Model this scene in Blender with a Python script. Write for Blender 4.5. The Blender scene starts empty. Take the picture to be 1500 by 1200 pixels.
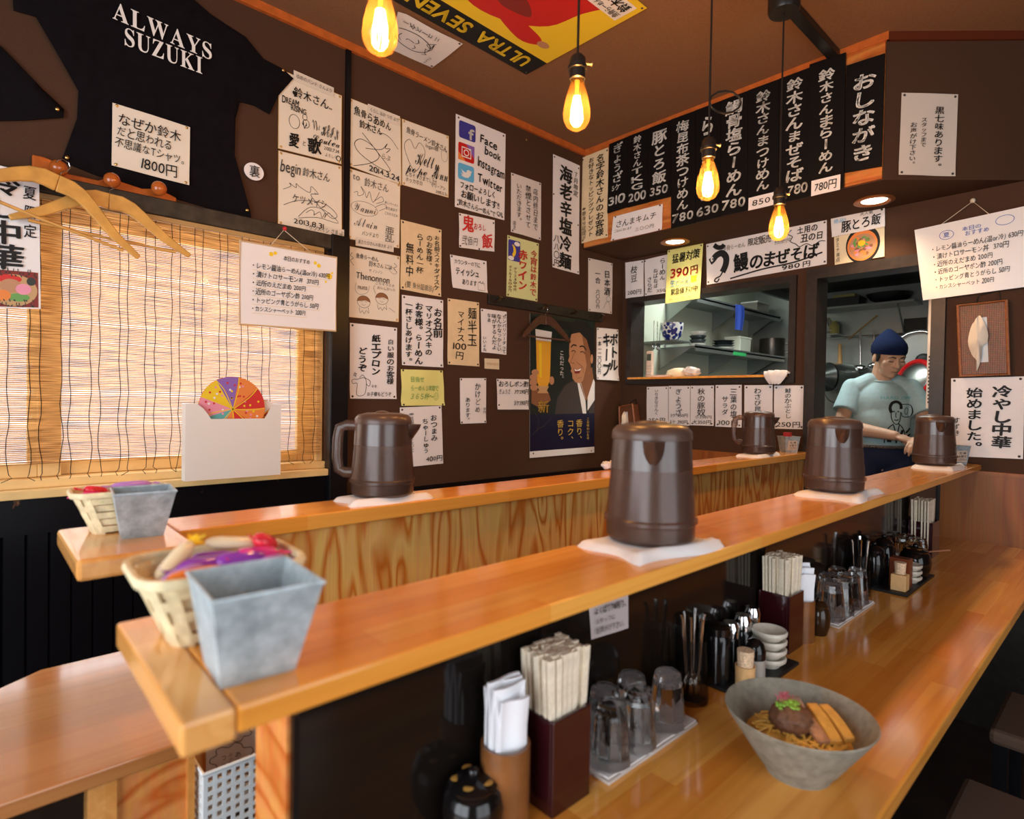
import bpy, bmesh, math, random
from mathutils import Vector, Matrix
from mathutils.bvhtree import BVHTree
random.seed(7)
SC = bpy.context.scene
COL = SC.collection
PI = math.pi

# ---------------------------------------------------------------- camera
FPX, YAW, PITCH, ROLL, EYE = 861.32, 0.826531, -0.0171822, 0.0161080, 1.30
_F = Vector((math.cos(YAW)*math.cos(PITCH), math.sin(YAW)*math.cos(PITCH), math.sin(PITCH)))
_R0 = Vector((math.sin(YAW), -math.cos(YAW), 0)); _U0 = _R0.cross(_F)
_R = math.cos(ROLL)*_R0 + math.sin(ROLL)*_U0
_U = -math.sin(ROLL)*_R0 + math.cos(ROLL)*_U0
cam = bpy.data.cameras.new('camera')
cam_o = bpy.data.objects.new('camera', cam); COL.objects.link(cam_o)
cam_o.matrix_world = Matrix(((_R.x, _U.x, -_F.x, 0), (_R.y, _U.y, -_F.y, 0), (_R.z, _U.z, -_F.z, EYE), (0, 0, 0, 1)))
cam.sensor_fit = 'HORIZONTAL'; cam.sensor_width = 36; cam.lens = FPX/1500*36
cam.clip_start = 0.02; cam.clip_end = 200
cam.dof.use_dof = True; cam.dof.focus_distance = 2.3; cam.dof.aperture_fstop = 3.5
SC.camera = cam_o

# ---------------------------------------------------------------- sky, daylight, exposure
SC.view_settings.view_transform = 'Standard'; SC.view_settings.look = 'None'
SC.view_settings.exposure = 0.30; SC.view_settings.gamma = 1.0
wd = bpy.data.worlds.new('sky'); SC.world = wd; wd.use_nodes = True
wd.node_tree.nodes['Background'].inputs[0].default_value = (0.86, 0.93, 1.0, 1)
wd.node_tree.nodes['Background'].inputs[1].default_value = 1.6

def light(name, kind, loc, energy, col, size=None, size_y=None, target=None, spot=None, blend=.4, parent=None, spread=None):
    l = bpy.data.lights.new(name, kind); o = bpy.data.objects.new(name, l); COL.objects.link(o)
    o.location = loc; l.energy = energy; l.color = col
    if kind == 'AREA':
        l.shape = 'RECTANGLE'; l.size = size; l.size_y = size_y or size
        if spread: l.spread = spread
    elif size is not None: l.shadow_soft_size = size
    if spot: l.spot_size = spot; l.spot_blend = blend
    if target is not None:
        d = Vector(target)-Vector(loc); o.rotation_euler = d.to_track_quat('-Z', 'Y').to_euler()
    return o
# daylight entering by the bamboo-blind window, the glazed street front behind the camera and the side door
light('window_daylight', 'AREA', (0.1, 2.62, 1.50), 25, (1, .95, .90), 2.0, 0.95, (0.1, 0, 1.45))
light('street_daylight', 'AREA', (-1.72, 0.25, 1.43), 52, (.90, .95, 1.0), 2.3, 1.8, (1.0, 0.25, 1.30))
light('side_door_daylight', 'AREA', (0.4, -1.72, 1.33), 14, (.95, .97, 1.0), 1.9, 1.8, (0.4, 1.0, 1.25))
# fluorescent tubes of the kitchen
light('kitchen_tube_light', 'AREA', (3.75, 1.6, 2.42), 20, (.92, 1.0, .96), .25, 1.4, (3.75, 1.6, 0))

# ---------------------------------------------------------------- helpers
def ray(u, v): return _R*((u-750)/FPX) + _U*(-(v-600)/FPX) + _F
def on(ax, val, u, v):
    d = ray(u, v); o = Vector((0, 0, EYE)); t = (val-o[ax])/d[ax]; return o + d*t
def ox(u, v, x): return on(0, x, u, v)
def oy(u, v, y): return on(1, y, u, v)
def oz(u, v, z): return on(2, z, u, v)
def od(u, v, depth): return Vector((0, 0, EYE)) + ray(u, v)*depth
def lin(r, g, b):
    f = lambda c: (c/255/12.92) if c <= 10 else ((c/255+.055)/1.055)**2.4
    return (f(r), f(g), f(b), 1)

ZU, ZC, XB, YW, CEIL, XS, ZS = 1.06, 0.7375, 3.10, 2.327, 2.79, 2.70, 2.207

WORLD = {}
def wloc(o): return WORLD.get(o.name, Vector((0, 0, 0))) if o else Vector((0, 0, 0))

class MB:
    def __init__(s): s.bm = bmesh.new(); s.mi = 0; s.uv = None
    def face(s, vs, mi=None):
        try:
            f = s.bm.faces.new(vs); f.material_index = s.mi if mi is None else mi; return f
        except ValueError: return None
    def pts(s, ps): return [s.bm.verts.new(Vector(p)) for p in ps]
    def hexa(s, p):
        v = s.pts(p)
        for q in ((0,3,2,1),(4,5,6,7),(0,1,5,4),(1,2,6,5),(2,3,7,6),(3,0,4,7)): s.face([v[i] for i in q])
    def box(s, x0, x1, y0, y1, z0, z1):
        s.hexa([(x0,y0,z0),(x1,y0,z0),(x1,y1,z0),(x0,y1,z0),(x0,y0,z1),(x1,y0,z1),(x1,y1,z1),(x0,y1,z1)]); return s
    def obox(s, c, ax, ay, az):
        c = Vector(c); ax = Vector(ax); ay = Vector(ay); az = Vector(az)
        s.hexa([c-ax-ay-az, c+ax-ay-az, c+ax+ay-az, c-ax+ay-az, c-ax-ay+az, c+ax-ay+az, c+ax+ay+az, c-ax+ay+az]); return s
    def frust(s, c, bx, by, tx, ty, h):
        x, y, z = c
        s.hexa([(x-bx,y-by,z),(x+bx,y-by,z),(x+bx,y+by,z),(x-bx,y+by,z),(x-tx,y-ty,z+h),(x+tx,y-ty,z+h),(x+tx,y+ty,z+h),(x-tx,y+ty,z+h)]); return s
    def prism(s, pts, d):
        """pts: list of 3-D points of a flat outline, d: extrusion vector"""
        d = Vector(d); a = s.pts(pts); b = s.pts([Vector(p)+d for p in pts]); n = len(pts)
        s.face(a[::-1]); s.face(b)
        for i in range(n): s.face([a[i], a[(i+1) % n], b[(i+1) % n], b[i]])
        return s
    def tube(s, pts, r, n=8, closed=False, cap=True, flat=1.0):
        pts = [Vector(p) for p in pts]; m = len(pts); rings = []; up = None
        for i, p in enumerate(pts):
            if closed: t = pts[(i+1) % m]-pts[i-1]
            else: t = pts[min(i+1, m-1)]-pts[max(i-1, 0)]
            t = t.normalized() if t.length > 1e-9 else Vector((0, 0, 1))
            if up is None:
                up = Vector((0, 0, 1)) if abs(t.z) < .9 else Vector((1, 0, 0))
            a = t.cross(up)
            if a.length < 1e-6: a = t.cross(Vector((0, 1, 0)))
            a.normalize(); b = a.cross(t).normalized(); up = b
            rr = r[i] if isinstance(r, (list, tuple)) else r
            rings.append(s.pts([p + a*(rr*math.cos(2*PI*k/n)) + b*(rr*flat*math.sin(2*PI*k/n)) for k in range(n)]))
        for i in range(m if closed else m-1):
            A, B = rings[i], rings[(i+1) % m]
            for k in range(n): s.face([A[k], A[(k+1) % n], B[(k+1) % n], B[k]])
        if cap and not closed: s.face(rings[0][::-1]); s.face(rings[-1])
        return s
    def lathe(s, prof, c=(0, 0, 0), n=28, sx=1, sy=1, facet=0, close=False):
        c = Vector(c); rings = []
        for r, z in prof:
            if r < 1e-6: rings.append([s.bm.verts.new(c+Vector((0, 0, z)))])
            else: rings.append(s.pts([c+Vector((r*sx*math.cos(2*PI*k/n), r*sy*math.sin(2*PI*k/n), z)) for k in range(n)]))
        prs = list(zip(rings, rings[1:]))
        if close: prs.append((rings[-1], rings[0]))
        for A, B in prs:
            for k in range(n):
                k2 = (k+1) % n
                if len(A) == 1 and len(B) == 1: continue
                if len(A) == 1: s.face([A[0], B[k2], B[k]])
                elif len(B) == 1: s.face([A[k], A[k2], B[0]])
                else: s.face([A[k], A[k2], B[k2], B[k]])
        return s
    def ball(s, c, r, n=12, m=8, sc=(1, 1, 1), rot=None):
        c = Vector(c); M = rot if rot else Matrix.Identity(3); rings = []
        for i in range(m+1):
            th = PI*i/m
            if i in (0, m): rings.append([s.bm.verts.new(c+M@Vector((0, 0, r*sc[2]*math.cos(th))))])
            else: rings.append(s.pts([c+M@Vector((r*sc[0]*math.sin(th)*math.cos(2*PI*k/n), r*sc[1]*math.sin(th)*math.sin(2*PI*k/n), r*sc[2]*math.cos(th))) for k in range(n)]))
        for A, B in zip(rings, rings[1:]):
            for k in range(n):
                k2 = (k+1) % n
                if len(A) == 1: s.face([A[0], B[k], B[k2]])
                elif len(B) == 1: s.face([A[k], B[0], A[k2]])
                else: s.face([A[k], B[k], B[k2], A[k2]])
        return s
    def grid(s, fn, nu, nv):
        g = [[s.bm.verts.new(Vector(fn(i/nu, j/nv))) for i in range(nu+1)] for j in range(nv+1)]
        for j in range(nv):
            for i in range(nu): s.face([g[j][i], g[j][i+1], g[j+1][i+1], g[j+1][i]])
        return g
    def slab(s, fn, nrm, th, nu, nv):
        """a sheet of thickness th following fn(s,t)"""
        nrm = Vector(nrm); a = s.grid(fn, nu, nv); b = s.grid(lambda p, q: Vector(fn(p, q))-nrm*th, nu, nv)
        rim = [(j, 0) for j in range(nv)]+[(nv, i) for i in range(nu)]+[(j, nu) for j in range(nv, 0, -1)]+[(0, i) for i in range(nu, 0, -1)]
        for k in range(len(rim)):
            p, q = rim[k], rim[(k+1) % len(rim)]
            s.face([a[p[0]][p[1]], a[q[0]][q[1]], b[q[0]][q[1]], b[p[0]][p[1]]])
    def build(s, name, mats, parent=None, smooth=None, bevel=0, loc=None, recalc=True, seg=2):
        if recalc: bmesh.ops.recalc_face_normals(s.bm, faces=s.bm.faces[:])
        off = wloc(parent)
        if parent is None:
            if loc is None:
                if s.bm.verts:
                    xs = [v.co.x for v in s.bm.verts]; ys = [v.co.y for v in s.bm.verts]; zs = [v.co.z for v in s.bm.verts]
                    loc = Vector(((min(xs)+max(xs))/2, (min(ys)+max(ys))/2, min(zs)))
                else: loc = Vector((0, 0, 0))
            off = Vector(loc)
        for v in s.bm.verts: v.co -= off
        me = bpy.data.meshes.new(name); s.bm.to_mesh(me); s.bm.free()
        for m in (mats if isinstance(mats, (list, tuple)) else [mats]): me.materials.append(m)
        o = bpy.data.objects.new(name, me); COL.objects.link(o)
        if parent is None: o.location = off; WORLD[o.name] = off
        else: o.parent = parent; WORLD[o.name] = off
        if smooth is not None:
            me.shade_smooth()
            if smooth < 180: me.set_sharp_from_angle(angle=math.radians(smooth))
        if bevel:
            b = o.modifiers.new('bevel', 'BEVEL'); b.width = bevel; b.segments = seg; b.limit_method = 'ANGLE'; b.angle_limit = math.radians(40)
        return o

def tag(o, label, cat, group=None, kind=None):
    o['label'] = label; o['category'] = cat
    if group: o['group'] = group
    if kind: o['kind'] = kind
    return o
def thing(name, label, cat, loc=(0, 0, 0), group=None):
    o = bpy.data.objects.new(name, None); COL.objects.link(o); o.location = loc; o.empty_display_size = .05
    WORLD[o.name] = Vector(loc)
    return tag(o, label, cat, group)
def struct(name, mb, m, **k):
    o = mb.build(name, m, **k); o['kind'] = 'structure'; return o
def copy_tree(o, parent=None):
    c = o.copy(); COL.objects.link(c); c.parent = parent
    for ch in list(o.children): copy_tree(ch, c)
    return c
def place(o, loc, rz=0, label=None, group=None):
    o.location = loc; o.rotation_euler[2] = rz
    if label: o['label'] = label
    if group: o['group'] = group
    return o
def dup(o, loc, rz=0, label=None, group=None, first=False):
    return place(o if first else copy_tree(o), loc, rz, label, group)

# ---------------------------------------------------------------- materials
def newmat(name):
    m = bpy.data.materials.new(name); m.use_nodes = True
    return m, m.node_tree.nodes, m.node_tree.links, m.node_tree.nodes['Principled BSDF']
_MC = {}
def pm(name, col, rough=.5, metal=0, spec=.4, noise=0, nscale=40, trans=0, emit=None, es=0, coat=0, bump=0, bscale=200, sub=0, sheen=0):
    if name in _MC: return _MC[name]
    m, N, L, b = newmat(name); col = tuple(col)+((1,) if len(col) == 3 else ())
    b.inputs['Base Color'].default_value = col; b.inputs['Roughness'].default_value = rough; b.inputs['Metallic'].default_value = metal
    b.inputs['Specular IOR Level'].default_value = spec; b.inputs['Transmission Weight'].default_value = trans; b.inputs['Coat Weight'].default_value = coat
    if emit: b.inputs['Emission Color'].default_value = tuple(emit)+(1,); b.inputs['Emission Strength'].default_value = es
    if noise:
        tc = N.new('ShaderNodeTexCoord'); nz = N.new('ShaderNodeTexNoise'); nz.inputs['Scale'].default_value = nscale; nz.inputs['Detail'].default_value = 4
        r = N.new('ShaderNodeValToRGB'); r.color_ramp.elements[0].position = .3; r.color_ramp.elements[1].position = .7
        r.color_ramp.elements[0].color = tuple(c*(1-noise) for c in col[:3])+(1,); r.color_ramp.elements[1].color = tuple(min(1, c*(1+noise)) for c in col[:3])+(1,)
        L.new(tc.outputs['Object'], nz.inputs['Vector']); L.new(nz.outputs['Fac'], r.inputs['Fac']); L.new(r.outputs['Color'], b.inputs['Base Color'])
    if bump:
        tc = N.new('ShaderNodeTexCoord'); nz = N.new('ShaderNodeTexNoise'); nz.inputs['Scale'].default_value = bscale; nz.inputs['Detail'].default_value = 3
        bp = N.new('ShaderNodeBump'); bp.inputs['Strength'].default_value = bump; bp.inputs['Distance'].default_value = .002
        L.new(tc.outputs['Object'], nz.inputs['Vector']); L.new(nz.outputs['Fac'], bp.inputs['Height']); L.new(bp.outputs['Normal'], b.inputs['Normal'])
    _MC[name] = m; return m

def planks(name, c1, c2, c3, along='X', w=.55, row=.045, rough=.16, grain=.35, coat=.25):
    """edge-glued board: staves of several browns, fine grain along the length"""
    m, N, L, b = newmat(name)
    tc = N.new('ShaderNodeTexCoord'); mp = N.new('ShaderNodeMapping')
    L.new(tc.outputs['Object'], mp.inputs['Vector'])
    if along == 'Y': mp.inputs['Rotation'].default_value = (0, 0, PI/2)
    br = N.new('ShaderNodeTexBrick'); br.offset = .37; br.offset_frequency = 3
    for k, v in (('Scale', 1), ('Mortar Size', .0), ('Brick Width', w), ('Row Height', row), ('Bias', 0)): br.inputs[k].default_value = v
    br.inputs['Color1'].default_value = c1; br.inputs['Color2'].default_value = c2; L.new(mp.outputs['Vector'], br.inputs['Vector'])
    m2 = N.new('ShaderNodeMapping'); m2.inputs['Scale'].default_value = (2.2, 55, 55); L.new(mp.outputs['Vector'], m2.inputs['Vector'])
    nz = N.new('ShaderNodeTexNoise'); nz.inputs['Scale'].default_value = 1.0; nz.inputs['Detail'].default_value = 5; nz.inputs['Distortion'].default_value = .6
    L.new(m2.outputs['Vector'], nz.inputs['Vector'])
    m3 = N.new('ShaderNodeMapping'); m3.inputs['Scale'].default_value = (1.2, 9, 9); L.new(mp.outputs['Vector'], m3.inputs['Vector'])
    n3 = N.new('ShaderNodeTexNoise'); n3.inputs['Scale'].default_value = 1.0; n3.inputs['Detail'].default_value = 2
    L.new(m3.outputs['Vector'], n3.inputs['Vector'])
    rp = N.new('ShaderNodeValToRGB'); rp.color_ramp.elements[0].position = .42; rp.color_ramp.elements[1].position = .68
    rp.color_ramp.elements[0].color = (0, 0, 0, 1); rp.color_ramp.elements[1].color = (grain, grain, grain, 1)
    L.new(nz.outputs['Fac'], rp.inputs['Fac'])
    mx = N.new('ShaderNodeMix'); mx.data_type = 'RGBA'; mx.inputs[7].default_value = c3
    L.new(rp.outputs['Color'], mx.inputs[0]); L.new(br.outputs['Color'], mx.inputs[6])
    mx2 = N.new('ShaderNodeMix'); mx2.data_type = 'RGBA'; mx2.blend_type = 'MULTIPLY'; mx2.inputs[0].default_value = .35
    r3 = N.new('ShaderNodeValToRGB'); r3.color_ramp.elements[0].position = .35; r3.color_ramp.elements[1].position = .65
    r3.color_ramp.elements[0].color = (.55, .45, .36, 1); r3.color_ramp.elements[1].color = (1, 1, 1, 1)
    L.new(n3.outputs['Fac'], r3.inputs['Fac']); L.new(mx.outputs[2], mx2.inputs[6]); L.new(r3.outputs['Color'], mx2.inputs[7])
    L.new(mx2.outputs[2], b.inputs['Base Color'])
    b.inputs['Roughness'].default_value = rough; b.inputs['Coat Weight'].default_value = coat; b.inputs['Coat Roughness'].default_value = .08
    return m

def plywood(name, ca, cb, scale=(5.0, 5.0, .9), bands=9, rough=.4, seed=0.0):
    """rotary-cut softwood ply: contour-like flames running up the panel"""
    m, N, L, b = newmat(name)
    tc = N.new('ShaderNodeTexCoord'); mp = N.new('ShaderNodeMapping'); mp.inputs['Scale'].default_value = scale; mp.inputs['Location'].default_value = (seed, seed, seed)
    L.new(tc.outputs['Object'], mp.inputs['Vector'])
    nz = N.new('ShaderNodeTexNoise'); nz.inputs['Scale'].default_value = 1; nz.inputs['Detail'].default_value = 2.5; nz.inputs['Roughness'].default_value = .45; nz.inputs['Distortion'].default_value = .35
    L.new(mp.outputs['Vector'], nz.inputs['Vector'])
    mu = N.new('ShaderNodeMath'); mu.operation = 'MULTIPLY'; mu.inputs[1].default_value = bands; L.new(nz.outputs['Fac'], mu.inputs[0])
    fr = N.new('ShaderNodeMath'); fr.operation = 'FRACT'; L.new(mu.outputs[0], fr.inputs[0])
    rp = N.new('ShaderNodeValToRGB'); e = rp.color_ramp.elements; e[0].position = 0; e[0].color = cb; e[1].position = .38; e[1].color = ca
    x = e.new(.75); x.color = tuple(.8*p+.2*q for p, q in zip(ca, cb)); x = e.new(.97); x.color = cb
    L.new(fr.outputs[0], rp.inputs['Fac'])
    m2 = N.new('ShaderNodeMapping'); m2.inputs['Scale'].default_value = (scale[0]*30, scale[1]*30, scale[2]*3); L.new(tc.outputs['Object'], m2.inputs['Vector'])
    n2 = N.new('ShaderNodeTexNoise'); n2.inputs['Scale'].default_value = 1; n2.inputs['Detail'].default_value = 3; L.new(m2.outputs['Vector'], n2.inputs['Vector'])
    mx = N.new('ShaderNodeMix'); mx.data_type = 'RGBA'; mx.blend_type = 'OVERLAY'; mx.inputs[0].default_value = .35
    L.new(rp.outputs['Color'], mx.inputs[6]); L.new(n2.outputs['Color'], mx.inputs[7]); L.new(mx.outputs[2], b.inputs['Base Color'])
    b.inputs['Roughness'].default_value = rough
    return m

def mixglass(name, tint, body, fac, rough=.25, coat=0):
    """see-through coloured plastic: part clear, part body colour, glossy skin"""
    m, N, L, b = newmat(name)
    b.inputs['Base Color'].default_value = tuple(body)+(1,); b.inputs['Roughness'].default_value = rough
    b.inputs['Coat Weight'].default_value = coat; b.inputs['Coat Roughness'].default_value = rough*.8
    tr = N.new('ShaderNodeBsdfTransparent'); tr.inputs[0].default_value = tuple(tint)+(1,)
    mx = N.new('ShaderNodeMixShader'); mx.inputs[0].default_value = fac
    L.new(tr.outputs[0], mx.inputs[1]); L.new(b.outputs[0], mx.inputs[2]); L.new(mx.outputs[0], N['Material Output'].inputs[0])
    return m
def thinglass(name, tint=(1, 1, 1), refl=.12, rough=.02):
    m, N, L, b = newmat(name); N.remove(b)
    tr = N.new('ShaderNodeBsdfTransparent'); tr.inputs[0].default_value = tuple(tint)+(1,)
    gl = N.new('ShaderNodeBsdfGlossy'); gl.inputs['Roughness'].default_value = rough
    fr = N.new('ShaderNodeLayerWeight'); fr.inputs[0].default_value = .35
    mu = N.new('ShaderNodeMath'); mu.operation = 'MULTIPLY_ADD'; mu.inputs[1].default_value = .55; mu.inputs[2].default_value = refl*.3
    mx = N.new('ShaderNodeMixShader'); L.new(fr.outputs['Fresnel'], mu.inputs[0]); L.new(mu.outputs[0], mx.inputs[0])
    L.new(tr.outputs[0], mx.inputs[1]); L.new(gl.outputs[0], mx.inputs[2]); L.new(mx.outputs[0], N['Material Output'].inputs[0])
    return m
def emis(name, col, s):
    m, N, L, b = newmat(name); N.remove(b); e = N.new('ShaderNodeEmission'); e.inputs[0].default_value = tuple(col)+(1,); e.inputs[1].default_value = s
    L.new(e.outputs[0], N['Material Output'].inputs[0]); return m
def translucent(name, col, t=.5, rough=.6, noise=None):
    m, N, L, b = newmat(name); b.inputs['Base Color'].default_value = tuple(col)+(1,); b.inputs['Roughness'].default_value = rough
    tl = N.new('ShaderNodeBsdfTranslucent'); tl.inputs[0].default_value = tuple(col)+(1,)
    if noise:
        tc = N.new('ShaderNodeTexCoord'); mp = N.new('ShaderNodeMapping'); mp.inputs['Scale'].default_value = noise; L.new(tc.outputs['Object'], mp.inputs['Vector'])
        nz = N.new('ShaderNodeTexNoise'); nz.inputs['Scale'].default_value = 1; nz.inputs['Detail'].default_value = 2; L.new(mp.outputs['Vector'], nz.inputs['Vector'])
        rp = N.new('ShaderNodeValToRGB'); rp.color_ramp.elements[0].position = .36; rp.color_ramp.elements[1].position = .6
        rp.color_ramp.elements[0].color = (col[0]*.40, col[1]*.28, col[2]*.2, 1); rp.color_ramp.elements[1].color = tuple(col)+(1,)
        L.new(nz.outputs['Fac'], rp.inputs['Fac']); L.new(rp.outputs['Color'], b.inputs['Base Color']); L.new(rp.outputs['Color'], tl.inputs[0])
    mx = N.new('ShaderNodeMixShader'); mx.inputs[0].default_value = t
    L.new(b.outputs[0], mx.inputs[1]); L.new(tl.outputs[0], mx.inputs[2]); L.new(mx.outputs[0], N['Material Output'].inputs[0]); return m

M_WALL = pm('brown_cloth_wallpaper', (.072, .035, .020), .8, spec=.12, noise=.12, nscale=300, bump=.25, bscale=600)
M_CEIL = pm('brown_ceiling_paper', (.24, .120, .060), .85, spec=.12, noise=.12, nscale=260, bump=.3, bscale=500)
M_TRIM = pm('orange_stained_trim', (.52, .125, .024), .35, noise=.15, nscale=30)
M_BLACKWD = pm('black_painted_wood', (.0045, .0045, .006), .32, spec=.3, noise=.3, nscale=20)
M_DARKWD = pm('dark_stained_wood', (.018, .013, .010), .45, noise=.4, nscale=35)
M_FLOOR = pm('dark_floor', (.03, .022, .018), .5, noise=.3, nscale=8)
M_LEDGE = planks('glued_pine_ledge', lin(246, 176, 82), lin(236, 154, 60), lin(200, 112, 32), grain=.32, coat=.12)
M_COUNT = planks('glued_oak_counter', lin(246, 178, 84), lin(220, 138, 52), lin(186, 98, 26), w=.42, row=.042, rough=.14, coat=.15)
M_ENDW = planks('pale_end_grain_board', lin(236, 172, 100), lin(224, 154, 80), lin(194, 116, 46), along='Y', w=.4, row=.05)
M_PLY = plywood('flame_grain_ply', lin(238, 182, 102), lin(206, 112, 34), scale=(7.5, 7.5, 1.35), bands=11)
M_PLYO = plywood('orange_ply', lin(222, 146, 78), lin(196, 98, 34), scale=(3, 3, 9), bands=7, seed=3.1)
M_PLYD = plywood('brown_ply', lin(156, 92, 38), lin(136, 74, 26), scale=(6, 6, 1.0), bands=6, seed=1.7)
M_CREAMW = pm('cream_painted_wood', lin(232, 196, 132), .5, noise=.08, nscale=12)
M_WHITE = pm('white_paper', (.83, .795, .79), .75)
M_CREAM = pm('cream_board', (.80, .72, .60), .7)
M_TAN = pm('tan_kraft_paper', (.78, .60, .36), .75, noise=.06, nscale=20)
M_YELLOW = pm('lemon_paper', (.78, .76, .26), .7)
M_GREENP = pm('pale_green_paper', (.66, .70, .33), .7)
M_STEEL = pm('stainless_steel', (.55, .57, .56), .28, metal=1)
M_CHROME = pm('chrome', (.75, .75, .75), .12, metal=1)
M_BLACK = pm('matt_black', (.008, .008, .008), .5)
M_GLOSSB = pm('gloss_black_lacquer', (.006, .005, .005), .12)
M_BRASS = pm('brass_pin', (.75, .5, .18), .3, metal=1)
M_CLOTHW = pm('white_towel', (.82, .78, .77), .9, bump=.6, bscale=500)
M_SOCK = pm('black_bakelite', (.012, .010, .009), .35)
INK = {'k': pm('black_ink', (.006, .006, .007), .6), 'g': pm('grey_ink', (.10, .095, .09), .6), 'r': pm('red_ink', (.62, .03, .025), .55), 'w': pm('white_brush_paint', (.80, .79, .74), .6),
       'b': pm('blue_ink', (.03, .10, .45), .5), 'n': pm('indigo_print', (.05, .045, .30), .5), 'c': pm('sky_blue_print', (.12, .45, .75), .5), 'y': pm('yellow_print', (.85, .60, .02), .5),
       'o': pm('orange_print', (.80, .24, .05), .5), 'G': pm('gold_print', (.70, .45, .08), .4), 'p': pm('pink_print', (.80, .30, .42), .5), 'v': pm('violet_print', (.26, .13, .48), .5),
       'e': pm('green_print', (.14, .35, .09), .5), 'd': pm('dark_green_print', (.012, .020, .016), .35), 'h': pm('dark_blue_print', (.008, .010, .035), .35), 's': pm('skin_tone_print', (.50, .25, .13), .45),
       'S': pm('shaded_skin_print', (.26, .11, .05), .45), 'j': pm('grey_suit_print', (.055, .045, .042), .45), 'W': pm('white_print', (.82, .80, .78), .6), 'B': pm('beer_gold_print', (.80, .40, .03), .4),
       't': pm('tan_print', (.55, .34, .16), .6), 'm': pm('maroon_print', (.22, .02, .015), .5), 'R': pm('signal_red_print', (.55, .015, .012), .5), 'T': pm('teal_print', (.12, .42, .42), .5)}
INKS = list(INK); INKM = [INK[k] for k in INKS]
# ---------------------------------------------------------------- writing
_G = {}
def glyph(ch):
    if ch in _G: return _G[ch]
    c = bpy.data.curves.new('glyph', 'FONT'); c.body = ch; c.size = 1; c.resolution_u = 3
    o = bpy.data.objects.new('glyph', c); COL.objects.link(o)
    me = bpy.data.meshes.new_from_object(o.evaluated_get(bpy.context.evaluated_depsgraph_get()))
    vs = [(v.co.x, v.co.y) for v in me.vertices]; fs = [tuple(p.vertices) for p in me.polygons]
    bpy.data.objects.remove(o); bpy.data.curves.remove(c); bpy.data.meshes.remove(me)
    if vs: bb = (min(v[0] for v in vs), max(v[0] for v in vs))
    else: bb = (0, .3)
    wide = 0x2E80 <= ord(ch) < 0xFFF0
    _G[ch] = (vs, fs, (0, 1.0) if wide else (bb[0]-.045, bb[1]+.045), wide)
    return _G[ch]

def T(txt, s0, t0, s1, t1, d='h', c='k', w=1, jit=1.0, sl=0): return ('T', txt, s0, t0, s1, t1, d, c, w, jit, sl)
def PG(pts, c, layer=1): return ('P', pts, c, layer)
def EL(cx, cy, rx, ry, c, layer=1, n=26, rot=0, a0=0, a1=2*PI):
    return ('P', [(cx+rx*math.cos(rot)*math.cos(a0+(a1-a0)*k/n)-ry*math.sin(rot)*math.sin(a0+(a1-a0)*k/n), cy+rx*math.sin(rot)*math.cos(a0+(a1-a0)*k/n)+ry*math.cos(rot)*math.sin(a0+(a1-a0)*k/n)) for k in range(n)], c, layer)
def RC(s0, t0, s1, t1, c, layer=1, r=0):
    if not r: return ('P', [(s0, t0), (s1, t0), (s1, t1), (s0, t1)], c, layer)
    p = []
    for cx, cy, a in ((s1-r, t0+r, -PI/2), (s1-r, t1-r, 0), (s0+r, t1-r, PI/2), (s0+r, t0+r, PI)):
        p += [(cx+r*math.cos(a+PI/2*k/4), cy+r*math.sin(a+PI/2*k/4)) for k in range(5)]
    return ('P', p, c, layer)
def ST(pts, w, c='k', closed=False, layer=2, raw=False): return ('S', pts, w, c, closed, layer, raw)

def catmull(p, closed=False, k=5):
    n = len(p); out = []
    for i in range(n if closed else n-1):
        a, b, c, d = (p[(i-1) % n], p[i], p[(i+1) % n], p[(i+2) % n]) if closed else (p[max(i-1, 0)], p[i], p[i+1], p[min(i+2, n-1)])
        for q in range(k):
            t = q/k
            out.append(tuple(.5*(2*b[x]+(c[x]-a[x])*t+(2*a[x]-5*b[x]+4*c[x]-d[x])*t*t+(3*b[x]-a[x]-3*c[x]+d[x])*t**3) for x in (0, 1)))
    if not closed: out.append(tuple(p[-1]))
    return out

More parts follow.
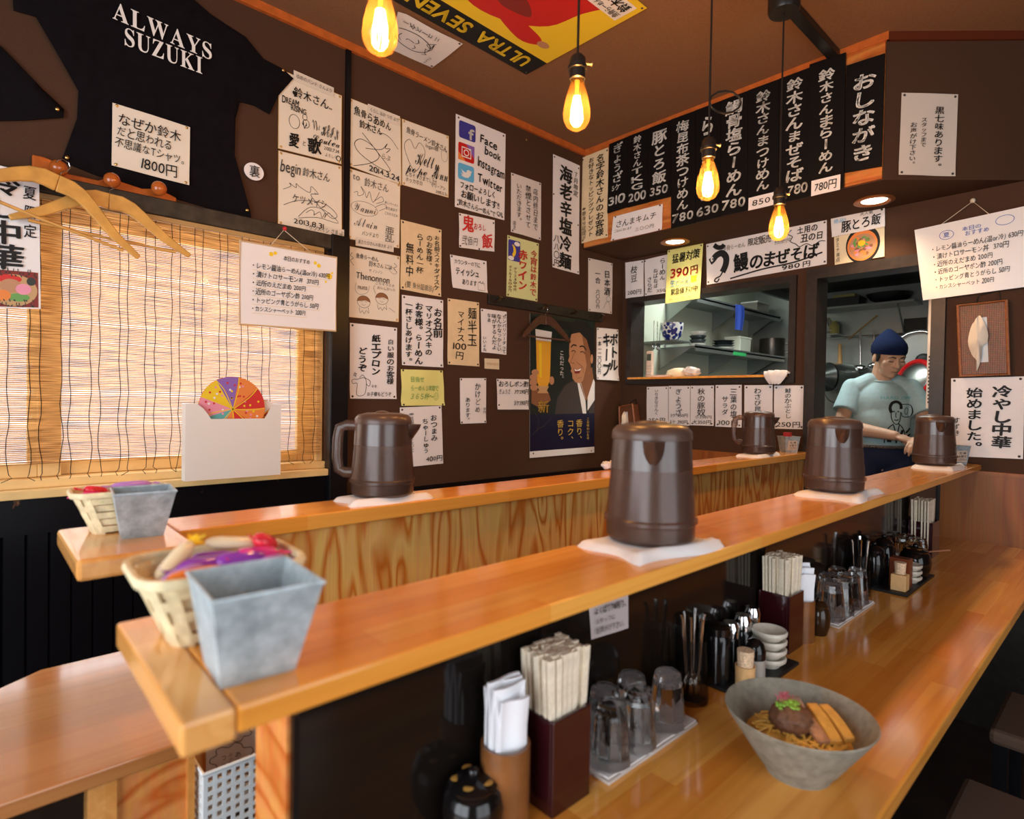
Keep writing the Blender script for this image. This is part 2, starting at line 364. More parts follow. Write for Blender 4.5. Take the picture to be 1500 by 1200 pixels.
def marks(mb, items, fn, Wd, Ht, nrm, rnd):
    """lay writing, strokes and printed patches on a sheet: fn(s,t) is the sheet's surface, t runs down"""
    nrm = Vector(nrm)
    def put(s, t, layer): return Vector(fn(s, t)) + nrm*(.0006+.00035*layer)
    for it in items:
        if it[0] == 'P':
            v = mb.pts([put(a, b, it[3]) for a, b in it[1]]); f = mb.face(v, INKS.index(it[2]))
        elif it[0] == 'S':
            _, p, w, c, closed, layer, raw = it
            p = list(p) if raw else catmull(p, closed); n = len(p); L = []; mi = INKS.index(c)
            for i in range(n):
                a = p[i-1] if (closed or i) else p[0]; b = p[(i+1) % n] if (closed or i < n-1) else p[-1]
                dx, dy = (b[0]-a[0])*Wd, (b[1]-a[1])*Ht; l = math.hypot(dx, dy) or 1
                wx, wy = -dy/l*w/2/Wd, dx/l*w/2/Ht
                L.append(mb.pts([put(p[i][0]+wx, p[i][1]+wy, layer), put(p[i][0]-wx, p[i][1]-wy, layer)]))
            for i in range(n if closed else n-1):
                A, B = L[i], L[(i+1) % n]; mb.face([A[0], A[1], B[1], B[0]], mi)
        else:
            _, txt, s0, t0, s1, t1, d, c, w, jit, sl = it
            mi = INKS.index(c); gl = [glyph(ch) for ch in txt]; n = len(txt)
            adv = [(g[2][1]-g[2][0]) if ch != ' ' else .35 for g, ch in zip(gl, txt)]; tot = sum(adv); x = 0
            for k, (g, ch) in enumerate(zip(gl, txt)):
                wch = adv[k]
                if d == 'h': a0, a1, b0, b1 = s0+(s1-s0)*x/tot, s0+(s1-s0)*(x+wch)/tot, t0, t1
                else: a0, a1, b0, b1 = s0, s1, t0+(t1-t0)*k/n, t0+(t1-t0)*(k+1)/n
                x += wch
                if ch in ' \u3000': continue
                rot = rnd.gauss(0, .05)*jit; sc = 1+rnd.gauss(0, .06)*jit; ys = sl*(((a0+a1)/2-s0)/(s1-s0)) if d == 'h' else 0
                cw, chh = (a1-a0)*Wd, (b1-b0)*Ht
                if g[3]: cw, chh = min(cw, chh*1.28), min(chh, cw*1.35)
                vert_bar = d == 'v' and ch in 'ー～-'
                copies = [(0, 0)]
                if w > 1:
                    q = .016*(w-1); copies = [(0, 0), (q, q*.4), (-q, q*.6), (q*.5, -q), (-q*.6, -q*.5)]
                for ddx, ddy in copies:
                    vv = []
                    for gx, gy in g[0]:
                        if g[3]: ux, uy = gx-.5, gy-.38
                        else: ux, uy = (gx-(g[2][0]+g[2][1])/2)/((g[2][1]-g[2][0]) if d == 'h' else max(.62, g[2][1]-g[2][0])), gy-.36
                        if vert_bar: ux, uy = uy, ux
                        if d == 'v' and ch in '。、': ux, uy = ux+.55, uy+.55
                        ux += ddx; uy += ddy; ux *= sc; uy *= sc
                        px, py = ux*cw, uy*chh
                        px, py = px*math.cos(rot)-py*math.sin(rot)+py*.06*jit, px*math.sin(rot)+py*math.cos(rot)
                        vv.append(mb.bm.verts.new(put((a0+a1)/2+px/Wd, (b0+b1)/2+ys-py/Ht, 10)))
                    for f in g[1]: mb.face([vv[i] for i in f], mi)

M_PIN = [M_BRASS, pm('dark_pin', (.05, .035, .03), .35)]
_PIN = {}
def pin_mesh(k):
    if k not in _PIN:
        b = MB(); b.lathe([(.0048, 0), (.0048, .0012), (.0036, .0026), (.0016, .0034), (0, .0036)], n=10)
        me = bpy.data.meshes.new('push_pin'); b.bm.to_mesh(me); b.bm.free(); me.materials.append(M_PIN[k]); me.shade_smooth(); _PIN[k] = me
    return _PIN[k]

def sheet(name, label, cat, corners, nrm, items=(), mat=None, group=None, pins=((.05, .03), (.95, .03), (.95, .97), (.05, .97)), pk=1, off=.004, bulge=.004, th=.0006, seed=0, extra=None, part='lettering'):
    """a paper on a wall: corners TL TR BR BL in world space on the wall plane, nrm points into the room"""
    if any(i[0] == 'P' for i in items): bulge = min(bulge, .0004)
    TL, TR, BR, BL = [Vector(c) for c in corners]; nrm = Vector(nrm); rnd = random.Random(seed or sum(map(ord, label)))
    ph = rnd.uniform(0, 6); a1, a2 = rnd.uniform(.3, 1), rnd.uniform(.3, 1)
    Wd = ((TR-TL).length+(BR-BL).length)/2; Ht = ((BL-TL).length+(BR-TR).length)/2
    def fn(s, t):
        p = (TL*(1-s)+TR*s)*(1-t)+(BL*(1-s)+BR*s)*t
        z = bulge*(a1*math.sin(PI*s)**2*(.5+.5*math.sin(4*t+ph))+a2*math.sin(PI*t)**2*(.5+.5*math.sin(5*s+ph*2)))
        if bulge and t > .8: z += bulge*1.2*((t-.8)/.2)**2*(.5+.5*math.sin(6*s+ph))
        return p + nrm*(off+z)
    b = MB(); b.slab(fn, nrm, th, 8, 8)
    ctr = fn(.5, .5)
    o = b.build(name, mat or M_WHITE, loc=ctr, recalc=True, smooth=50)
    tag(o, label, cat, group)
    if items:
        q = MB(); marks(q, items, fn, Wd, Ht, nrm, rnd); q.build(part, INKM, parent=o, recalc=False)
    for s, t in pins:
        p = bpy.data.objects.new('push_pin', pin_mesh(pk)); COL.objects.link(p); p.parent = o
        p.location = fn(s, t)-ctr+nrm*.0003; p.rotation_euler = nrm.to_track_quat('Z', 'Y').to_euler()
    return o, fn, Wd, Ht

def wallsheet(label, px, items, wall='L', name='paper_sign', cat='sign', **k):
    if wall == 'L': cs = [oy(u, v, YW) for u, v in px]; n = (0, -1, 0)
    elif wall == 'B': cs = [ox(u, v, XB) for u, v in px]; n = (-1, 0, 0)
    elif wall == 'S':
        out = k.pop('out', .014); cs = [ox(u, v, XS-out) for u, v in px]; n = (-1, 0, 0)
    return sheet(name, label, cat, cs, n, items, **k)
# ---------------------------------------------------------------- room shell
def walled(name, ax, p0, p1, a0, a1, z0, z1, holes, mat):
    """a wall as one mesh: ax = axis of its thickness p0..p1, running a0..a1, with rectangular openings"""
    As = sorted({a0, a1, *[h[0] for h in holes], *[h[1] for h in holes]}); Zs = sorted({z0, z1, *[h[2] for h in holes], *[h[3] for h in holes]})
    b = MB()
    for i in range(len(As)-1):
        run = None
        for j in range(len(Zs)-1):
            ca, cz = (As[i]+As[i+1])/2, (Zs[j]+Zs[j+1])/2
            solid = not any(h[0] < ca < h[1] and h[2] < cz < h[3] for h in holes)
            if solid and run is None: run = Zs[j]
            if run is not None and (not solid or j == len(Zs)-2):
                zt = Zs[j+1] if solid else Zs[j]
                if ax == 1: b.box(As[i], As[i+1], p0, p1, run, zt)
                else: b.box(p0, p1, As[i], As[i+1], run, zt)
                run = None
    bmesh.ops.remove_doubles(b.bm, verts=b.bm.verts[:], dist=1e-5)
    return struct(name, b, mat, loc=(0, 0, 0))

struct('floor', MB().box(-1.62, 5.75, -1.62, 2.52, -.1, 0), M_FLOOR, loc=(0, 0, 0))
struct('ceiling', MB().box(-1.62, 3.22, -1.62, 2.447, CEIL, CEIL+.1), M_CEIL, loc=(0, 0, 0))
walled('wall_left', 1, YW, YW+.12, -1.62, 3.22, 0, CEIL, [(-.85, 1.09, 1.0, 1.915)], M_WALL)
walled('wall_back', 0, XB, XB+.12, -1.62, YW, 0, CEIL, [(1.262, 2.245, 1.435, 1.925), (.655, 1.135, 0, 1.925)], M_WALL)
walled('wall_front', 0, -1.62, -1.5, -1.5, YW, 0, CEIL, [(-.95, 1.45, .5, 2.35)], M_WALL)
walled('wall_right', 1, -1.62, -1.5, -1.62, XB, 0, CEIL, [(-.6, 1.4, .4, 2.25)], M_WALL)
for nm, bx in (('window_2', (-1.575, -1.545, -.95, 1.45, .5, 2.35)), ('window_3', (-.6, 1.4, -1.575, -1.545, .4, 2.25))):
    x0, x1, y0, y1, z0, z1 = bx; b = MB()
    if nm == 'window_2':
        for y in (y0, (y0+y1)/2-.02, y1-.04): b.box(x0, x1, y, y+.04, z0, z1)
        for z in (z0, z1-.04): b.box(x0, x1, y0, y1, z, z+.04)
    else:
        for x in (x0, (x0+x1)/2-.02, x1-.04): b.box(x, x+.04, y0, y1, z0, z1)
        for z in (z0, z1-.04): b.box(x0, x1, y0, y1, z, z+.04)
    struct(nm, b, M_DARKWD)

# soffit over the kitchen wall, its corner cut at 45 degrees towards the right
struct('soffit_back', MB().prism([(XS, YW, ZS), (XS, .75, ZS), (XB, .35, ZS), (XB, YW, ZS)], (0, 0, CEIL-ZS)), M_WALL, loc=(0, 0, 0))
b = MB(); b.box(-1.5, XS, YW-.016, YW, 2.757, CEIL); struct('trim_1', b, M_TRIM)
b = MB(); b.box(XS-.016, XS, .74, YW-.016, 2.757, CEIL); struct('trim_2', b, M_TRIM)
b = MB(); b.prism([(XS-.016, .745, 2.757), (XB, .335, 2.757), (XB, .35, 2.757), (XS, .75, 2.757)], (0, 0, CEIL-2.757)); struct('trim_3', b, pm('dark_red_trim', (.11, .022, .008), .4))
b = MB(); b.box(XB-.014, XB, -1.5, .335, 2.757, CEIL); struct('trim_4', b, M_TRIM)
# black posts and rails on the left wall
b = MB(); b.box(1.085, 1.165, YW-.05, YW, .7, 1.965); struct('trim_5', b, M_BLACKWD, bevel=.004)
b = MB(); b.box(1.158, 1.180, YW-.012, YW, 1.965, 2.757); struct('trim_6', b, M_BLACKWD)
b = MB(); b.box(1.165, XB, YW-.012, YW, .8, .885); struct('trim_7', b, M_BLACKWD)
b = MB(); b.box(-1.5, 1.165, 2.285, YW, 1.905, 1.962); struct('trim_8', b, pm('weathered_dark_beam', (.030, .022, .014), .55, noise=.6, nscale=25), bevel=.004)

# black painted tongue-and-groove dado below the window, paint flaked off in places
def flaked():
    m, N, L, p = newmat('flaked_black_paint')
    tc = N.new('ShaderNodeTexCoord'); mp = N.new('ShaderNodeMapping'); mp.inputs['Scale'].default_value = (1.3, 1, .8); L.new(tc.outputs['Object'], mp.inputs['Vector'])
    nz = N.new('ShaderNodeTexNoise'); nz.inputs['Scale'].default_value = 3.3; nz.inputs['Detail'].default_value = 6; nz.inputs['Roughness'].default_value = .62; L.new(mp.outputs['Vector'], nz.inputs['Vector'])
    r = N.new('ShaderNodeValToRGB'); r.color_ramp.elements[0].position = .615; r.color_ramp.elements[0].color = (.004, .004, .0055, 1); r.color_ramp.elements[1].position = .64; r.color_ramp.elements[1].color = (.17, .075, .03, 1)
    L.new(nz.outputs['Fac'], r.inputs['Fac']); L.new(r.outputs['Color'], p.inputs['Base Color']); p.inputs['Roughness'].default_value = .3; p.inputs['Specular IOR Level'].default_value = .12; return m
b = MB(); b.box(-1.5, 1.085, YW-.026, YW, .865, 1.0); x = -1.5
while x < 1.08:
    x2 = min(x+.056, 1.085)
    b.prism([(x, YW, .02), (x, YW-.014, .02), (x+.004, YW-.02, .02), (x2-.004, YW-.02, .02), (x2, YW-.014, .02), (x2, YW, .02)], (0, 0, .845)); x = x2
struct('wainscot_left', b, flaked())
# ply dado on the kitchen wall
b = MB(); b.box(XB-.018, XB, 1.16, YW-.02, 0, 1.025); struct('wainscot_back', b, M_PLYD)
b = MB(); b.box(XB-.018, XB, -1.5, .655, 0, 1.025); b.box(XB-.024, XB, -1.5, .655, 1.018, 1.034); struct('wainscot_right', b, M_PLYD)

# window_1: cream timber sashes with panes behind the blind
b = MB(); b.box(-.85, 1.084, 2.285, 2.3265, .975, 1.002); b.box(-.848, 1.088, 2.3265, 2.445, 1.001, 1.030); b.box(-.848, 1.088, 2.355, 2.445, 1.885, 1.914); b.box(1.06, 1.088, 2.355, 2.445, 1.030, 1.885); b.box(-.848, -.82, 2.355, 2.445, 1.030, 1.885)
w1 = struct('window_1', b, M_CREAMW, bevel=.003)
M_PANE = thinglass('window_glass', (.97, .99, 1.0), .1)
for nm, x0, x1, y in (('sash', -.82, .215, 2.385), ('sash', .13, 1.06, 2.415)):
    b = MB()
    b.box(x0, x0+.085, y-.014, y+.014, 1.031, 1.884); b.box(x1-.06, x1, y-.014, y+.014, 1.031, 1.884); b.box(x0+.085, x1-.06, y-.014, y+.014, 1.031, 1.075); b.box(x0+.085, x1-.06, y-.014, y+.014, 1.85, 1.884)
    s = b.build(nm, M_CREAMW, parent=w1, bevel=.003)
    MB().box(x0+.08, x1-.055, y-.002, y+.002, 1.07, 1.86).build('pane', M_PANE, parent=s)

# bamboo blind hanging in front of the window
bl = thing('bamboo_blind', 'bamboo slat roller blind with black cords hung across the bright window', 'blind', (.3, 2.27, 1.06))
M_SLAT = translucent('split_bamboo', (.90, .63, .30), .66, .5, noise=(9, 1, 420))
b = MB(); rnd = random.Random(3); z = 1.066
while z < 1.905:
    h = .0043; sag = lambda x, z=z: .012*(1-(z-1.05)/.9)*math.sin((x+.7)*1.9)
    y0 = 2.303+rnd.uniform(-.0008, .0008); xs = [-.75, -.4, -.05, .2, .45, .7, .9, 1.055+rnd.uniform(-.006, .004)]
    top = [(x, y0, z+h+sag(x)) for x in xs]; bot = [(x, y0, z+sag(x)) for x in xs]
    A = b.pts(top); B = b.pts(bot); C2 = b.pts([(p[0], p[1]+.0016, p[2]) for p in top]); D = b.pts([(p[0], p[1]+.0016, p[2]) for p in bot])
    for i in range(len(xs)-1):
        b.face([A[i], B[i], B[i+1], A[i+1]]); b.face([C2[i], C2[i+1], D[i+1], D[i]]); b.face([A[i], A[i+1], C2[i+1], C2[i]]); b.face([B[i], D[i], D[i+1], B[i+1]])
    z += .0056 + (rnd.random() < .12)*.0012
sl = b.build('slats', M_SLAT, parent=bl); sl['kind'] = 'stuff'
M_CORD = pm('black_cord', (.006, .006, .008), .8)
for px in (11, 43, 59, 90, 102, 133, 146, 175, 187, 213, 227, 251, 263, 285, 296, 321, 332, 353, 363, 384, 395, 425, 445, 461):
    x = oy(px, 520, 2.300).x; b = MB(); pts = []; k = rnd.uniform(0, 6)
    for i in range(25):
        zz = 1.905-(1.905-1.05)*i/24; w = .0025+.006*max(0, (i-14)/10)
        pts.append((x+w*math.sin(i*1.1+k)*.7+rnd.uniform(-.001, .001), 2.3005, zz))
    pts += [(x+rnd.uniform(-.012, .012), 2.300, 1.040), (x+rnd.uniform(-.02, .02), 2.300, 1.028)]
    b.tube(pts, .0011, n=5); b.build('cord', M_CORD, parent=bl)
b = MB(); b.box(-.75, 1.06, 2.296, 2.310, 1.888, 1.904); b.build('head_rail', pm('bamboo_rail', (.42, .25, .09), .5), parent=bl)

# ---------------------------------------------------------------- counters
c1 = thing('counter', 'long pine counter with raised ledge on the near side of the aisle', 'counter', (1.6, .5, 0))
b = MB(); b.prism([(.151, .470, 1.038), (3.088, .470, 1.038), (3.088, .646, 1.038), (.272, .646, 1.038), (.262, .727, 1.038), (.151, .727, 1.038)], (0, 0, .022)); b.build('ledge', M_LEDGE, parent=c1, bevel=.003, seg=2)
MB().box(.112, .1508, .470, .727, 1.034, ZU).build('end_strip', M_ENDW, parent=c1, bevel=.003, seg=2)  # separate end batten; its paler tone also stands for daylight on the near end
MB().box(.262, 3.082, .615, .640, .03, 1.037).build('riser', pm('glossy_black_riser', (.008, .006, .005), .09, spec=.22), parent=c1)
MB().box(.258, .282, .641, .735, .0, 1.028).build('end_panel', M_PLYO, parent=c1)
MB().box(.20, 3.088, .237, .6145, .708, ZC).build('countertop', M_COUNT, parent=c1, bevel=.004)
MB().box(.262, .286, .28, .612, 0, .706).build('support', M_DARKWD, parent=c1)
MB().box(3.02, 3.044, .28, .612, 0, .706).build('support', M_DARKWD, parent=c1)
c2 = thing('counter', 'far pine counter with flame grained plywood front, ledge below the sign wall', 'counter', (1.6, 1.35, 0))
MB().box(.269, 3.078, 1.145, 1.280, 1.028, ZU).build('ledge', M_LEDGE, parent=c2, bevel=.003)
MB().box(.111, .269, 1.030, 1.290, 1.028, ZU).build('end_block', M_ENDW, parent=c2, bevel=.006)
MB().box(.285, 3.078, 1.172, 1.196, .0, 1.028).build('riser', M_PLY, parent=c2)
tp = MB(); tp.prism([(-.45, 1.048, .7125), (.272, 1.048, .7125), (.272, 1.171, .7125), (.284, 1.197, .7125), (3.078, 1.197, .7125), (3.078, 1.511, .7125), (.104, 1.511, .7125), (-.45, .93+.18, .7125)], (0, 0, .025)); tp.build('countertop', planks('pale_pine_top', lin(200, 140, 84), lin(184, 120, 66), lin(156, 88, 40), row=.07, w=.9), parent=c2, bevel=.003)
MB().box(.165, .262, 1.066, 1.084, 0, .711).build('end_panel', M_PLYO, parent=c2)
MB().box(.262, .272, 1.052, 1.172, 0, .711).build('edge_strip', M_ENDW, parent=c2)
MB().box(.128, .165, 1.058, 1.095, 0, .711).build('leg', M_ENDW, parent=c2)

# stools tucked under the near counter
def stool(x, y, rz, label):
    t = thing('stool', label, 'stool', (x, y, 0), 'square stools at the near counter')
    MB().box(x-.16, x+.16, y-.16, y+.16, .415, .455).build('seat_cushion', pm('brown_vinyl', (.10, .060, .042), .7, spec=.15, bump=.2), parent=t, bevel=.012)
    for sx in (-1, 1):
        for sy in (-1, 1): MB().box(x+sx*.135-.015, x+sx*.135+.015, y+sy*.135-.015, y+sy*.135+.015, 0, .415).build('leg', M_BLACKWD, parent=t)
    return t
stool(1.52, .11, 0, 'brown cushioned stool tucked under the counter, nearest the front')
stool(2.13, .11, 0, 'brown cushioned stool tucked under the counter, further from the front')
# ---------------------------------------------------------------- tableware
M_SMOKE = mixglass('smoky_brown_plastic', (.70, .55, .46), (.15, .090, .068), .36, .30, 1)
M_SMOKED = mixglass('dark_brown_plastic', (.36, .23, .18), (.075, .036, .024), .72, .28, 1)
M_WATER = mixglass('water', (.80, .78, .76), (.20, .17, .15), .14, .05, 0)
M_LID = pm('brown_plastic_lid', (.082, .044, .031), .30)
M_LEMON = pm('lemon_flesh', (.80, .66, .28), .6)
def pitcher(name, label, loc, rz, lemon=False, fill=.105):
    t = thing(name, label, 'pitcher', (0, 0, 0), 'brown plastic water pitchers')
    MB().lathe([(0, .0), (.066, .0), (.072, .006), (.073, .028), (.0765, .031), (.0765, .037), (.073, .040), (.0665, .118), (.065, .118), (.0712, .041), (.071, .008), (0, .006)], n=48).build('body', M_SMOKE, t, smooth=35)
    MB().lathe([(.0668, .118), (.0640, .168), (.0615, .168), (.0645, .118)], n=48, close=True).build('collar', M_SMOKED, t, smooth=35)
    b = MB(); b.lathe([(.0655, .166), (.066, .170), (.0645, .180), (.058, .1875), (.040, .1915), (0, .193)], n=48); b.build('lid', M_LID, t, smooth=60)
    b = MB(); b.ball((0, .004, .1905), .03, sc=(1.0, .55, .22), n=20); b.build('lid_tab', M_LID, t, smooth=180)
    # spout: a beak on the collar, handle opposite
    b = MB(); A = []
    for z, w, d in ((.166, .0200, .024), (.158, .0200, .021), (.147, .0190, .014), (.138, .0165, .007), (.131, .0115, .002), (.127, .004, -.003)):
        r = .0645+(.168-z)*.045
        A.append(b.pts([(-w, -r+.010, z), (-w*.55, -r-d*.55, z), (0, -r-d, z), (w*.55, -r-d*.55, z), (w, -r+.010, z)]))
    for P, Q in zip(A, A[1:]):
        for i in range(4): b.face([P[i], P[i+1], Q[i+1], Q[i]])
    b.face(A[0]); b.face(A[-1][::-1]); b.build('spout', M_SMOKED, t, smooth=50)
    b = MB(); b.tube([(0, .060, .160), (0, .085, .162), (0, .102, .155), (0, .107, .13), (0, .108, .085), (0, .104, .058), (0, .090, .050), (0, .068, .050)], .0085, n=10, flat=1.5); b.build('handle', M_SMOKE, t, smooth=60)
    MB().lathe([(0, .008), (.070, .009), (.0705, .040), (.0705-.0000-(fill-.04)*.083, fill), (0, fill)], n=40).build('water', M_WATER, t, smooth=40)
    if lemon:
        b = MB(); b.tube([(.046, -.012, fill-.004), (.046, -.012, fill+.003)], .028, n=24); b.build('lemon_slice', M_LEMON, t)
        for o in t.children:
            if o.name.startswith('lemon'):
                pass
    return place(t, loc, rz)
def face_to(dx, dy): return math.atan2(dy, dx)+PI/2     # local -Y towards (dx,dy)
pitcher('water_pitcher', 'brown plastic water pitcher with lemon slice, on the far ledge beside the window', (.715, 1.222, ZU+.0118), face_to(.74, -.67), True)
pitcher('water_pitcher', 'small looking brown water pitcher at the kitchen end of the far ledge', (2.66, 1.215, ZU+.0118), face_to(.5, -.8), False)
pitcher('water_pitcher', 'largest brown water pitcher, standing on white cloth at the middle of the near ledge', (.837, .563, ZU+.0118), face_to(-.80, -.60))
pitcher('water_pitcher', 'brown water pitcher second from the front on the near ledge', (1.704, .572, ZU+.0118), face_to(-.80, -.55), fill=.112)
pitcher('water_pitcher', 'brown water pitcher on the near ledge in front of the cook', (2.80, .575, ZU+.0118), face_to(-.86, -.48), fill=.100)

def towel(label, x, y, w, d, rz, seed, grp='white folded cloths under the pitchers'):
    rnd = random.Random(seed); ph = [rnd.uniform(0, 6) for _ in range(4)]
    b = MB()
    def top(s, t):
        e = min(s, 1-s, t, 1-t); k = min(1, e/.07)
        return ((s-.5)*w*(1+.07*math.sin(8*t+ph[0])), (t-.5)*d*(1+.10*math.sin(7*s+ph[1])), .0096*math.sqrt(k)*(1+.05*math.sin(8*s+5*t+ph[2])*min(1, e*4))+(.006*math.exp(-((t-.10)/.07)**2) if t < .3 else 0)*k)
    g = b.grid(top, 22, 16)
    h = b.grid(lambda s, t: (top(s, t)[0], top(s, t)[1], 0), 22, 16)
    o = b.build('folded_cloth', M_CLOTHW, loc=(0, 0, 0), smooth=60)
    bmesh_fix = None
    o.location = (x, y, ZU); o.rotation_euler[2] = rz
    return tag(o, label, 'cloth', grp)
towel('white folded cloth under the lemon water pitcher', .715, 1.214, .20, .115, -.05, 1)
towel('white folded cloth under the pitcher at the kitchen end of the far ledge', 2.66, 1.213, .25, .115, .05, 2)
towel('white folded cloth under the largest pitcher on the near ledge', .833, .558, .205, .150, -.12, 3)
towel('white folded cloth under the second pitcher of the near ledge', 1.71, .560, .24, .150, .06, 4)
towel('white folded cloth under the pitcher in front of the cook', 2.80, .560, .29, .150, .03, 5)

# zinc planters and far tins
def zinc():
    m, N, L, p = newmat('galvanised_zinc'); tc = N.new('ShaderNodeTexCoord'); nz = N.new('ShaderNodeTexNoise'); nz.inputs['Scale'].default_value = 45; nz.inputs['Detail'].default_value = 6; nz.inputs['Roughness'].default_value = .65
    L.new(tc.outputs['Object'], nz.inputs['Vector']); r = N.new('ShaderNodeValToRGB'); r.color_ramp.elements[0].position = .3; r.color_ramp.elements[1].position = .72
    r.color_ramp.elements[0].color = (.25, .30, .325, 1); r.color_ramp.elements[1].color = (.56, .64, .68, 1); L.new(nz.outputs['Fac'], r.inputs['Fac']); L.new(r.outputs['Color'], p.inputs['Base Color'])
    p.inputs['Metallic'].default_value = .2; p.inputs['Roughness'].default_value = .45; return m
M_ZINC = zinc()
def tin(label, loc, rz, bx, by, tx, ty, h, slant=0, group='zinc planters'):
    t = thing('zinc_planter', label, 'planter', (0, 0, 0), group)
    b = MB(); th = .0022
    def ring(hx, hy, z, oy_=0): return b.pts([(-hx, -hy+oy_, z), (hx, -hy+oy_, z), (hx, hy+oy_, z), (-hx, hy+oy_, z)])
    a = ring(bx, by, 0); c = ring(tx, ty, h, -slant); d = ring(tx-th, ty-th, h, -slant); e = ring(bx-th, by-th, .003)
    for P, Q in ((a, c), (c, d), (d, e)):
        for i in range(4): b.face([P[i], P[(i+1) % 4], Q[(i+1) % 4], Q[i]])
    b.face(a[::-1]); b.face(e); b.build('body', M_ZINC, t)
    b = MB(); b.tube([(-tx, -ty-slant, h), (tx, -ty-slant, h), (tx, ty-slant, h), (-tx, ty-slant, h)], .0019, n=6, closed=True); b.build('rim', M_ZINC, t, smooth=60)
    return place(t, loc, rz)
tin('large blurred empty zinc planter at the near end of the near ledge', (.1815, .535, ZU), -.06, .030, .030, .043, .048, .082, .012)
tin('empty zinc planter on the far ledge end below the window', (.2145, 1.162, ZU), -.10, .030, .028, .043, .043, .080, .030)
def note_tin(label, loc, rz, s=1.0):
    t = tin(label, (0, 0, 0), 0, .030*s, .026*s, .040*s, .034*s, .078*s, 0, 'zinc tins with notes by the kitchen wall')
    b = MB(); n = Vector((0, -1, .12)).normalized()
    f = lambda u, v: Vector((-.024*s+.048*s*u, -.0268*s-(.014+.046*(1-v))*.103*s-.0016, (.014+.046*(1-v))*s))
    b.slab(f, n, .0004, 2, 2); q = b.build('note', pm('aged_note_paper', (.72, .58, .46), .8), t)
    b = MB(); marks(b, [T('七味', .12, .08, .88, .36, w=2), T('お取り', .1, .4, .9, .64, w=2), T('ください', .1, .68, .9, .92, w=2)], f, .048*s, .046*s, n, random.Random(5)); b.build('lettering', INKM, q, recalc=False)
    return place(t, loc, rz)
note_tin('zinc tin with a handwritten note at the wall end of the near ledge', (3.00, .545, ZU), -.62)
t2 = note_tin('zinc tin with a handwritten note at the wall end of the far ledge', (2.985, 1.212, ZU), -.62)
o = MB().box(2.975, 3.005, 1.205, 1.235, ZU+.004, ZU+.098).build('red_label_packet', [pm('red_packet', (.5, .03, .03), .5)]); tag(o, 'red topped packet standing inside the tin on the far ledge', 'packet')

# chip baskets with wrapped sweets
M_CHIP = pm('pale_wood_chip', (.74, .60, .36), .6, noise=.2, nscale=60); M_CHIPD = pm('tan_wood_chip', (.52, .29, .11), .6, noise=.2, nscale=60)
def basket(label, loc, rz, hx, hy, tx, ty, h):
    t = thing('chip_basket', label, 'basket', (0, 0, 0), 'woven chip baskets of sweets')
    def ring(z, out): 
        k = z/h; x = hx+(tx-hx)*k+out; y = hy+(ty-hy)*k+out; r = min(x, y)*.5; p = []
        for cx, cy, a in ((x-r, -y+r, -PI/2), (x-r, y-r, 0), (-x+r, y-r, PI/2), (-x+r, -y+r, PI)): p += [(cx+r*math.cos(a+PI/2*i/5), cy+r*math.sin(a+PI/2*i/5), z) for i in range(6)]
        return p
    nb = 5
    for j in range(nb):                     # horizontal weavers, each weaving in and out
        z0, z1 = h*(.04+.9*j/nb), h*(.04+.9*(j+.86)/nb); b = MB(); R = []
        for z, o_ in ((z0, 0), (z1, 0), (z1, -.0014), (z0, -.0014)):
            p = ring(z, 0); n = len(p); R.append(b.pts([Vector(q)+Vector((q[0], q[1], 0)).normalized()*(o_+.0022*(1 if ((i//2+j) % 2) else -1)) for i, q in enumerate(p)]))
        for A, B in zip(R, R[1:]+R[:1]):
            for i in range(n): b.face([A[i], A[(i+1) % n], B[(i+1) % n], B[i]])
        b.build('weaver', M_CHIP, t, smooth=60)
    P0, P1 = ring(0, 0), ring(h*.97, .0005); n = len(P0)
    for i in range(0, n, 2):
        a, c = Vector(P0[i]), Vector(P1[i]); d = (Vector(P1[(i+1) % n])-Vector(P1[i-1])).normalized()*.0055; nn = Vector((a.x, a.y, 0)).normalized()*.0012
        b = MB(); b.obox((a+c)/2, d, nn, (c-a)/2); b.build('stave', M_CHIP, t)
    b = MB(); b.tube(ring(h, .002), .0042, n=6, closed=True, flat=1.3); b.build('rim', M_CHIPD if False else M_CHIP, t, smooth=60)
    b = MB(); q = ring(.002, -.002); b.prism(q, (0, 0, .002)); b.build('base', M_CHIPD, t)
    return place(t, loc, rz)
basket('blurred woven chip basket full of purple and yellow sweets, near ledge end', (.187, .648, ZU), -.04, .045, .036, .073, .058, .068)
basket('woven chip basket of sweets behind the zinc planter on the far ledge', (.196, 1.232, ZU), -.05, .042, .034, .070, .046, .068)
CANDY = {k: pm('wrapper_'+k, v, .18) for k, v in dict(purple=(.27, .05, .40), pink=(.75, .05, .25), red=(.70, .03, .05), yellow=(.90, .55, .03), orange=(.85, .22, .04), cream=(.85, .70, .45), lilac=(.50, .24, .66), green=(.25, .45, .08)).items()}
def sweet(label, c, loc, rz, tilt=0, roll=0, L=.03, r=.0085, c2=None, grp='wrapped sweets in the near basket'):
    t = thing('wrapped_sweet', label, 'sweet', (0, 0, 0), grp); m = CANDY[c]; m2 = CANDY[c2 or c]
    MB().tube([(-L*.62, 0, 0), (-L*.5, 0, 0), (-L*.3, 0, 0), (L*.3, 0, 0), (L*.5, 0, 0), (L*.62, 0, 0)], [r*.35, r*.8, r, r, r*.8, r*.35], n=10, flat=.75).build('wrapper', m, t, smooth=50)
    for s in (-1, 1):
        b = MB()
        f = lambda u, v, s=s: (s*(L*.6+.013*u), (v-.5)*(.006+.014*u), .0016*math.sin(v*14)*u)
        b.slab(f, (0, 0, 1), .0005, 3, 8); b.build('twist', m2, t, smooth=60)
    t.location = loc; t.rotation_euler = (roll, tilt, rz); return t
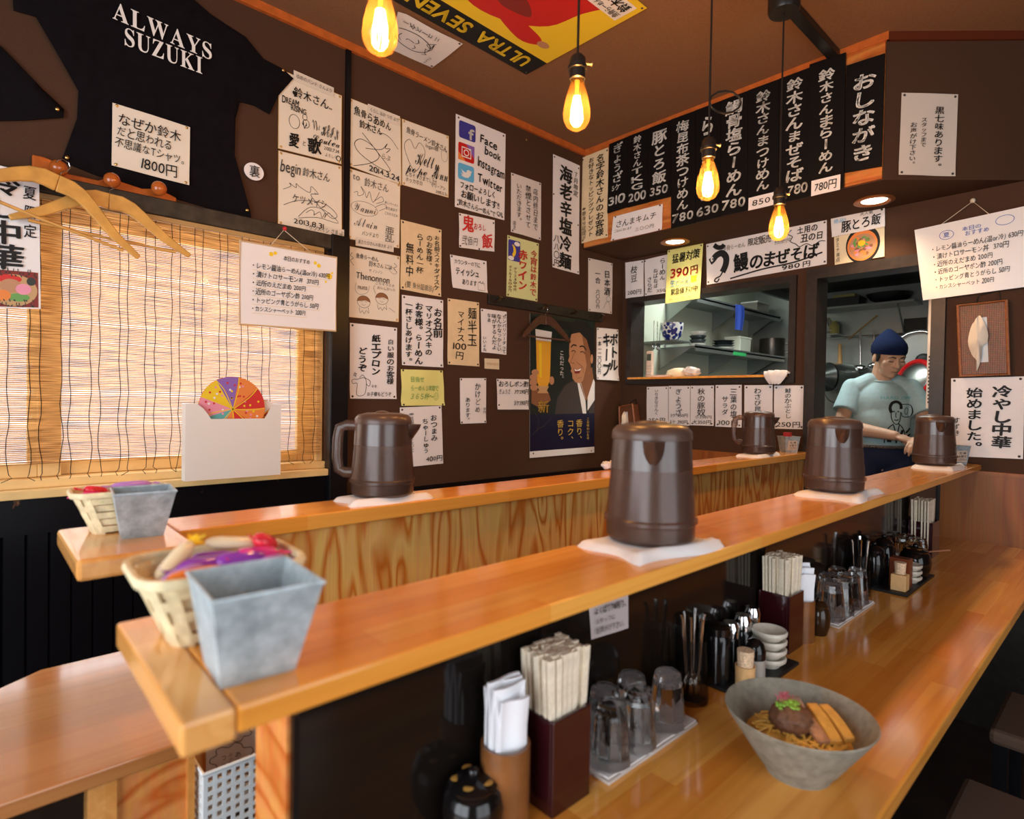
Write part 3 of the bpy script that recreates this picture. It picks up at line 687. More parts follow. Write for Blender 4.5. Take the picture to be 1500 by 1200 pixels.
zb = ZU+.062
for a in (('long purple wrapped sweet across the basket middle', 'purple', (.178, .640, zb+.006), .15, .05, 0, .05, .012), ('purple wrapped sweet behind the planter rim', 'purple', (.205, .632, zb+.008), -.1, 0, .2, .04, .012),
          ('lilac wrapped sweet at the left of the basket', 'lilac', (.150, .622, zb+.004), .5, -.1, 0, .036, .011), ('pink wrapped sweet right of the basket middle', 'pink', (.222, .636, zb+.010), .1, .08, 0, .036, .011),
          ('red wrapped sweet with square ends standing at the basket right', 'red', (.238, .655, zb+.017), .9, .35, .4, .03, .012), ('yellow ended cream sweet stick leaning up at the basket left', 'cream', (.150, .655, zb+.012), .75, -.45, 0, .045, .009, 'yellow'),
          ('yellow ended cream sweet stick lying at the basket back', 'cream', (.212, .676, zb+.016), -.25, .12, 0, .045, .009, 'yellow'), ('orange and red sweet tube at the basket front left', 'orange', (.158, .612, zb+.006), .12, 0, 0, .042, .009, 'red'),
          ('purple wrapped sweet lying low at the basket back', 'purple', (.19, .668, zb+.004), -.5, 0, 0, .036, .011), ('pink wrapped sweet deep in the basket front', 'pink', (.196, .618, zb-.002), .3, 0, 0, .034, .010), ('lilac wrapped sweet under the red one', 'lilac', (.236, .625, zb+.002), .6, .1, 0, .03, .010)):
    sweet(*a)
for a in (('red wrapped sweet heaped highest in the far basket', 'red', (.158, 1.226, zb+.010), .5, .2, .1, .03, .011), ('pink wrapped sweet at the left of the far basket', 'pink', (.150, 1.212, zb+.002), -.4, 0, 0, .03, .011), ('lilac wrapped sweet at the back of the far basket', 'lilac', (.215, 1.25, zb+.012), .1, 0, 0, .05, .009), ('green striped sweet low in the far basket', 'green', (.175, 1.215, zb-.006), .9, 0, 0, .028, .010), ('red wrapped sweet deep in the far basket', 'red', (.205, 1.222, zb-.008), .2, 0, 0, .034, .011)):
    sweet(*a, grp='wrapped sweets in the far basket')

# chopstick boxes
M_BOXR = pm('maroon_lacquer', (.030, .004, .006), .16, coat=.5); M_STICK = pm('pale_aspen_sticks', (.80, .70, .54), .7, noise=.12, nscale=90)
def chopbox(label, loc, rz, seed, w=.078, d=.072, h=.13, n=46, brown=False):
    t = thing('chopstick_box', label, 'chopstick box', loc, 'lacquer chopstick boxes'); x, y, z = loc
    b = MB(); th = .005; 
    for q in ((-w/2, w/2, -d/2, -d/2+th, 0, h), (-w/2, w/2, d/2-th, d/2, 0, h), (-w/2, -w/2+th, -d/2+th, d/2-th, 0, h), (w/2-th, w/2, -d/2+th, d/2-th, 0, h), (-w/2+th, w/2-th, -d/2+th, d/2-th, 0, .006)):
        b.box(x+q[0], x+q[1], y+q[2], y+q[3], z+q[4], z+q[5])
    b.build('box', M_BOXR, t, bevel=.0012)
    return t
def sticks(ctr, w, d, nx, ny, seed, grp, where):
    """disposable chopsticks: every pair is a thing of its own"""
    rnd = random.Random(seed); x, y, z = ctr; first = None; k = 0
    for i in range(nx):
        for j in range(ny):
            if rnd.random() < .06: continue
            px = x-w/2+w*(i+.5)/nx; py = y-d/2+d*(j+.5)/ny
            if first is None:
                b = MB(); b.frust((0, 0, 0), .0036, .0020, .0052, .0026, .203)
                first = b.build('chopstick_pair', M_STICK, loc=(0, 0, 0)); tag(first, 'pair of pale wooden disposable chopsticks standing '+where, 'chopsticks', grp); o = first
            else: o = first.copy(); COL.objects.link(o)
            fan = .05
            o.location = (px, py, z+.0065+rnd.uniform(0, .004)); o.rotation_euler = ((j/ny-.5)*-.02+rnd.gauss(0, .004), (i/max(1, nx-1)-.5)*fan*2+rnd.gauss(0, .008), rnd.gauss(0, .05))
chopbox('dark red lacquer chopstick box nearest the front, beside the white napkins', (.612, .566, ZC), 0, 1)
sticks((.612, .566, ZC), .060, .056, 7, 9, 11, 'chopsticks in the nearest box', 'in the nearest red lacquer box')
chopbox('dark red lacquer chopstick box under the middle of the ledge', (1.387, .572, ZC), 0, 2)
sticks((1.387, .572, ZC), .060, .056, 7, 8, 12, 'chopsticks in the middle box', 'in the middle red lacquer box')
chopbox('dark red lacquer chopstick box farthest away, by the plywood wall', (2.66, .572, ZC), 0, 3, w=.105, d=.078)
sticks((2.645, .572, ZC), .076, .058, 8, 6, 13, 'chopsticks in the farthest box', 'in the farthest red lacquer box')

# napkin cylinders
M_BAMB = pm('brown_bamboo_cylinder', (.20, .075, .022), .3, noise=.25, nscale=25, coat=.3)
def napkin_pot(label, loc, r, h, rz=0, seed=0):
    t = thing('napkin_holder', label, 'napkin holder', loc, 'brown napkin cylinders'); x, y, z = loc
    MB().lathe([(0, 0), (r, 0), (r, h), (r-.004, h), (r-.004, .008), (0, .008)], c=loc, n=32).build('cylinder', M_BAMB, t, smooth=40)
    return t
def napkins(label, loc, r, h, rz, seed):
    rnd = random.Random(seed); b = MB(); x, y, z = loc; n = 7
    for i in range(n):
        o = (i-(n-1)/2)*r*1.5/n; hw = r*.93*math.sqrt(max(.12, 1-(o/r)**2)); ph = rnd.uniform(0, 6); hh = h*(1-.10*abs(i-3)/3)-rnd.uniform(0, .006)
        f = lambda s, t, o=o, hw=hw, ph=ph, hh=hh: (-hw+2*hw*s, o+.003*math.sin(5*s+ph)+.012*max(0, (1-t)-.75)*4*(.4 if i % 2 else -.4), .01+hh*(1-t))
        b.slab(f, (0, -1, 0), .0042, 8, 8)
    o = b.build('napkin_bundle', pm('white_tissue', (.80, .81, .85), .9), loc=(0, 0, 0), smooth=50)
    o.location = loc; o.rotation_euler[2] = rz; tag(o, label, 'napkins', 'bundles of white paper napkins')
napkin_pot('brown bamboo cylinder of white napkins, nearest the front', (.523, .570, ZC), .033, .108, 0, 1)
napkins('bundle of white paper napkins standing in the nearest brown cylinder', (.523, .570, ZC+.008), .0285, .178, -.12, 1)
napkin_pot('brown bamboo cylinder of white napkins beside the middle chopstick box', (1.462, .555, ZC), .030, .098, 0, 2)
napkins('bundle of white paper napkins in the cylinder beside the middle chopstick box', (1.462, .555, ZC+.008), .026, .165, -.6, 2)

# trays of upturned tumblers
def glassmat():
    m, N, L, p = newmat('tumbler_glass'); p.inputs['Base Color'].default_value = (1, 1, 1, 1); p.inputs['Transmission Weight'].default_value = 1; p.inputs['Roughness'].default_value = .0; p.inputs['IOR'].default_value = 1.45; return m
M_GLASS = glassmat()
tg = thing('glass_tumbler', 'upturned faceted glass tumbler at the front left of the nearest white tray', 'tumbler', (0, 0, 0), 'upturned tumblers on the nearest tray')
b = MB(); b.lathe([(.0315, 0), (.0255, .070), (.0225, .088), (.018, .092), (0, .092), (0, .076), (.020, .076), (.0225, .070), (.0285, .002), (.0298, 0)], n=10, close=False); R = b.build('tumbler', M_GLASS, tg)
def tray(label, x0, x1, y0, y1):
    t = thing('glass_tray', label, 'tray', ((x0+x1)/2, (y0+y1)/2, ZC), 'white tumbler trays')
    MB().box(x0, x1, y0, y1, ZC, ZC+.005).build('tray', pm('pale_plastic_tray', (.60, .52, .47), .35), t, bevel=.002)
    b = MB(); rnd = random.Random(int(x0*100)); ph = rnd.uniform(0, 6)
    b.slab(lambda s, q: (x0+.003+(x1-x0-.006)*s, y0+.003+(y1-y0-.006)*q, ZC+.0088+.0016*math.sin(11*s+ph)*math.sin(9*q+ph)), (0, 0, 1), .003, 24, 10)
    b.build('liner_cloth', M_CLOTHW, t, smooth=60)
tray('white cloth lined tray of upturned tumblers next to the nearest chopstick box', .685, .935, .522, .610)
G1 = [(.722, .548, 'at the front left of the nearest white tray'), (.788, .547, 'at the front middle of the nearest white tray'), (.876, .548, 'at the front right end of the nearest white tray'), (.752, .585, 'behind the front left one of the nearest tray'), (.822, .583, 'standing tallest at the back of the nearest tray')]
for i, (x, y, s) in enumerate(G1): dup(tg, (x, y, ZC+.0110), .2*i, 'upturned faceted glass tumbler '+s, first=i == 0)
tray('white cloth lined tray of upturned tumblers beyond the middle chopstick box', 1.60, 1.885, .515, .612)
for i, (x, y, s) in enumerate([(1.635, .545, 'at the front left of the middle tray'), (1.70, .543, 'second from the left in the middle tray front'), (1.765, .545, 'third from the left in the middle tray front'), (1.835, .548, 'at the right end of the middle tray'), (1.72, .585, 'at the back of the middle tray, left'), (1.80, .588, 'at the back of the middle tray, right')]):
    dup(tg, (x, y, ZC+.0110), .3*i, 'upturned faceted glass tumbler '+s, 'upturned tumblers on the middle tray')
for i, (x, y, s) in enumerate([(2.42, .548, 'at the front left of the farthest group'), (2.49, .548, 'at the front right of the farthest group'), (2.455, .590, 'at the back left of the farthest group'), (2.53, .592, 'at the back right of the farthest group')]):
    dup(tg, (x, y, ZC+.0005), .3*i, 'upturned faceted glass tumbler '+s, 'upturned tumblers of the farthest group')

# jars with spoons
def spoonjar(label, loc, tint, spoons, seed):
    x, y, z = loc; rnd = random.Random(seed)
    t = thing('spoon_jar', label, 'jar', loc, 'glass jars of spoons')
    MB().lathe([(0, 0), (.030, 0), (.031, .006), (.029, .05), (.0255, .118), (.0245, .118), (.0278, .05), (.0295, .009), (0, .008)], c=loc, n=32).build('glass', mixglass('smoked_glass_'+str(seed), tint, (.03, .03, .03), .10, .05, 0), t, smooth=40)
    for k in range(spoons):
        a = 2*PI*k/spoons+.4; px, py = x+.012*math.cos(a), y+.012*math.sin(a); lx, ly = .010*math.cos(a)-.004, .008*math.sin(a)
        s = thing('spoon', 'steel spoon number %s standing in that jar' % '', 'spoon', (px, py, z+.011), 'steel spoons in '+label.split(',')[0])
        s['label'] = 'steel spoon standing in the '+label.replace('of steel spoons ', '')
        MB().tube([(px, py, z+.035), (px+lx*.5, py+ly*.5, z+.09), (px+lx, py+ly, z+.150+.01*rnd.random()), (px+lx*1.3, py+ly*1.3, z+.160+.01*rnd.random())], [.0022, .0024, .0042, .0048], n=8, flat=.4).build('handle', M_CHROME, s, smooth=60)
        b = MB(); b.ball((px-lx*.2, py-ly*.2, z+.032), .011, sc=(1, .45, 1.7), n=12); b.build('bowl', M_CHROME, s, smooth=180)
spoonjar('smoked glass jar of steel spoons beside the nearest tumblers', (1.003, .575, ZC), (.80, .78, .76), 6, 1)
spoonjar('clear glass jar of steel spoons beyond the middle tumblers', (1.945, .575, ZC), (.8, .78, .75), 4, 2)

# condiment trays
def lacq_pot(label, loc, r, h, grp, mat=M_GLOSSB, gold=False, knob=True, cat='condiment pot'):
    t = thing('condiment_pot', label, cat, loc, grp)
    MB().lathe([(0, 0), (r*.72, 0), (r*.95, h*.25), (r, h*.5), (r*.9, h*.72), (r*.7, h*.8), (0, h*.8)], c=loc, n=26).build('pot', mat, t, smooth=45)
    MB().lathe([(r*.78, h*.78), (r*.8, h*.83), (r*.5, h*.92), (0, h*.95)], c=loc, n=26).build('lid', mat, t, smooth=45)
    if knob: MB().ball(Vector(loc)+Vector((0, 0, h*.98)), r*.2, n=10, m=6).build('knob', mat, t, smooth=180)
    if gold:
        b = MB(); M = pm('gold_leaf_motif', (.45, .24, .05), .35)
        for k in range(5):
            a = 2*PI*k/5; c = Vector(loc)+Vector((r*.55*math.cos(a), r*.55*math.sin(a), h*.905)); b.ball(c, r*.16, n=8, m=4, sc=(1.2, 1, .14))
        b.build('gold_motif', M, t, smooth=60)
    return t
lacq_pot('black lacquer pot with gold leaf pattern, cut by the bottom edge', (.475, .578, ZC), .040, .085, 'black soy pots', gold=True)
def blacktray(label, x0, x1, y0, y1):
    t = MB().box(x0, x1, y0, y1, ZC, ZC+.007).build('condiment_tray', M_BLACK, bevel=.002); tag(t, label, 'tray', 'black condiment trays')
blacktray('black condiment tray with bottles and small dishes near the ramen bowl', 1.075, 1.315, .50, .612)
z1 = ZC+.0075
t = thing('storage_jar', 'tall black jar at the back of the nearer condiment tray', 'jar', (1.105, .580, z1)); MB().lathe([(0, 0), (.027, 0), (.027, .085), (.024, .092), (0, .092)], c=(1.105, .580, z1), n=28).build('jar', M_GLOSSB, t, smooth=40); MB().lathe([(.026, .092), (.026, .106), (.02, .110), (0, .110)], c=(1.105, .580, z1), n=28).build('lid', M_GLOSSB, t, smooth=40)
def bottle(label, x, y, r, h, zz=z1):
    t = thing('spice_bottle', label, 'bottle', (x, y, zz), 'black spice bottles with chrome tops')
    MB().lathe([(0, 0), (r, 0), (r, h*.62), (r*.8, h*.7), (0, h*.7)], c=(x, y, zz), n=24).build('bottle', M_GLOSSB, t, smooth=40)
    MB().lathe([(r*.88, h*.68), (r*.9, h*.9), (r*.7, h), (0, h)], c=(x, y, zz), n=24).build('cap', M_CHROME, t, smooth=40)
bottle('black spice bottle with chrome cap at the back left of the nearer tray', 1.175, .588, .021, .095); bottle('black spice bottle with chrome cap at the back middle of the nearer tray', 1.228, .587, .021, .098); bottle('black spice bottle with chrome cap at the back right of the nearer tray', 1.28, .590, .020, .102)
t = thing('pepper_shaker', 'pepper shaker with domed black top and grey body', 'shaker', (1.170, .532, z1)); MB().lathe([(0, 0), (.0205, 0), (.0205, .040), (0, .040)], c=(1.170, .532, z1), n=28).build('body', pm('grey_shaker', (.36, .33, .29), .4), t, smooth=40); MB().lathe([(.0212, .040), (.0212, .056), (.017, .070), (.009, .077), (0, .079)], c=(1.170, .532, z1), n=28).build('cap', M_GLOSSB, t, smooth=60)
def toothpicks(label, lab2, x, y, zz, lac=False):
    t = thing('toothpick_holder', label, 'toothpick holder', (x, y, zz), 'toothpick holders')
    if lac:
        b = MB(); b.box(x-.020, x+.020, y-.02, y+.02, zz, zz+.048); b.build('holder', pm('light_wood', (.70, .42, .18), .5, noise=.1, nscale=60), t, bevel=.002)
    else:
        MB().lathe([(0, 0), (.018, 0), (.019, .04), (.0165, .04), (.016, .006), (0, .006)], c=(x, y, zz), n=28).build('holder', pm('light_wood', (.70, .42, .18), .5, noise=.1, nscale=60), t, smooth=40)
    b = MB(); r = .0145
    zq = zz+(.049 if lac else .008); h = .034 if lac else .062
    b.tube([(x, y, zq), (x, y, zq+h)], [r*.95, r*1.1], n=14); o = b.build('toothpicks', pm('toothpick_wood', (.76, .53, .34), .7, noise=.35, nscale=260)); tag(o, lab2, 'toothpicks', kind='stuff')
toothpicks('round light wood toothpick holder on the nearer black tray', 'packed toothpicks in the round holder', 1.121, .528, z1)
M_DISH = pm('cream_glazed_dish', (.60, .55, .46), .3, noise=.1, nscale=80)
def dish(label, x, y, zz, grp, r=.036, tilt=0):
    b = MB(); b.lathe([(0, 0), (r*.62, 0), (r*.66, .003), (r*.98, .013), (r, .019), (r*.94, .0215), (r*.86, .019), (r*.6, .009), (0, .007)], n=32)
    o = b.build('small_dish', M_DISH, loc=(0, 0, 0), smooth=50); o.location = (x, y, zz); tag(o, label, 'dish', grp); o.rotation_euler[0] = tilt
for k, s in enumerate(('lowest', 'second lowest', 'second highest', 'topmost')): dish('small cream dish, %s of the stack on the nearer black tray' % s, 1.247+.001*k, .538, z1+.0002+.0180*k, 'stack of cream dishes on the nearer tray')
# farther tray
blacktray('black condiment tray with toothpick box and dishes farther along the counter', 2.02, 2.34, .470, .612)
toothpicks('square light wood toothpick box on the farther black tray', 'packed toothpicks in the square box', 2.062, .500, z1, True)
o = MB().box(2.088, 2.122, .482, .535, z1, z1+.088).build('menu_block', pm('reddish_brown_lacquer', (.16, .035, .012), .25)); tag(o, 'reddish brown lacquer block between toothpick box and dishes on the farther tray', 'box')
lacq_pot('dark pot with brown glaze at the back of the farther tray, left', (2.08, .575, z1), .034, .125, 'dark glazed pots at the back', M_GLOSSB); lacq_pot('dark pot with brown glaze at the back of the farther tray, right', (2.19, .578, z1), .034, .132, 'dark glazed pots at the back', M_GLOSSB)
for k, s in enumerate(('lowest', 'middle', 'topmost')): dish('small cream dish, %s of the stack on the farther black tray' % s, 2.178, .505, z1+.0002+.0180*k, 'stack of cream dishes on the farther tray')
lacq_pot('round black pot with gold patterned lid at the end of the farther tray', (2.275, .510, z1), .045, .100, 'black soy pots', gold=True)
b = MB(); b.tube([(2.318, .505, z1+.068), (2.36, .480, z1+.071), (2.415, .447, z1+.073)], [.004, .005, .0065], n=8, flat=.4); o = b.build('wooden_spoon', pm('pinkish_wood', (.55, .24, .13), .5), smooth=60); tag(o, 'wooden spoon handle resting out of the gold lidded black pot', 'spoon')
lacq_pot('small dark soy pot left of the middle tumbler tray', (1.530, .540, ZC), .027, .085, 'black soy pots', pm('amber_black_glaze', (.03, .014, .006), .12))

# laminated note on the riser
sheet('laminated_note', 'small laminated handwritten note hanging on the black riser', 'note', [oy(862, 885, .6135), oy(920, 868, .6135), oy(920, 920, .6135), oy(866, 937, .6135)], (0, -1, 0), [T('よくばり7味有り。', .08, .10, .95, .36, w=2, sl=0), T('スタッフに', .08, .44, .6, .60), T('お声がけ下さい。', .08, .68, .9, .88)], mat=pm('laminated_note_paper', (.50, .44, .44), .25), pins=(), off=.0005, bulge=.0005)

# ---------------------------------------------------------------- bowl of ramen
BX, BY = .933, .354
bw = thing('ramen_bowl', 'wide grey stoneware bowl of soupless noodles at the front of the counter', 'bowl', (BX, BY, ZC))
M_STONE = pm('grey_stoneware', (.24, .215, .165), .6, noise=.22, nscale=70, bump=.35, bscale=300)
MB().lathe([(0, 0), (.046, 0), (.047, .004), (.058, .018), (.076, .045), (.094, .072), (.1055, .090), (.1068, .0925), (.1055, .094), (.1025, .0915), (.090, .072), (.073, .046), (.055, .022), (.03, .014), (0, .013)], c=(BX, BY, ZC), n=72).build('bowl', M_STONE, bw, smooth=50)
zf = ZC+.055
M_NOOD = pm('yellow_noodles', (.85, .50, .10), .35, noise=.2, nscale=120)
rnd = random.Random(5); b = MB()
b.lathe([(0, .010), (.050, .006), (.074, -.002), (.0735, -.006), (0, -.004)], c=(BX, BY, zf), n=40)
for k in range(70):
    a = rnd.uniform(0, 2*PI); r0 = rnd.uniform(.01, .058); p = []
    x, y = BX+r0*math.cos(a), BY+r0*math.sin(a); th = rnd.uniform(0, 2*PI); cv = rnd.uniform(-28, 28)
    for i in range(9):
        rr = math.hypot(x-BX, y-BY); p.append((x, y, zf+.0125-.009*min(1.2, rr/.07)**2+rnd.uniform(0, .0035))); x += .008*math.cos(th); y += .008*math.sin(th); th += cv*.008
        if math.hypot(x-BX, y-BY) > .068: break
    if len(p) > 2: b.tube(p, .0017, n=6)
o = b.build('noodles', M_NOOD, smooth=60); tag(o, 'tangle of yellow noodles filling the grey bowl', 'noodles', kind='stuff')
# topping: mince mound with greens, char siu slices, bamboo shoots
b = MB(); b.ball((BX-.004, BY+.010, zf+.022), .030, sc=(1.05, 1.05, .80), n=30, m=18)
for v in b.bm.verts: v.co += Vector((rnd.gauss(0, 1), rnd.gauss(0, 1), rnd.gauss(0, 1)))*.0012
o = b.build('mince_mound', pm('brown_mince', (.17, .072, .035), .55, noise=.35, nscale=130, bump=.6, bscale=300), smooth=180); tag(o, 'round brown mound of seasoned mince in the bowl centre', 'mince')
b = MB()
for k in range(34):
    a = rnd.uniform(0, 2*PI); r = rnd.uniform(0, .017); c = Vector((BX-.008+r*math.cos(a), BY+.012+r*math.sin(a), zf+.047-r*r*14+rnd.uniform(0, .003)))
    b.lathe([(.0030, -.0012), (.0032, .0012), (.0019, .0012), (.0018, -.0012)], c=c, n=9, close=True)
o = b.build('spring_onion_rings', pm('spring_onion', (.25, .45, .06), .45, noise=.4, nscale=300), smooth=60); tag(o, 'chopped green spring onion on top of the mince mound', 'spring onion', kind='stuff')
b = MB()
for k in range(40):
    a = rnd.uniform(0, 2*PI); r = rnd.uniform(0, .020); c = Vector((BX+.004+r*math.cos(a), BY+.024+r*math.sin(a)*.5, zf+.048-r*r*10)); d = Vector((rnd.gauss(0, 1), rnd.gauss(0, 1), rnd.uniform(.3, 1.2))).normalized()*.009
    b.tube([c, c+d*.5+Vector((rnd.gauss(0, .002), rnd.gauss(0, .002), 0)), c+d], .0006, n=4)
o = b.build('chilli_threads', pm('pink_red_threads', (.55, .12, .14), .6)); tag(o, 'fine reddish chilli threads heaped on the mince mound', 'garnish', kind='stuff')
M_MEN = pm('bamboo_shoot', (.72, .36, .07), .4, noise=.15, nscale=60)
def slab_piece(name, label, cat, mat, p0, p1, w, th, grp, sag=.0):
    p0, p1 = Vector(p0), Vector(p1); d = p1-p0; sd = Vector((d.y, -d.x, 0)).normalized()
    b = MB(); n = sd.cross(d).normalized(); n = n if n.z > 0 else -n
    b.slab(lambda s, t: p0+d*t+sd*(w*(s-.5))+n*(sag*math.sin(PI*t)), n, th, 4, 8)
    o = b.build(name, mat, smooth=50, bevel=.0012); tag(o, label, cat, grp)
slab_piece('bamboo_shoot_strip', 'orange brown bamboo shoot strip leaning on the bowl wall, left of the pair', 'bamboo shoot', M_MEN, (BX+.044, BY-.002, zf+.036), (BX-.004, BY-.056, zf+.018), .017, .009, 'bamboo shoot strips', .004)
slab_piece('bamboo_shoot_strip', 'orange brown bamboo shoot strip leaning on the bowl wall, right of the pair', 'bamboo shoot', M_MEN, (BX+.056, BY-.016, zf+.036), (BX+.014, BY-.068, zf+.020), .015, .009, 'bamboo shoot strips', .004)
M_CHAR = pm('roast_pork', (.50, .25, .13), .5, noise=.35, nscale=70)
slab_piece('roast_pork_slice', 'pinkish roast pork slice standing between mince and bamboo shoots', 'pork slice', M_CHAR, (BX+.026, BY+.014, zf+.034), (BX-.016, BY-.044, zf+.016), .020, .007, 'roast pork slices', .002)
slab_piece('roast_pork_slice', 'pale roast pork strip at the bowl back beside the mince', 'pork slice', pm('pale_roast_pork', (.62, .42, .30), .5, noise=.3, nscale=70), (BX+.046, BY+.026, zf+.036), (BX+.014, BY+.000, zf+.030), .016, .006, 'roast pork slices', .002)
b = MB()
for k in range(26):
    a = rnd.uniform(0, 2*PI); r = rnd.uniform(.03, .062); c = Vector((BX+r*math.cos(a), BY+r*math.sin(a), zf+.0135-.009*(r/.07)**2)); b.obox(c, (.003, .001*rnd.gauss(0, 1), .0005), (0, .0012, 0), (0, 0, .0005))
o = b.build('chive_bits', pm('chive', (.08, .20, .03), .5)); tag(o, 'tiny dark green chive bits scattered over the noodles', 'garnish', kind='stuff')

# ---------------------------------------------------------------- things in the aisle end
t = thing('storage_stand', 'dark stand under the white plastic basket at the far counter end', 'stand', (.36, 1.1, 0)); MB().box(.29, .46, 1.035, 1.165, 0, .515).build('stand_body', M_DARKWD, t)
t = thing('plastic_basket', 'white perforated plastic basket in the gap below the near ledge end', 'basket', (.36, 1.1, .516))
M_PLW = pm('white_plastic', (.78, .84, .86), .4)
def perf(b, o, du, dv, nu, nv, n, fr=.56):
    """a sheet with nu x nv square holes"""
    o, du, dv, n = Vector(o), Vector(du), Vector(dv), Vector(n); us = [0]; vs = [0]
    for i in range(nu): us += [(i+.5-fr/2+.25)/(nu+.5), (i+.5+fr/2+.25)/(nu+.5)]
    for i in range(nv): vs += [(i+.5-fr/2+.25)/(nv+.5), (i+.5+fr/2+.25)/(nv+.5)]
    us.append(1); vs.append(1)
    for i in range(len(us)-1):
        for j in range(len(vs)-1):
            if i % 2 and j % 2: continue
            p = [o+du*us[i]+dv*vs[j], o+du*us[i+1]+dv*vs[j], o+du*us[i+1]+dv*vs[j+1], o+du*us[i]+dv*vs[j+1]]; b.hexa(p+[q+n*.003 for q in p])
for nm, o_, du, nu, n_ in (('front_panel', (.279, 1.030, .516), (.18, 0, 0), 12, (0, 1, 0)), ('side_panel', (.279, 1.034, .516), (0, .125, 0), 8, (1, 0, 0)), ('side_panel', (.456, 1.034, .516), (0, .125, 0), 8, (1, 0, 0)), ('back_panel', (.279, 1.159, .516), (.18, 0, 0), 12, (0, 1, 0))):
    b = MB(); hh = .070 if nm == 'back_panel' else .164; perf(b, o_, du, (0, 0, hh), nu, int(hh*61), n_); b.build(nm, M_PLW, t)
b = MB(); b.tube([(.278, 1.163, .681), (.278, 1.029, .681), (.460, 1.029, .681), (.460, 1.163, .681)], .003, n=6); b.build('rim', M_PLW, t)
cl = []
for cx, cy, rx, ry in ((.55, .30, .30, .10), (.52, .62, .36, .14)):
    pts = []
    for k in range(7):
        a = 2*PI*k/7; pts += [(cx+rx*math.cos(a), cy+ry*math.sin(a)), (cx+rx*1.25*math.cos(a+.3), cy+ry*1.3*math.sin(a+.3)), (cx+rx*1.22*math.cos(a+.6), cy+ry*1.25*math.sin(a+.6))]
    cl.append(ST(pts, .0014, closed=True))
sheet('laminated_menu', 'greyish laminated menu with cloud outlines seen in the gap above the basket', 'menu', [oy(301, 1040, 1.171), oy(374, 1030, 1.171), oy(374, 1150, 1.171), oy(301, 1160, 1.171)], (0, -1, 0), cl+[T('らー麺', .02, .12, .30, .30), T('あつい', .55, .54, .68, .74, 'v'), T('ぶっかけ', .40, .54, .52, .74, 'v'), T('つけ', .28, .54, .38, .74, 'v')], mat=pm('grey_laminate', (.62, .52, .48), .3), pins=(), bulge=.001, off=.003)

c = oz(889, 688, ZU); b = MB(); b.ball((c.x, c.y, ZU+.014), .020, sc=(1.2, .8, .7), n=16, m=10); r_ = random.Random(12)
for v in b.bm.verts: v.co += Vector((r_.gauss(0, 1), r_.gauss(0, 1), r_.gauss(0, 1)))*.0025; v.co.z = max(v.co.z, ZU+.0003)
o = b.build('crumpled_tissue', M_CLOTHW, smooth=180); tag(o, 'small crumpled white tissue on the far ledge behind the largest pitcher', 'tissue')
# ---------------------------------------------------------------- left wall: signature boards and signs
G_AUT = 'autograph boards on the left wall'
P4 = ((.04, .03), (.96, .03), (.96, .97), (.04, .97))
def board(label, px, items, mat=M_CREAM, **k):
    k.setdefault('pins', P4); k.setdefault('pk', 0)
    o, fn, w, h = wallsheet(label, px, items, name='autograph_board', cat='autograph board', group=G_AUT, mat=mat, bulge=.0008, th=.0025, off=.0045, **k)
    b = MB(); b.tube([fn(0, 0), fn(1, 0), fn(1, 1), fn(0, 1)], .0016, n=5, closed=True); b.build('gilt_edge', pm('gilt_edge', (.55, .33, .06), .4, metal=.5), o)
    return o, fn
def strip(o, fn, q, txt, mat=None):
    """a paper slip fixed to a board; q = (s0,t0,s1,t1,dt) in board fractions"""
    s0, t0, s1, t1 = q; f = lambda s, t: fn(s0+(s1-s0)*s, t0+(t1-t0)*t)+Vector((0, -.003, 0))
    b = MB(); b.slab(f, (0, -1, 0), .0006, 3, 2); p = b.build('name_slip', mat or pm('cream_slip', (.74, .66, .56), .8), o)
    w = (f(1, 0)-f(0, 0)).length; h = (f(0, 1)-f(0, 0)).length
    b = MB(); marks(b, [T(txt, .05, .15, .95, .85, c='g')], f, w, h, (0, -1, 0), random.Random(3)); b.build('lettering', INKM, p, recalc=False)
def scrawl(cx, cy, rx, ry, n, seed, w=.003, c='k'):
    r = random.Random(seed); return ST([(cx-rx+2*rx*i/n+r.gauss(0, rx*.18), cy+r.uniform(-ry, ry)) for i in range(n+1)], w, c)
def ring(cx, cy, rx, ry, w, c='k', n=10): return ST([(cx+rx*math.cos(2*PI*k/n), cy+ry*math.sin(2*PI*k/n)) for k in range(n)], w, c, True)
def heart(cx, cy, r, w, c='k', ry=None):
    ry = ry or r; return ST([(cx, cy-.35*ry), (cx+.45*r, cy-.8*ry), (cx+.95*r, cy-.45*ry), (cx+.8*r, cy+.15*ry), (cx, cy+ry), (cx-.8*r, cy+.15*ry), (cx-.95*r, cy-.45*ry), (cx-.45*r, cy-.8*ry)], w, c, True)

o, f = board('autograph board with many small doodles, top left beside the black shirt sleeve', [(407.5, 101), (500, 141), (499, 241), (406.5, 218)],
    [T('鈴木さん..', .22, .14, .84, .29, w=1.6, sl=.0), T('♥', .20, .21, .28, .27), T('DREAM', .05, .30, .30, .42, w=2), T('RISING', .18, .38, .42, .48, w=2), ring(.24, .60, .08, .09, .0018), ring(.40, .50, .035, .04, .0018), ring(.42, .58, .05, .055, .002), scrawl(.40, .60, .04, .05, 8, 3, .0018),
     scrawl(.58, .55, .06, .08, 14, 4, .0015), T('𝒦ℰℐ𝒩', .66, .47, .95, .70, w=2), T('𝒮ℴ𝓊𝓁ℯ𝒶', .50, .66, .97, .80, w=1.5), T('愛', .16, .74, .31, .95, w=3), T('と', .36, .80, .42, .90, w=1.5), T('歌', .44, .74, .66, .96, w=3), T('2013.7.14', .70, .80, .96, .87), T('よろしく', .72, .89, .92, .96), ring(.95, .93, .035, .035, .004)])
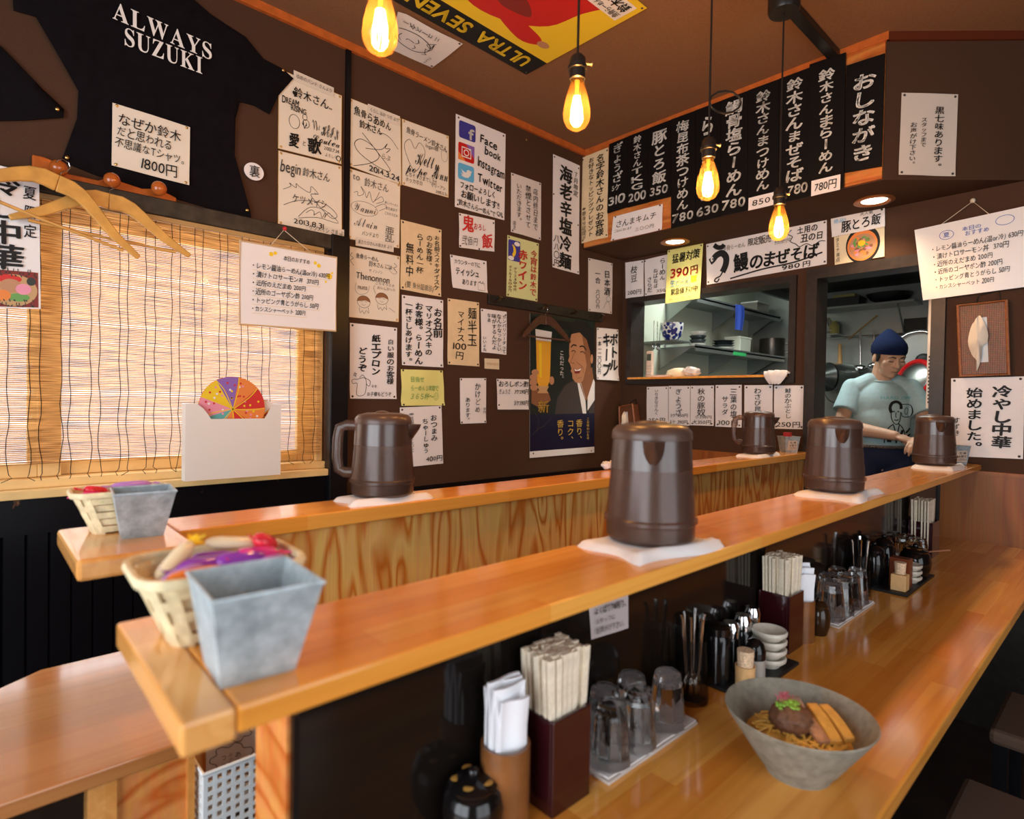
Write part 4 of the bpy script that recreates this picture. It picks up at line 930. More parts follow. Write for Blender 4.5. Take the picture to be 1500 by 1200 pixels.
strip(o, f, (.22, -.06, .86, .075), 'ゆめのバンド さんより')
o, f = board('autograph board dated 2013 hanging above the window corner', [(407, 221), (499.5, 244), (500, 347), (406.5, 329)],
    [T('begin', .03, .08, .34, .30, c='g', w=1.5), T('鈴木さん', .36, .10, .80, .32, c='g', w=1.3), scrawl(.34, .45, .22, .07, 9, 11, .0022, 'g'), T('ケツメイシ', .20, .52, .75, .68, c='g', w=1.3), ST([(.08, .72), (.30, .62), (.62, .58), (.80, .62), (.92, .72), (.80, .76), (.50, .52), (.58, .48)], .0024, 'g'), scrawl(.62, .75, .16, .05, 12, 12, .0022, 'g'),
     ST([(.30, .84), (.48, .68), (.72, .68), (.94, .82), (.60, .80), (.30, .86)], .0022, 'g'), T('2013.8.31', .22, .86, .70, .96, c='k', w=1.3)])
strip(o, f, (.42, .90, 1.12, 1.02), 'ケツメイシ さま より')
o, f = board('autograph board with a large looping signature dated 2014', [(511, 144), (586, 174), (587, 272), (510, 243)],
    [T('魚骨らあめん', .08, .06, .80, .24, w=1.8, sl=.05), T('鈴木さん', .18, .24, .62, .40, w=1.8), ST([(.55, .36), (.66, .33), (.80, .37), (.94, .48)], .0022), ST([(.24, .44), (.50, .62), (.78, .84), (.55, .86), (.20, .76), (.10, .64), (.22, .54), (.44, .58), (.56, .70), (.40, .84), (.08, .98)], .0026), ST([(.30, .65), (.60, .58), (.72, .46), (.68, .54), (.78, .52), (.70, .60)], .0024), T('らぷ', .60, .62, .78, .72, c='g'), T('2014.3.24', .36, .86, .96, .98, w=1.8)])
strip(o, f, (.34, -.02, .98, .13), 'くらし おか つき より')
o, f = board('autograph board with thin grey scribbled names, middle of the right column', [(510.5, 247), (585.5, 270), (584, 364), (508.5, 350)],
    [T('to', .06, .02, .20, .16, c='g'), T('鈴木さん', .28, .04, .76, .22, c='g'), scrawl(.30, .30, .24, .09, 10, 21, .0018, 'g'), ST([(.50, .36), (.62, .28), (.66, .34), (.52, .40)], .0018, 'g'), T('𝒴𝒶𝓃𝓃𝒾', .10, .42, .52, .60, c='g'), ring(.30, .52, .25, .10, .0014, 'g'), ST([(.50, .46), (.66, .38), (.72, .42), (.58, .50)], .0016, 'g'), T('楽しいラーメン', .68, .32, .95, .38, c='g'), T('また来ます', .70, .40, .94, .46, c='g'), T('ごちそうさま', .68, .48, .95, .54, c='g'),
     T('𝒜𝓁𝒶𝒾𝓃', .10, .62, .55, .82, c='g'), T('亜乱', .68, .70, .90, .94, 'v', c='g'), T('バンドより', .25, .84, .58, .92, c='g')])
strip(o, f, (.14, .95, .88, 1.08), 'またたびさんの皆さま より')
board('autograph board with a big heart and a flowing signature', [(588, 174.5), (656.5, 200), (656, 290), (588, 271)],
    [T('魚骨ラーメン鈴木さん', .08, .06, .96, .22, w=1.1, sl=.10), heart(.26, .48, .22, .0020, ry=.26), T('logan様', .48, .24, .76, .32, c='g'), T('𝒦ℯ𝓁𝓁𝓎', .26, .36, .78, .66, w=1.2), T('𝒜𝓃𝓃', .62, .50, .98, .80, w=1.2), ring(.90, .34, .07, .10, .0012, 'g'), T('𝓅ℴ𝓅ℯ', .05, .62, .52, .80, w=1.4), T('ごちそうさまでした!!', .06, .77, .72, .86, c='k'), T('ホッカホカ', .06, .86, .42, .94), T('ケリーアン', .60, .84, .92, .91), T('2015.5.2', .70, .93, .94, .99)])
# generic cartoon girls, drawn in ink
def doll(cx, cy, r, kx):
    ry = r*kx; return [ring(cx, cy, r, ry, .0016), ('P', [(cx-r*math.cos(a), cy-ry*math.sin(a)) for a in [PI*k/10 for k in range(11)]]+[(cx+r*.3, cy-ry*.25)], 'S', 2), ST([(cx-r*.5, cy+ry*.05), (cx-r*.3, cy-ry*.05), (cx-r*.15, cy+ry*.05)], .001), ST([(cx+r*.15, cy+ry*.05), (cx+r*.3, cy-ry*.05), (cx+r*.5, cy+ry*.05)], .001), ST([(cx-r*.3, cy+ry*.4), (cx, cy+ry*.6), (cx+r*.3, cy+ry*.4)], .001),
                          ST([(cx-r*.7, cy+ry*1.0), (cx-r*.5, cy+ry*1.9), (cx-r*.2, cy+ry*1.5), (cx+r*.1, cy+ry*2.0), (cx+r*.4, cy+ry*1.4), (cx+r*.8, cy+ry*1.8), (cx+r*.7, cy+ry*.9)], .0014)]
board('autograph board with two cartoon girls drawn in ink', [(507, 360), (585, 376), (583, 472), (505.5, 464)],
    [T('魚骨らーめん', .16, .07, .58, .16, w=1.1), T('鈴木さん には', .40, .15, .84, .24), T('ザ ノンノン', .40, .27, .66, .32, c='g'), T('Thenonnon', .16, .32, .80, .46, c='k'), ST([(.10, .08), (.07, .13), (.12, .16), (.07, .20), (.13, .26)], .0018), ST([(.88, .12), (.94, .16), (.88, .2), (.95, .25)], .0018), ST([(.78, .22), (.86, .19), (.94, .26), (.86, .28), (.78, .22)], .0012), T('nuns', .20, .50, .38, .60, c='g'), ST([(.18, .50), (.16, .60), (.24, .66), (.38, .62), (.42, .52)], .0012, 'g'), T('ごちそうさま', .52, .44, .90, .49, c='g'), T('おいしかった', .56, .50, .92, .55, c='g')]
    + doll(.32, .76, .12, .72) + doll(.66, .68, .12, .72) + [ST([(.54, .62), (.50, .54), (.52, .50)], .0014), ST([(.80, .80), (.92, .86)], .0012)])
# writing papers on the same wall
S_ = lambda label, px, items, **k: wallsheet(label, px, items, group='handwritten papers on the left wall', **k)
def bird(cx, cy, k):
    p = [(-.42, .12), (-.20, .10), (-.36, -.02), (-.28, -.02), (-.42, -.18), (-.18, -.04), (.02, -.02), (.02, -.18), (.16, -.26), (.28, -.20), (.42, -.22), (.34, -.10), (.30, .10), (.12, .30), (-.14, .34), (-.42, .26), (-.26, .22)]
    return PG([(cx+x*k, cy+y*k*.62) for x, y in p], 'W', 3)
S_('tall white sheet with three coloured social app icons', [(667, 167), (740, 197), (738, 323), (665.5, 303)],
   [RC(.06, .05, .38, .235, 'n', 1, .03), T('f', .22, .08, .36, .245, c='W', w=3, jit=0), RC(.05, .285, .36, .475, 'R', 1, .03), PG([(.05, .39), (.20, .475), (.05, .475)], 'o', 2), PG([(.20, .285), (.36, .285), (.36, .42)], 'v', 2), ST([(.12, .33), (.29, .33), (.29, .43), (.12, .43)], .007, 'W', True, 3, True), ring(.205, .38, .045, .030, .005, 'W', 14), EL(.265, .34, .012, .008, 'W', 3), RC(.05, .51, .36, .685, 'c', 1, .03), bird(.21, .60, .26),
    T('Face', .46, .09, .82, .22, w=2.6, sl=.03), T('book', .56, .21, .90, .33, w=2.6, sl=.03), T('Instagram', .42, .35, .98, .49, w=2.4, sl=.06), T('Twitter', .42, .53, .94, .665, w=2.6, sl=.05), T('フォローよろしく', .08, .70, .80, .79, w=2.4), T('お願いします!!', .10, .79, .88, .885, w=2.2, sl=.02), T('“鈴木さんらーめん”で', .03, .895, .80, .975, w=1.8, sl=.03), T('QR', .82, .91, .96, .98, w=1.5)], pk=1)
S_('small white sheet with red brush writing below the social app sheet', [(671.5, 312), (724, 323), (723, 369), (671.5, 363)], [T('鬼', .07, .02, .40, .52, c='r', w=2.4), T('おろし', .38, .16, .74, .46, c='r', w=2), T('飯', .62, .46, .94, .94, c='r', w=2.4), T('弐佰円', .06, .62, .52, .92, c='g')], pins=((.03, .05), (.96, .1), (.03, .95), (.56, .97)))
S_('pale sheet with three thin lines of writing, left of the long noodle sign', [(748, 253), (792, 268.5), (791.5, 352.5), (747.5, 340)], [T('店内終日まで', .70, .13, .88, .86, 'v'), T('禁煙とさせて', .44, .12, .64, .86, 'v', w=1.2), T('いただきます。', .14, .14, .34, .82, 'v'), T('店主', .05, .80, .15, .95, 'v')], mat=pm('greyish_paper', (.70, .64, .61), .8))
S_('long white banner of seven large brush characters beside the wall corner', [(809.5, 226), (848.5, 243), (847, 402.5), (808, 391.5)], [T('海老辛塩冷麺', .22, .06, .70, .99, 'v', w=3), T('７月限定', .72, .07, .95, .30, 'v', w=1.5), T('八八〇円', .03, .70, .24, .99, 'v', w=1.5)], pins=((.05, .02), (.95, .03), (.03, .35), (.95, .55), (.03, .98), (.95, .98)))
S_('cream sheet with four columns of brush writing, above the white free-bowl sheet', [(586.5, 322), (646, 337), (645, 435), (585.5, 424)], [T('お名前スズキダイスケ', .78, .10, .97, .92, 'v', w=1.5), T('のお客様。', .60, .12, .76, .62, 'v', w=1.3), T('らーめん一杯', .36, .14, .53, .72, 'v', w=1.5), T('無料中', .10, .30, .30, .80, 'v', w=1.5), T('(要 身分証提示)', .10, .86, .80, .96, c='g')], mat=M_TAN)
S_('white sheet offering tissues, with a small box doodle', [(658.5, 373), (712, 383), (713, 429.5), (662, 421.5)], [T('カウンターの下に', .08, .10, .80, .26, w=1.4), T('ティッシュ', .10, .30, .76, .62, w=2.4), T('あります', .26, .66, .68, .88, w=1.6), ST([(.72, .72), (.92, .72), (.92, .95), (.72, .95)], .0018, 'k', True, 2, True), scrawl(.82, .70, .08, .06, 7, 31, .002)], pins=((.04, .05), (.92, .08)))
S_('pale green sheet with red writing and a blue moon picture', [(742.5, 344.5), (788.5, 357), (786.5, 442), (741, 434)], [RC(.03, .06, .40, .40, 'n', 1, .03), PG([(.10+.17*math.cos(a), .24+.12*math.sin(a)) for a in [PI*.5*k/6-PI*.35 for k in range(9)]]+[(.10+.09*math.cos(a), .22+.09*math.sin(a)) for a in [PI*.5*k/6-PI*.35 for k in range(8, -1, -1)]], 'y', 2), EL(.30, .11, .09, .035, 'W', 2), EL(.12, .36, .09, .035, 'W', 2), T('赤ワイン', .30, .18, .66, .86, 'v', c='r', w=3), T('今宵は鈴木で', .72, .14, .94, .92, 'v', c='r', w=2), T('グラス300円', .18, .50, .31, .90, 'v', c='m', w=1.5), T('ボトル1500円', .03, .48, .16, .92, 'v', c='m', w=1.5)], mat=M_GREENP)
S_('white sheet with bold columns of writing, below the cream four-column sheet', [(588, 432), (648.5, 440), (648, 538.5), (587.5, 535)], [T('お名前', .74, .12, .97, .56, 'v', w=2.6), T('マリオスズキの', .52, .10, .74, .84, 'v', w=2.3), T('お客様。らーめん', .28, .08, .50, .98, 'v', w=2.5), T('一杯さしあげます。', .04, .08, .26, .99, 'v', w=2.3)])
S_('tall tan sheet priced 100 yen, between two white sheets', [(655, 437), (701, 443.5), (701, 537), (654.5, 534)], [T('麺半玉', .60, .08, .92, .70, 'v', w=1.2), T('マイナス', .22, .16, .56, .64, 'v', w=1.2), T('100', .14, .64, .58, .78, w=1.2), T('円', .20, .78, .52, .92, w=1.2)], mat=M_TAN)
S_('small white sheet of five tight columns, left of the coat rail', [(703.5, 452), (741.5, 457), (741, 520), (704.5, 516)], [T('カンパリソーダって', .78, .08, .98, .98, 'v', w=1.6), T('なんかなつかしい', .58, .08, .78, .94, 'v', w=1.6), T('味がするんだよ', .38, .08, .58, .92, 'v', w=1.6), T('なあ', .22, .08, .36, .30, 'v', w=1.6), T('いいよね', .04, .62, .18, .98, 'v', w=1.4)], pins=((.05, .04), (.95, .08)))
S_('tiny yellowed label with frayed corners below the five-column sheet', [(709, 525), (730.5, 526), (730.5, 541.5), (709, 540)], [T('お冷は セルフ', .10, .25, .90, .75, c='t')], mat=pm('yellowed_label', (.72, .60, .40), .8), pins=(), bulge=.001)
S_('white sheet with an apron doodle, at the bottom left by the post', [(512, 473), (581, 480.5), (579.5, 584.5), (511.5, 584)], [T('白い服のお客様', .76, .16, .94, .80, 'v', w=2), T('紙エプロン', .42, .12, .64, .68, 'v', w=3), T('どうぞ', .14, .30, .36, .64, 'v', w=3), ST([(.16, .74), (.30, .72), (.34, .80), (.30, .94), (.14, .95), (.15, .80), (.06, .80), (.05, .75), (.16, .74)], .0022), ST([(.20, .72), (.26, .68), (.32, .72), (.42, .76), (.40, .83), (.34, .80)], .0022), T('々々', .44, .76, .56, .90, w=1.5), T('々', .06, .64, .14, .72, w=1.5), T('お子様もどうぞ', .34, .90, .88, .97, w=1.6)])
S_('lemon yellow sheet with curled corner and faint writing', [(586.5, 541), (648, 543), (650, 594), (586, 594.5)], [T('目指せ', .18, .18, .50, .36, c='e'), T('らーめん１年間で', .18, .42, .86, .60, c='e'), T('３６５杯〜☺', .18, .64, .86, .84, c='e')], mat=M_YELLOW, bulge=.010)
S_('white sheet priced 400 yen, half hidden by the lemon water pitcher', [(585, 597), (646, 594.5), (648.5, 679), (587, 685)], [T('おつまみ', .68, .14, .88, .60, 'v', w=1.8), T('ちゃーしゅう', .48, .20, .66, .80, 'v', w=1.8), T('400円', .56, .84, .98, .95, w=1.6), T('※低温でじっくりと', .18, .08, .32, .76, 'v', c='g')], pins=((.05, .04), (.95, .03)))
S_('narrow white sheet hanging alone above the far ledge', [(673, 554), (711.5, 554), (711, 619.5), (673.5, 621)], [T('かけどめ', .52, .10, .76, .78, 'v', w=1.2), T('あります。', .16, .42, .36, .98, 'v', w=1.3), T('0円', .86, .64, .98, .80, 'v')])
S_('square white price sheet overlapping the beer poster edge', [(726, 555), (773, 556), (772.5, 600), (727, 600)], [T('おろしポン酢', .04, .06, .98, .26, w=2), T('ぎょうざ', .04, .32, .40, .50, w=1.2), T('3ケ290円', .52, .32, .98, .50, w=1.7), T('5ケ390円', .52, .68, .98, .88, w=1.7)], pins=((.03, .05), (.05, .85)), off=.008)
S_('white price sheet for rice wine right of the long banner', [(861, 378), (896.5, 386), (895.5, 460), (861, 456)], [T('日本酒', .58, .16, .90, .66, 'v', w=1.8), T('一合', .24, .20, .46, .46, 'v', w=1.8), T('六〇〇円', .24, .56, .46, .94, 'v', w=1.6), ring(.82, .72, .10, .05, .0018), ST([(.60, .92), (.74, .78), (.86, .80), (.94, .96)], .0018)], mat=pm('greyish_paper2', (.74, .68, .65), .8))
S_('white sheet with thick brush columns and a curled corner, right of the beer poster', [(873.5, 480), (905, 483), (905, 558), (872.5, 556)], [T('ボトル', .54, .08, .96, .82, 'v', w=3), T('キープ', .22, .08, .58, .94, 'v', w=3), T('一本一二〇〇円', .03, .14, .18, .90, 'v', w=1.6)], bulge=.008)
sheet('paper_sign', 'paper with food photo and large brush characters, cut by the left edge', 'sign', [oy(-62, 228, 2.262), oy(57, 257, 2.262), oy(59.5, 453, 2.262), oy(-60, 450, 2.262)], (0, -1, 0), [T('夏限定', .78, .08, .97, .50, 'v', w=1.6), T('冷し中華', .30, .04, .78, .72, 'v', w=2.6), RC(.40, .73, .97, .99, 'm', 1), EL(.66, .87, .30, .115, 't', 2), EL(.62, .84, .14, .05, 's', 3), EL(.78, .86, .10, .04, 'p', 4), EL(.52, .91, .10, .04, 'o', 4), EL(.72, .92, .14, .03, 'e', 3), EL(.60, .79, .16, .03, 'r', 3), EL(.88, .80, .06, .03, 'd', 3)]+[EL(.42+.05*(k % 11)+.02*math.sin(k*3.3), .745+.023*math.sin(k*2.1)+.11*(k//22)*2, .014, .006, 'd', 5, 8, k) for k in range(44)], group='handwritten papers on the left wall', pins=((.95, .03),), pk=0)
# round tag and small white menu board hanging on a string in front of the blind
cx = oy(370, 253, YW); b = MB(); b.tube([(cx.x, YW-.013, cx.z), (cx.x, YW-.016, cx.z)], .036, n=28, flat=.9)
o = b.build('round_tag', M_WHITE, loc=(cx.x, YW-.016, cx.z)); tag(o, 'small round white paper tag with one character right of the black shirt', 'tag')
b = MB(); marks(b, [T('裏', .22, .16, .80, .84, w=1.2)], lambda s, t: (cx.x-.032+.064*s, YW-.0165, cx.z+.032-.064*t), .064, .064, (0, -1, 0), random.Random(1)); b.build('lettering', INKM, o, recalc=False)

def hung_board(label, cs, nrm, items, apex, sA, sB, frame, th=.006, mat=None):
    TL, TR, BR, BL = [Vector(c) for c in cs]; n = Vector(nrm).normalized(); fn = lambda s, t: (TL*(1-s)+TR*s)*(1-t)+(BL*(1-s)+BR*s)*t
    ctr = fn(.5, .5); t = thing('hanging_menu_board', label, 'menu board', ctr); b = MB(); b.slab(fn, n, th, 1, 1); bo = b.build('board', mat or pm('whiteboard', (.80, .78, .76), .22), t)
    W_, H_ = (TR-TL).length, (BL-TL).length
    if frame: b = MB(); b.tube([fn(0, 0), fn(1, 0), fn(1, 1), fn(0, 1)], .0045, n=6, closed=True); b.build('frame', frame, t)
    b = MB(); marks(b, items, fn, W_, H_, n, random.Random(9)); b.build('lettering', INKM, bo, recalc=False)
    b = MB(); ap = Vector(apex); b.tube([fn(sA, 0), ap, fn(sB, 0)], .0014, n=5); b.build('string', pm('string', (.70, .60, .45), .8), t)
    return t
ITEMS = [('レモン醤油らーめん(温or冷) 630円', .82), ('漬けトロサーモン丼  370円', .70), ('近所のえだまめ 200円', .56), ('近所のゴーヤポン酢 200円', .64), ('トッピング青とうがらし 50円', .70), ('カシスシャーベット 200円', .56)]
mi = [T('本日のおすすめ', .42, .08, .70, .17, w=1.4)]+[T('・'+s, .10, .23+.105*i, .10+w, .31+.105*i, w=1.5) for i, (s, w) in enumerate(ITEMS)]+[ST([(.12, .325+.105*i), (.12+w, .325+.105*i)], .0010, 'G') for i, (_, w) in enumerate(ITEMS)]
fl = [EL(x, y, r, r*1.25, 'y', 1, 12) for x, y, r in ((.30, .10, .022), (.34, .08, .018), (.76, .12, .018), (.80, .15, .022), (.92, .27, .032), (.88, .35, .012), (.95, .22, .012))]
YB = 2.235
hung_board('white menu board in a pale frame hanging by a string in front of the blind', [oy(351.5, 352.5, YB), oy(493, 377.5, YB), oy(491.5, 485, YB), oy(350.5, 475, YB)], (0, -1, 0), mi+fl, oy(416, 337, YB-.002), .29, .72, pm('pale_beech_frame', (.66, .46, .26), .45), mat=M_WHITE)
o = MB().ball(oy(417, 335, YB-.004), .008, n=10, m=6).build('push_pin', pm('red_pin', (.6, .02, .03), .3), smooth=180); tag(o, 'red push pin holding the string of the framed menu board', 'pin')

# ---------------------------------------------------------------- black T-shirts pinned to the wall
M_TEE = pm('black_cotton', (.0075, .006, .0075), .9, spec=.05, noise=.15, nscale=30, bump=.3, bscale=900)
def tee(label, outline, pins, yf=YW-.010, seed=1):
    pts = [oy(u, v, yf) for u, v in outline]; b = MB(); f = b.face(b.pts(pts)); bmesh.ops.triangulate(b.bm, faces=b.bm.faces[:])
    for _ in range(4):
        long = [e for e in b.bm.edges if e.calc_length() > .035]
        if not long: break
        bmesh.ops.subdivide_edges(b.bm, edges=long, cuts=1, use_grid_fill=False); bmesh.ops.triangulate(b.bm, faces=[q for q in b.bm.faces if len(q.verts) > 3])
    r = random.Random(seed)
    for v in b.bm.verts:
        if not v.is_boundary: v.co.y -= .004+.004*math.sin(v.co.x*23+v.co.z*9)*math.sin(v.co.z*17-v.co.x*6)
    g = bmesh.ops.extrude_face_region(b.bm, geom=b.bm.faces[:]); 
    for v in [q for q in g['geom'] if isinstance(q, bmesh.types.BMVert)]: v.co.y += .003
    o = b.build('t_shirt', M_TEE, smooth=60, loc=sum(pts, Vector())/len(pts)); tag(o, label, 'T-shirt', 'black T-shirts pinned to the wall')
    for u, v in pins:
        p = bpy.data.objects.new('push_pin', pin_mesh(0)); COL.objects.link(p); p.parent = o; q = oy(u, v, yf-.006); p.location = q-wloc(o); p.rotation_euler = (PI/2, 0, 0); p.scale = (1.3, 1.3, 1.3)
    return o
sh = tee('large black T-shirt lettered in white, pinned flat above the window', [(15, -40), (19, 0), (20, 15), (53, 24), (80, 37), (99, 48), (107, 80), (115, 133), (113, 173), (107, 203), (93, 227), (90, 236), (140, 256), (200, 275), (262, 292), (320, 309), (368, 320), (367, 310), (352, 267), (344, 227), (345, 173), (352, 149), (372, 154), (395, 167), (408, 140), (430, 115), (415, 101), (386, 86), (360, 54), (332, 36), (308, 20), (285, 0), (255, -40)], [(98, 231), (362, 308), (415, 103)])
def shirt_text(txt, p0, p1, hpx, yf):
    a, c = oy(*p0, yf), oy(*p1, yf); up = oy(p0[0], p0[1]-hpx, yf)-a
    return lambda s, t: a+(c-a)*s+up*(1-t)
b = MB()
for txt, p0, p1, hp in (('𝐀𝐋𝐖𝐀𝐘𝐒', (163, 24), (311, 87), 27), ('𝐒𝐔𝐙𝐔𝐊𝐈', (181, 63), (297, 107), 27)):
    f = shirt_text(txt, p0, p1, hp, YW-.0195); w = (f(1, 1)-f(0, 1)).length; h = (f(0, 0)-f(0, 1)).length
    marks(b, [T(txt, 0, -.10, 1, 1.30, c='W', jit=0)], f, w, h, (0, -1, 0), random.Random(1))
b.build('lettering', INKM, sh, recalc=False)
tee('second black T-shirt, only its sleeve seen at the left edge', [(-60, 30), (0, 66), (22, 88), (60, 128), (94, 160), (93, 172), (40, 176), (-60, 178)], [(84, 160)], seed=2)
sheet('price_note', 'cream note with shirt price of 1800 yen pinned on the black T-shirt', 'note', [oy(164.5, 151, YW-.018), oy(278, 187, YW-.018), oy(276.5, 272, YW-.018), oy(163, 243, YW-.018)], (0, -1, 0), [T('なぜか鈴木', .06, .12, .88, .33, w=1.3), T('だと思われる', .05, .33, .76, .51, w=1.2), T('不思議なTシャツ。', .03, .51, .99, .70, w=1.2), T('1800円', .36, .72, .84, .95, w=1.2)], mat=M_CREAM, pk=0, off=.004, bulge=.003)

# ---------------------------------------------------------------- peg rack and coat hangers
M_RACK = pm('orange_varnished_wood', (.46, .11, .018), .22, noise=.2, nscale=18, coat=.5)
rk = thing('peg_rack', 'orange varnished peg rack with three round knobs below the black shirt', 'peg rack', (.33, 2.30, 1.98))
up_ = [(47, 226), (62, 229), (80, 236), (93, 253), (117, 258), (144, 264), (152, 262), (165, 260), (178, 266), (208, 276), (222, 276), (236, 279), (250, 285), (259, 290)]
dn_ = [(259, 297), (240, 297), (216, 291), (190, 284), (165, 280), (149, 277), (118, 266), (88, 263), (66, 262), (47, 257)]
b = MB(); b.prism([oy(u, v, 2.302) for u, v in up_+dn_], (0, .024, 0)); b.build('rail', M_RACK, rk, bevel=.004)
KN = []
for u, v in ((86, 246), (164, 264), (233, 276)):
    c = oy(u, v, 2.258); KN.append(c); b = MB(); b.ball(c, .0235, n=20, m=14, sc=(1, .9, 1)); b.tube([c, c+Vector((0, .042, -.004))], .010, n=12); b.build('knob', M_RACK, rk, smooth=60)
M_HANG = pm('honey_wood_hanger', (.66, .35, .085), .3, noise=.15, nscale=22, coat=.3)
M_HANGD = pm('dark_wood_hanger', (.085, .035, .018), .3, noise=.2, nscale=22, coat=.3)
def hanger(label, loc, rz, mat, L=.205, k=1.0, hook=True):
    """local: arms along X, hook top at the origin"""
    t = thing('coat_hanger', label, 'coat hanger', (0, 0, 0), 'wooden coat hangers')
    prof = [(0, 0), (.03, .001), (.055, -.006), (.08, -.022), (.11, -.045), (.15, -.075), (L, -.112)]
    for s in (-1, 1):
        b = MB(); R = []
        for i, (x, z) in enumerate(prof):
            hh = (.025, .0245, .022, .0195, .017, .0145, .008)[i]; yy = .018*(x/L)**1.6; a = -math.atan2(prof[min(i+1, 6)][1]-prof[max(i-1, 0)][1], prof[min(i+1, 6)][0]-prof[max(i-1, 0)][0])
            nx, nz = math.sin(a), math.cos(a); R.append(b.pts([(s*(x*k+nx*hh), -yy-.006, z*k-.058+nz*hh), (s*(x*k+nx*hh), -yy+.006, z*k-.058+nz*hh), (s*(x*k-nx*hh), -yy+.006, z*k-.058-nz*hh), (s*(x*k-nx*hh), -yy-.006, z*k-.058-nz*hh)]))
        for A, B in zip(R, R[1:]):
            for i in range(4): b.face([A[i], A[(i+1) % 4], B[(i+1) % 4], B[i]])
        b.face(R[0][::-1]); b.face(R[-1]); b.build('arm', mat, t, bevel=.0035, smooth=50)
    b = MB(); b.tube([(-L*k*.82, -.014, -.158*k-.002), (0, -.002, -.160*k), (L*k*.82, -.014, -.158*k-.002)], .0048, n=10); b.build('trouser_bar', mat, t, smooth=60)
    for s in (-1, 1):
        b = MB(); b.tube([(s*L*k*.82, -.014, -.158*k), (s*L*k*.86, -.013, -.146*k)], .0015, n=5); b.build('bar_wire', M_CHROME, t)
    b = MB(); b.tube([(0, 0, -.046), (0, 0, -.022), (.012, 0, -.012), (.017, 0, .002), (.010, 0, .015), (-.004, 0, .018), (-.015, 0, .010), (-.018, 0, .0)], .0016, n=6); b.build('hook', M_CHROME, t, smooth=60)
    return place(t, loc, rz)
o = hanger('honey coloured wooden coat hanger on the left knob, nearest the camera', (KN[0].x+.006, 2.205, KN[0].z-.006), math.radians(8), M_HANG, L=.220, k=1.12); o.rotation_euler[1] = math.radians(14)
o = hanger('honey coloured wooden coat hanger on the middle knob, behind the other', (KN[1].x-.004, 2.262, KN[1].z-.010), math.radians(2), M_HANG, L=.216, k=1.10); o.rotation_euler[1] = math.radians(3)
cr = thing('coat_rail', 'dark wooden coat rail with four pegs above the beer poster', 'coat rail', (2.41, 2.315, 1.82))
MB().box(1.955, 2.880, YW-.016, YW, 1.788, 1.838).build('rail', M_DARKWD, cr, bevel=.003)
for x in (2.005, 2.335, 2.59, 2.835):
    b = MB(); b.tube([(x, YW-.012, 1.808), (x, YW-.045, 1.812), (x, YW-.055, 1.825)], [.007, .007, .012], n=10); b.build('peg', pm('antique_brass', (.10, .06, .03), .3, metal=.8), cr, smooth=60)
hanger('dark wooden coat hanger hanging in front of the beer poster', (2.335, YW-.052, 1.798), 0, M_HANGD, L=.19, k=.98)

